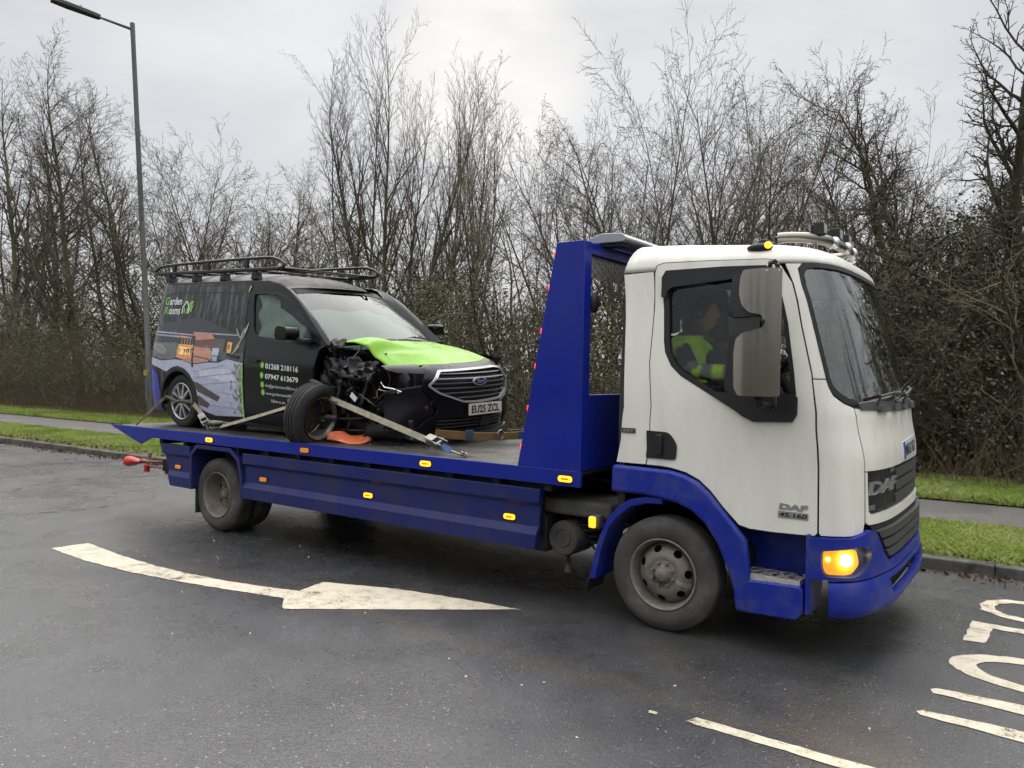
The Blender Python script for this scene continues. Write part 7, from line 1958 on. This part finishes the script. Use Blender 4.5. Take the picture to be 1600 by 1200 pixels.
webbing([rel(s1, p) for p in (B + Vector((0, 0, 0)), B + Vector((0.01, 0.03, 0.10)), wc + Vector((-0.26, 0.04, 0.20)))], 0.04, 0.004, (0, 1, 0.2)).build('wheel_loop', M_WEBD, s1, 60)
webbing([rel(s1, p) for p in (Cc + Vector((-0.02, 0, 0)), Cc + (D_ - Cc) * 0.4 + Vector((0, 0, 0.02)), Cc + (D_ - Cc) * 0.72)], 0.052, 0.005, (0.3, 0.5, 1)).build('strap_band', M_WEB, s1, 60)
dd = (D_ - Cc).normalized()
ratchet(s1, rel(s1, Cc + (D_ - Cc) * 0.80 + Vector((0, -0.01, 0.01))), dd, (0.1, -0.6, 1), 1.05)
hook(s1, rel(s1, A + (B - A) * 0.24), rel(s1, A), 0.009)
hook(s1, rel(s1, D_ - dd * 0.04), rel(s1, D_ + dd * 0.05 - Vector((0, 0, 0.015))), 0.009)
# strap from the same anchor to the broken front wheel
wfc = vw(2.43, -1.05, 0.352)
s2 = empty('wheel_strap', (-5.40, -0.80, DZ), label='thin beige strap running from the deck ring to the torn front wheel', cat='strap', group='tie-down straps')
E0 = Vector((-5.40, -0.84, DZ + 0.03)); E1 = wfc + Vector((-0.09, -0.02, 0.10))
webbing([rel(s2, p) for p in (E0 + (E1 - E0) * 0.07, E0 + (E1 - E0) * 0.5 + Vector((0, 0, -0.004)), E1)], 0.050, 0.004, (0.2, 0.8, 1)).build('strap_band', M_WEB, s2, 60)
hook(s2, rel(s2, E0 + (E1 - E0) * 0.08), rel(s2, E0), 0.010)
chain(s2, rel(s2, E0 + Vector((-0.02, 0, -0.005))), rel(s2, E0 + Vector((-0.20, 0.03, -0.012))), 4)
# front strap from the hub down to the deck edge
s3 = empty('wheel_strap', (-1.86, -0.92, DZ), label='wide beige ratchet strap slanting from the torn wheel down to the deck edge', cat='strap', group='tie-down straps')
F0 = wfc + Vector((0.16, 0.12, 0.17)); F1 = Vector((-1.86, -0.92, DZ + 0.015)); fd = (F1 - F0)
webbing([rel(s3, p) for p in (wfc + Vector((-0.06, 0.10, 0.335)), wfc + Vector((0.10, 0.10, 0.285)), F0, F0 + fd * 0.1)], 0.045, 0.005, (0.2, 0.9, 0.3)).build('wheel_loop', M_WEBD, s3, 60)
webbing([rel(s3, F0 + fd * t) for t in (0.0, 0.3, 0.6, 0.80)], 0.056, 0.005, (0.15, 0.55, 1)).build('strap_band', M_WEB, s3, 60)
ratchet(s3, rel(s3, F0 + fd * 0.845 + Vector((0, 0, 0.012))), fd, (0, -0.5, 1), 1.15)
webbing([rel(s3, F0 + fd * t) for t in (0.88, 0.91, 0.945)], 0.05, 0.010, (0.15, 0.6, 1)).build('strap_end', M_WEBB, s3, 60)
hook(s3, rel(s3, F0 + fd * 0.945), rel(s3, F1), 0.010)
chain(s3, rel(s3, F1 + Vector((-0.02, 0.02, 0.005))), rel(s3, F1 + Vector((0.08, -0.03, 0.0))), 3)
# winch bridle ahead of the bumper
s4 = empty('winch_bridle', (-2.35, 0.5, DZ), label='ochre lashing with blue ends and chain lying in front of the van bumper', cat='strap', group='tie-down straps')
G0 = Vector((-2.55, -0.45, DZ + 0.12)); G1 = Vector((-2.22, 0.52, DZ + 0.07))
webbing([rel(s4, p) for p in (G0, G0 + (G1 - G0) * 0.5 + Vector((0, 0, -0.02)), G1)], 0.075, 0.012, (0.2, 0, 1)).build('strap_band', M_WEBO, s4, 60)
for t in (0.36, 0.97):
    c = G0 + (G1 - G0) * t; webbing([rel(s4, c - (G1 - G0) * 0.04 + Vector((0.009, -0.005, 0))), rel(s4, c + (G1 - G0) * 0.04 + Vector((0.009, -0.005, 0)))], 0.08, 0.012, (0.2, 0, 1)).build('strap_end', M_WEBB, s4, 60)
mb = MB(); c = G0 + (G1 - G0) * 0.70
mb.tube([rel(s4, c + Vector((0.02, 0, 0)) + Vector((0.0, 0.045 * math.cos(t * PI / 8), 0.045 * math.sin(t * PI / 8)))) for t in range(16)], 0.011, 8, closed=True); mb.build('shackle', M_ZINC, s4, 60)
chain(s4, rel(s4, G1 + Vector((0.02, 0.05, 0))), rel(s4, Vector((-1.95, 0.80, DZ + 0.03))), 6, 0.010, 0.075)
mb = MB(); mb.tube([rel(s4, p) for p in ((-1.95, 0.80, DZ + 0.03), (-1.4, 0.90, DZ + 0.04), (-0.72, 0.95, DZ + 0.10))], 0.011, 7); mb.tube([rel(s4, p) for p in ((-2.30, 0.35, DZ + 0.13), (-1.5, 0.9, DZ + 0.16), (-0.72, 1.0, DZ + 0.17))], 0.006, 6); mb.build('winch_rope', M_STEELD, s4, 60)
# ---- wheel skate under the sill (pale bar on the deck)
mb = MB(); mb.prism(rounded([(-0.35, 0.0), (0.35, 0.0), (0.33, 0.05), (-0.33, 0.055)], 0.02), lambda a, b, t: (a, t, b), -0.05, 0.05)
sk = mb.build('skid_bar', M_ZINC, None, 40, 0.006, label='pale metal bar lying on the deck under the van sill', cat='bar'); sk.location = (-5.00, -0.42, DZ); sk.rotation_euler = (0, 0, R(4))
# ---- broken orange lens
mb = MB(); g = random.Random(3); vs = []; nu, nv = 14, 5
for i in range(nu + 1):
    for j in range(nv + 1):
        u, v = i / nu, j / nv
        half = 0.075 * (1 - abs(2 * u - 1) ** 2.5) + 0.012
        notch = 0.045 * math.exp(-((u - 0.5) / 0.13) ** 2)
        vs.append(((u - 0.5) * 0.46, (v - 0.5) * 2 * half - notch * v, 0.012 + 0.05 * v + 0.055 * abs(u - 0.5) * v + 0.02 * math.sin(u * 7)))
mb.add(vs, [(i * (nv + 1) + j, (i + 1) * (nv + 1) + j, (i + 1) * (nv + 1) + j + 1, i * (nv + 1) + j + 1) for i in range(nu) for j in range(nv)])
ol = mb.build('broken_lens', mat('orange_plastic', (0.90, 0.22, 0.09), rough=0.25, coat=0.5, var=0.15, var_scale=14, emit=(1.0, 0.2, 0.05), emit_s=0.0), None, 50, label='broken orange plastic lens lying on the deck by the torn wheel', cat='debris')
md = ol.modifiers.new('solid', 'SOLIDIFY'); md.thickness = 0.006
ol.location = (-3.42, -0.70, DZ + 0.004); ol.rotation_euler = (R(14), 0, R(24)); ol.scale = (1.0, 0.9, 0.85)
mb = MB()
for k in range(9):
    a = Vector((g.uniform(-0.05, 0.05), g.uniform(-0.04, 0.04), g.uniform(0.0, 0.04))); mb.add([a, a + Vector((g.uniform(0.01, 0.03), g.uniform(-0.01, 0.01), g.uniform(0.005, 0.03))), a + Vector((g.uniform(-0.01, 0.01), g.uniform(0.01, 0.02), g.uniform(0.01, 0.04)))], [(0, 1, 2)])
mb.m = 0
lp = mb.build('clear_splinters', mat('clear_plastic', (0.62, 0.62, 0.60), rough=0.2, coat=0.5), ol, None, kind='stuff'); lp.location = (-0.19, 0.0, 0.02)
mb = MB()
for k in range(26):
    c = Vector((g.uniform(-3.55, -2.4), g.uniform(-0.95, -0.45), DZ + 0.004)); a = g.uniform(0.015, 0.06)
    q = [c + Vector((g.uniform(-a, a), g.uniform(-a, a) * 0.5, g.uniform(0, 0.02))) for _ in range(4)]
    mb.add(q, [(0, 1, 2), (0, 2, 3), (0, 3, 1), (1, 3, 2)])
mb.build('plastic_splinters', M_TRIM, None, None, label='small black plastic splinters strewn on the deck before the torn wheel', cat='debris', kind='stuff')

# ---- street lamp, leaning a little
lx, ly = -20.25, 6.82
lamp = empty('street_lamp', (lx, ly, 0.12), (0, R(-6.2), 0), label='tall grey street lamp post leaning over the verge', cat='street lamp')
M_GALV = mat('galvanised_pole', (0.135, 0.140, 0.140), rough=0.6, metal=0.3, var=0.2, var_scale=1.5, dirt=(0.10, 0.105, 0.07), dirt_amt=0.6, dirt_scale=1.2)
mb = MB(); mb.lathe([(0.105, 0.0), (0.105, 1.75), (0.095, 1.80), (0.080, 1.83), (0.077, 5.0), (0.068, 11.9), (0.072, 11.92), (0.072, 12.35), (0.0, 12.38)], (0, 0, 0), (0, 0, 1), 16)
mb.build('pole', M_GALV, lamp, 40)
mb = MB(); mb.box(-0.08, 0.08, -0.112, -0.09, 0.55, 1.25); mb.build('access_door', M_GALV, lamp, 40, 0.006)
ad = Vector((-0.30, -0.92, 0.16)).normalized()
p0 = Vector((0, 0, 12.15)); p1 = p0 + ad * 0.95
mb = MB(); mb.cyl(p0, p1, 0.045, 0.035, 10); mb.build('bracket_arm', M_GALV, lamp, 50)
mb = MB(); x_, y_, d_ = frame_of(ad); Mh = Matrix(((d_.x, x_.x, y_.x, p1.x), (d_.y, x_.y, y_.y, p1.y), (d_.z, x_.z, y_.z, p1.z), (0, 0, 0, 1)))
mb.prism(rounded([(-0.05, -0.07), (0.10, -0.10), (0.85, -0.13), (1.25, -0.09), (1.27, 0.09), (0.85, 0.13), (0.10, 0.10), (-0.05, 0.07)], 0.03), lambda a, b, t: Mh @ Vector((a, b, t)), -0.06, 0.07)
mb.build('lantern', M_GREYP, lamp, 40, 0.02)
mb = MB(); mb.cyl(Mh @ Vector((0.5, 0, 0.07)), Mh @ Vector((0.5, 0, 0.15)), 0.05, 0.04, 12); mb.build('photocell', mat('photocell', (0.35, 0.33, 0.18), rough=0.4), lamp, 40)
mb = MB(); mb.box(-0.11, 0.11, -0.118, -0.105, 1.35, 1.52); mb.build('number_tag', mat('yellow_tag', (0.42, 0.33, 0.06), rough=0.6), lamp)

# ---- the driver
driver = empty('person', (-0.04, -0.52, 1.50), label='driver in yellow-green and navy hi-vis jacket at the wheel of the cab', cat='person')
def skin_body(name, joints, edges, m_, par, sub=2, root=0):
    me = bpy.data.meshes.new(name); me.from_pydata([j[:3] for j in joints], edges, [])
    ob = bpy.data.objects.new(name, me); COL.objects.link(ob)
    sk_ = ob.modifiers.new('skin', 'SKIN'); ob.modifiers.new('sub', 'SUBSURF').render_levels = sub
    ob.modifiers['sub'].levels = sub; sk_.use_smooth_shade = True
    for i, j in enumerate(joints):
        v = me.skin_vertices[0].data[i]; rr = j[3]; v.radius = rr if isinstance(rr, tuple) else (rr, rr); v.use_root = (i == root)
    dg = bpy.context.evaluated_depsgraph_get(); dg.update()
    out = bpy.data.meshes.new_from_object(ob.evaluated_get(dg)); bpy.data.objects.remove(ob, do_unlink=True)
    out.materials.clear()
    o = link(name, out, m_, par)
    out.polygons.foreach_set('use_smooth', [True] * len(out.polygons))
    return o
def jacket_mat():
    m, n, l, b = node_mat('hivis_jacket')
    tc = N(n, 'ShaderNodeTexCoord'); a = n.new('ShaderNodeAttribute'); a.attribute_name = 'cloth'
    ns = N(n, 'ShaderNodeTexNoise', Scale=14.0, Detail=4.0); l.new(tc.outputs['Object'], ns.inputs['Vector'])
    mr = N(n, 'ShaderNodeMapRange', To_Min=0.75, To_Max=1.25); l.new(ns.outputs['Fac'], mr.inputs['Value'])
    v = N(n, 'ShaderNodeVectorMath', operation='SCALE'); l.new(a.outputs['Color'], v.inputs[0]); l.new(mr.outputs[0], v.inputs['Scale'])
    l.new(v.outputs[0], b.inputs['Base Color']); b.inputs['Roughness'].default_value = 0.8
    bp = N(n, 'ShaderNodeBump', Strength=0.6, Distance=0.02); l.new(ns.outputs['Fac'], bp.inputs['Height']); l.new(bp.outputs[0], b.inputs['Normal'])
    return m
# body: pelvis, trunk, neck, head, thighs, shins, hands (local to the seat)
HC = Vector((0.085, 0.03, 0.675))        # head centre
handR = SW_C - driver.location + (sx_ * -0.05 + sy_ * -0.2).normalized() * 0.0
def on_wheel(a): return SW_C - driver.location + sx_ * 0.21 * math.cos(a) + sy_ * 0.21 * math.sin(a)
best = sorted([(on_wheel(2 * PI * i / 64)) for i in range(64)], key=lambda p: (p - Vector((0.5, -0.2, 0.40))).length)
HR = best[0]; best2 = sorted([(on_wheel(2 * PI * i / 64)) for i in range(64)], key=lambda p: (p - Vector((0.5, 0.2, 0.40))).length); HLh = best2[0]
J = [(0, 0, 0.05, (0.15, 0.11)), (-0.01, 0, 0.22, (0.135, 0.10)), (-0.02, 0, 0.36, (0.15, 0.11)), (0.0, 0, 0.49, (0.09, 0.08)), (0.035, 0.0, 0.57, 0.055),
     (0.20, -0.11, 0.06, 0.085), (0.42, -0.13, 0.08, 0.065), (0.46, -0.13, -0.12, 0.055), (0.48, -0.13, -0.32, 0.045), (0.58, -0.13, -0.36, 0.04),
     (0.20, 0.11, 0.06, 0.085), (0.42, 0.13, 0.08, 0.065), (0.46, 0.13, -0.12, 0.055), (0.48, 0.13, -0.32, 0.045), (0.58, 0.13, -0.36, 0.04)]
E_ = [(0, 1), (1, 2), (2, 3), (3, 4), (0, 5), (5, 6), (6, 7), (7, 8), (8, 9), (0, 10), (10, 11), (11, 12), (12, 13), (13, 14)]
M_NAVY = mat('navy_cloth', (0.012, 0.014, 0.028), rough=0.85)
skin_body('body', J, E_, M_NAVY, driver)
# head with face, ears and short dark hair
mb = MB(); nA, nB = 28, 20; vs = []
for j in range(nB + 1):
    t = PI * j / nB; z = math.cos(t)
    for i in range(nA):
        a = 2 * PI * i / nA; cx, cy = math.cos(a), math.sin(a)
        r = math.sin(t)
        x = 0.098 * r * cx; y = 0.076 * r * cy
        zz = 0.122 * z
        if z < -0.1: k = (-0.1 - z); x = x * (1 - 0.28 * k) + 0.020 * k; y *= (1 - 0.45 * k)
        front = max(0, cx) ** 6 * max(0, 1 - abs(cy) * 2.2)
        nose = math.exp(-((z + 0.08) / 0.16) ** 2) * math.exp(-(cy / 0.16) ** 2) * max(0, cx)
        eye = math.exp(-((z - 0.10) / 0.10) ** 2) * (math.exp(-((cy - 0.42) / 0.18) ** 2) + math.exp(-((cy + 0.42) / 0.18) ** 2)) * max(0, cx)
        mouth = math.exp(-((z + 0.40) / 0.05) ** 2) * math.exp(-(cy / 0.30) ** 2) * max(0, cx)
        chin = math.exp(-((z + 0.72) / 0.18) ** 2) * math.exp(-(cy / 0.35) ** 2) * max(0, cx)
        x += 0.022 * nose - 0.011 * eye - 0.006 * mouth + 0.010 * chin
        ear = math.exp(-((z + 0.02) / 0.18) ** 2) * math.exp(-((cx + 0.08) / 0.16) ** 2) * (1 if abs(cy) > 0.9 else 0)
        y += 0.016 * ear * (1 if cy > 0 else -1)
        vs.append(HC + Vector((x, y, zz)))
mb.add(vs, [(j * nA + i, (j + 1) * nA + i, (j + 1) * nA + (i + 1) % nA, j * nA + (i + 1) % nA) for j in range(nB) for i in range(nA)])
hd_ = mb.build('head', M_SKIN, driver, 60)
mb = MB(); vs = []
for j in range(11):
    t = PI * 0.60 * j / 10
    for i in range(nA):
        a = 2 * PI * i / nA; cx = math.cos(a)
        lim = 1.0 if cx < 0.2 else 1.0 - 0.45 * smooth01((cx - 0.2) / 0.6)
        tt = t * lim
        vs.append(HC + Vector((-0.006 + 0.106 * math.sin(tt) * cx, 0.084 * math.sin(tt) * math.sin(a), 0.132 * math.cos(tt))))
mb.add(vs, [(j * nA + i, (j + 1) * nA + i, (j + 1) * nA + (i + 1) % nA, j * nA + (i + 1) % nA) for j in range(10) for i in range(nA)])
mb.build('hair', mat('dark_hair', (0.012, 0.010, 0.009), rough=0.7), hd_, 60)
for sy in (-1, 1):
    mb = MB(); mb.sphere(HC + Vector((0.082, sy * 0.031, 0.012)), 0.012, 10, 8); mb.build('eye', mat('eye_white', (0.6, 0.6, 0.58), rough=0.3), hd_, 60)
    mb = MB(); mb.sphere(HC + Vector((0.0905, sy * 0.031, 0.012)), 0.0055, 8, 6); mb.build('iris', M_INK, hd_, 60)
# jacket: trunk, collar and sleeves
SR = Vector((-0.02, -0.20, 0.44)); ELR = Vector((0.14, -0.31, 0.255)); WR = HR + (ELR - HR).normalized() * 0.075
SL = Vector((-0.02, 0.20, 0.44)); ELL = Vector((0.18, 0.29, 0.24)); WL = HLh + (ELL - HLh).normalized() * 0.075
JJ = [(0, 0, 0.02, (0.175, 0.135)), (-0.01, 0, 0.18, (0.165, 0.130)), (-0.02, 0, 0.32, (0.180, 0.135)), (-0.02, 0, 0.445, (0.13, 0.105)), (0.01, 0, 0.52, (0.075, 0.07)), (0.025, 0, 0.555, (0.066, 0.064)),
      (*SR, 0.080), (*((SR + ELR) / 2), 0.070), (*ELR, 0.062), (*((ELR + WR) / 2), 0.056), (*WR, 0.046), (*SL, 0.080), (*((SL + ELL) / 2), 0.070), (*ELL, 0.062), (*((ELL + WL) / 2), 0.056), (*WL, 0.046)]
jk = skin_body('jacket', JJ, [(0, 1), (1, 2), (2, 3), (3, 4), (4, 5), (3, 6), (6, 7), (7, 8), (8, 9), (9, 10), (3, 11), (11, 12), (12, 13), (13, 14), (14, 15)], jacket_mat(), driver)
me = jk.data; at = me.attributes.new('cloth', 'FLOAT_COLOR', 'POINT')
YEL, NAV, SIL = (0.58, 0.95, 0.03), (0.012, 0.016, 0.035), (0.16, 0.17, 0.17)
cols = []
for v in me.vertices:
    p = v.co; c = YEL
    for sh, el, wr in ((SR, ELR, WR), (SL, ELL, WL)):
        if (p.y < -0.16) == (sh.y < 0) and abs(p.y) > 0.16:
            t1 = (p - sh).dot((el - sh).normalized()) / (el - sh).length; t2 = (p - el).dot((wr - el).normalized()) / (wr - el).length
            if t2 > 0.12:
                c = YEL
                if 0.14 < t2 < 0.34 or 0.52 < t2 < 0.70: c = SIL
            elif t1 > 0.2:
                c = NAV if p.x > -0.005 - 0.0 * t1 and t1 < 0.85 else YEL
                if 0.85 < t1 < 1.1: c = SIL
                if t1 > 0.25 and p.x < 0.0: c = YEL
    if abs(p.y) < 0.17:
        if p.z < 0.10: c = NAV
        elif 0.12 < p.z < 0.17: c = SIL
        elif p.z > 0.515: c = NAV
    cols.append((*c, 1.0))
at.data.foreach_set('color', np.array(cols, dtype=np.float32).ravel())
# hands closed on the wheel
def hand(H, W_, par):
    tang = (sx_ * -math.sin(0) + sy_) ; rad = (H - (SW_C - driver.location)).normalized(); tg = SW_AX.cross(rad).normalized(); d = (H - W_).normalized()
    palm = [(*(W_), 0.030), (*(W_ + d * 0.045), (0.040, 0.022)), (*(H - d * 0.008 + SW_AX * 0.012), (0.042, 0.020))]
    jn = list(palm); ed = [(0, 1), (1, 2)]
    for k in range(4):
        o = tg * ((k - 1.5) * 0.021); L = (0.9, 1.05, 1.0, 0.8)[k]; b = len(jn)
        q0 = H + o + SW_AX * 0.016 - d * 0.004; q1 = H + o + d * 0.026 * L + SW_AX * 0.016; q2 = H + o + d * 0.034 * L - SW_AX * 0.008; q3 = H + o + d * 0.016 * L - SW_AX * 0.024
        jn += [(*q0, 0.0095), (*q1, 0.009), (*q2, 0.0085), (*q3, 0.008)]; ed += [(2, b), (b, b + 1), (b + 1, b + 2), (b + 2, b + 3)]
    b = len(jn); t0 = W_ + d * 0.04 + tg * 0.036; jn += [(*t0, 0.011), (*(t0 + d * 0.028 + tg * 0.012), 0.010), (*(t0 + d * 0.052 + tg * 0.004 - SW_AX * 0.004), 0.009)]; ed += [(1, b), (b, b + 1), (b + 1, b + 2)]
    return skin_body('hand', jn, ed, M_SKIN, par, 1)
hand(HR, WR, driver); hand(HLh, WL, driver)
# ---- cloth on the dashboard
mb = MB(); mb.sphere((0, 0, 0), 1.0, 14, 8, (0.07, 0.10, 0.045))
dc = mb.build('cloth', mat('pink_cloth', (0.40, 0.10, 0.13), rough=0.9, var=0.3, var_scale=12, bump=0.8, bump_scale=20), None, 60, label='crumpled pink cloth on the dashboard behind the windscreen', cat='cloth')
dc.location = (1.02, 0.02, 1.585)
mb = MB(); mb.box(-0.10, 0.10, -0.16, 0.16, 0.0, 0.006)
pp = mb.build('paper', mat('pale_paper', (0.45, 0.55, 0.55), rough=0.6), None, label='pale paper lying on the dashboard behind the windscreen', cat='paper'); pp.location = (1.0, -0.50, 1.562); pp.rotation_euler = (0, R(12), R(15))
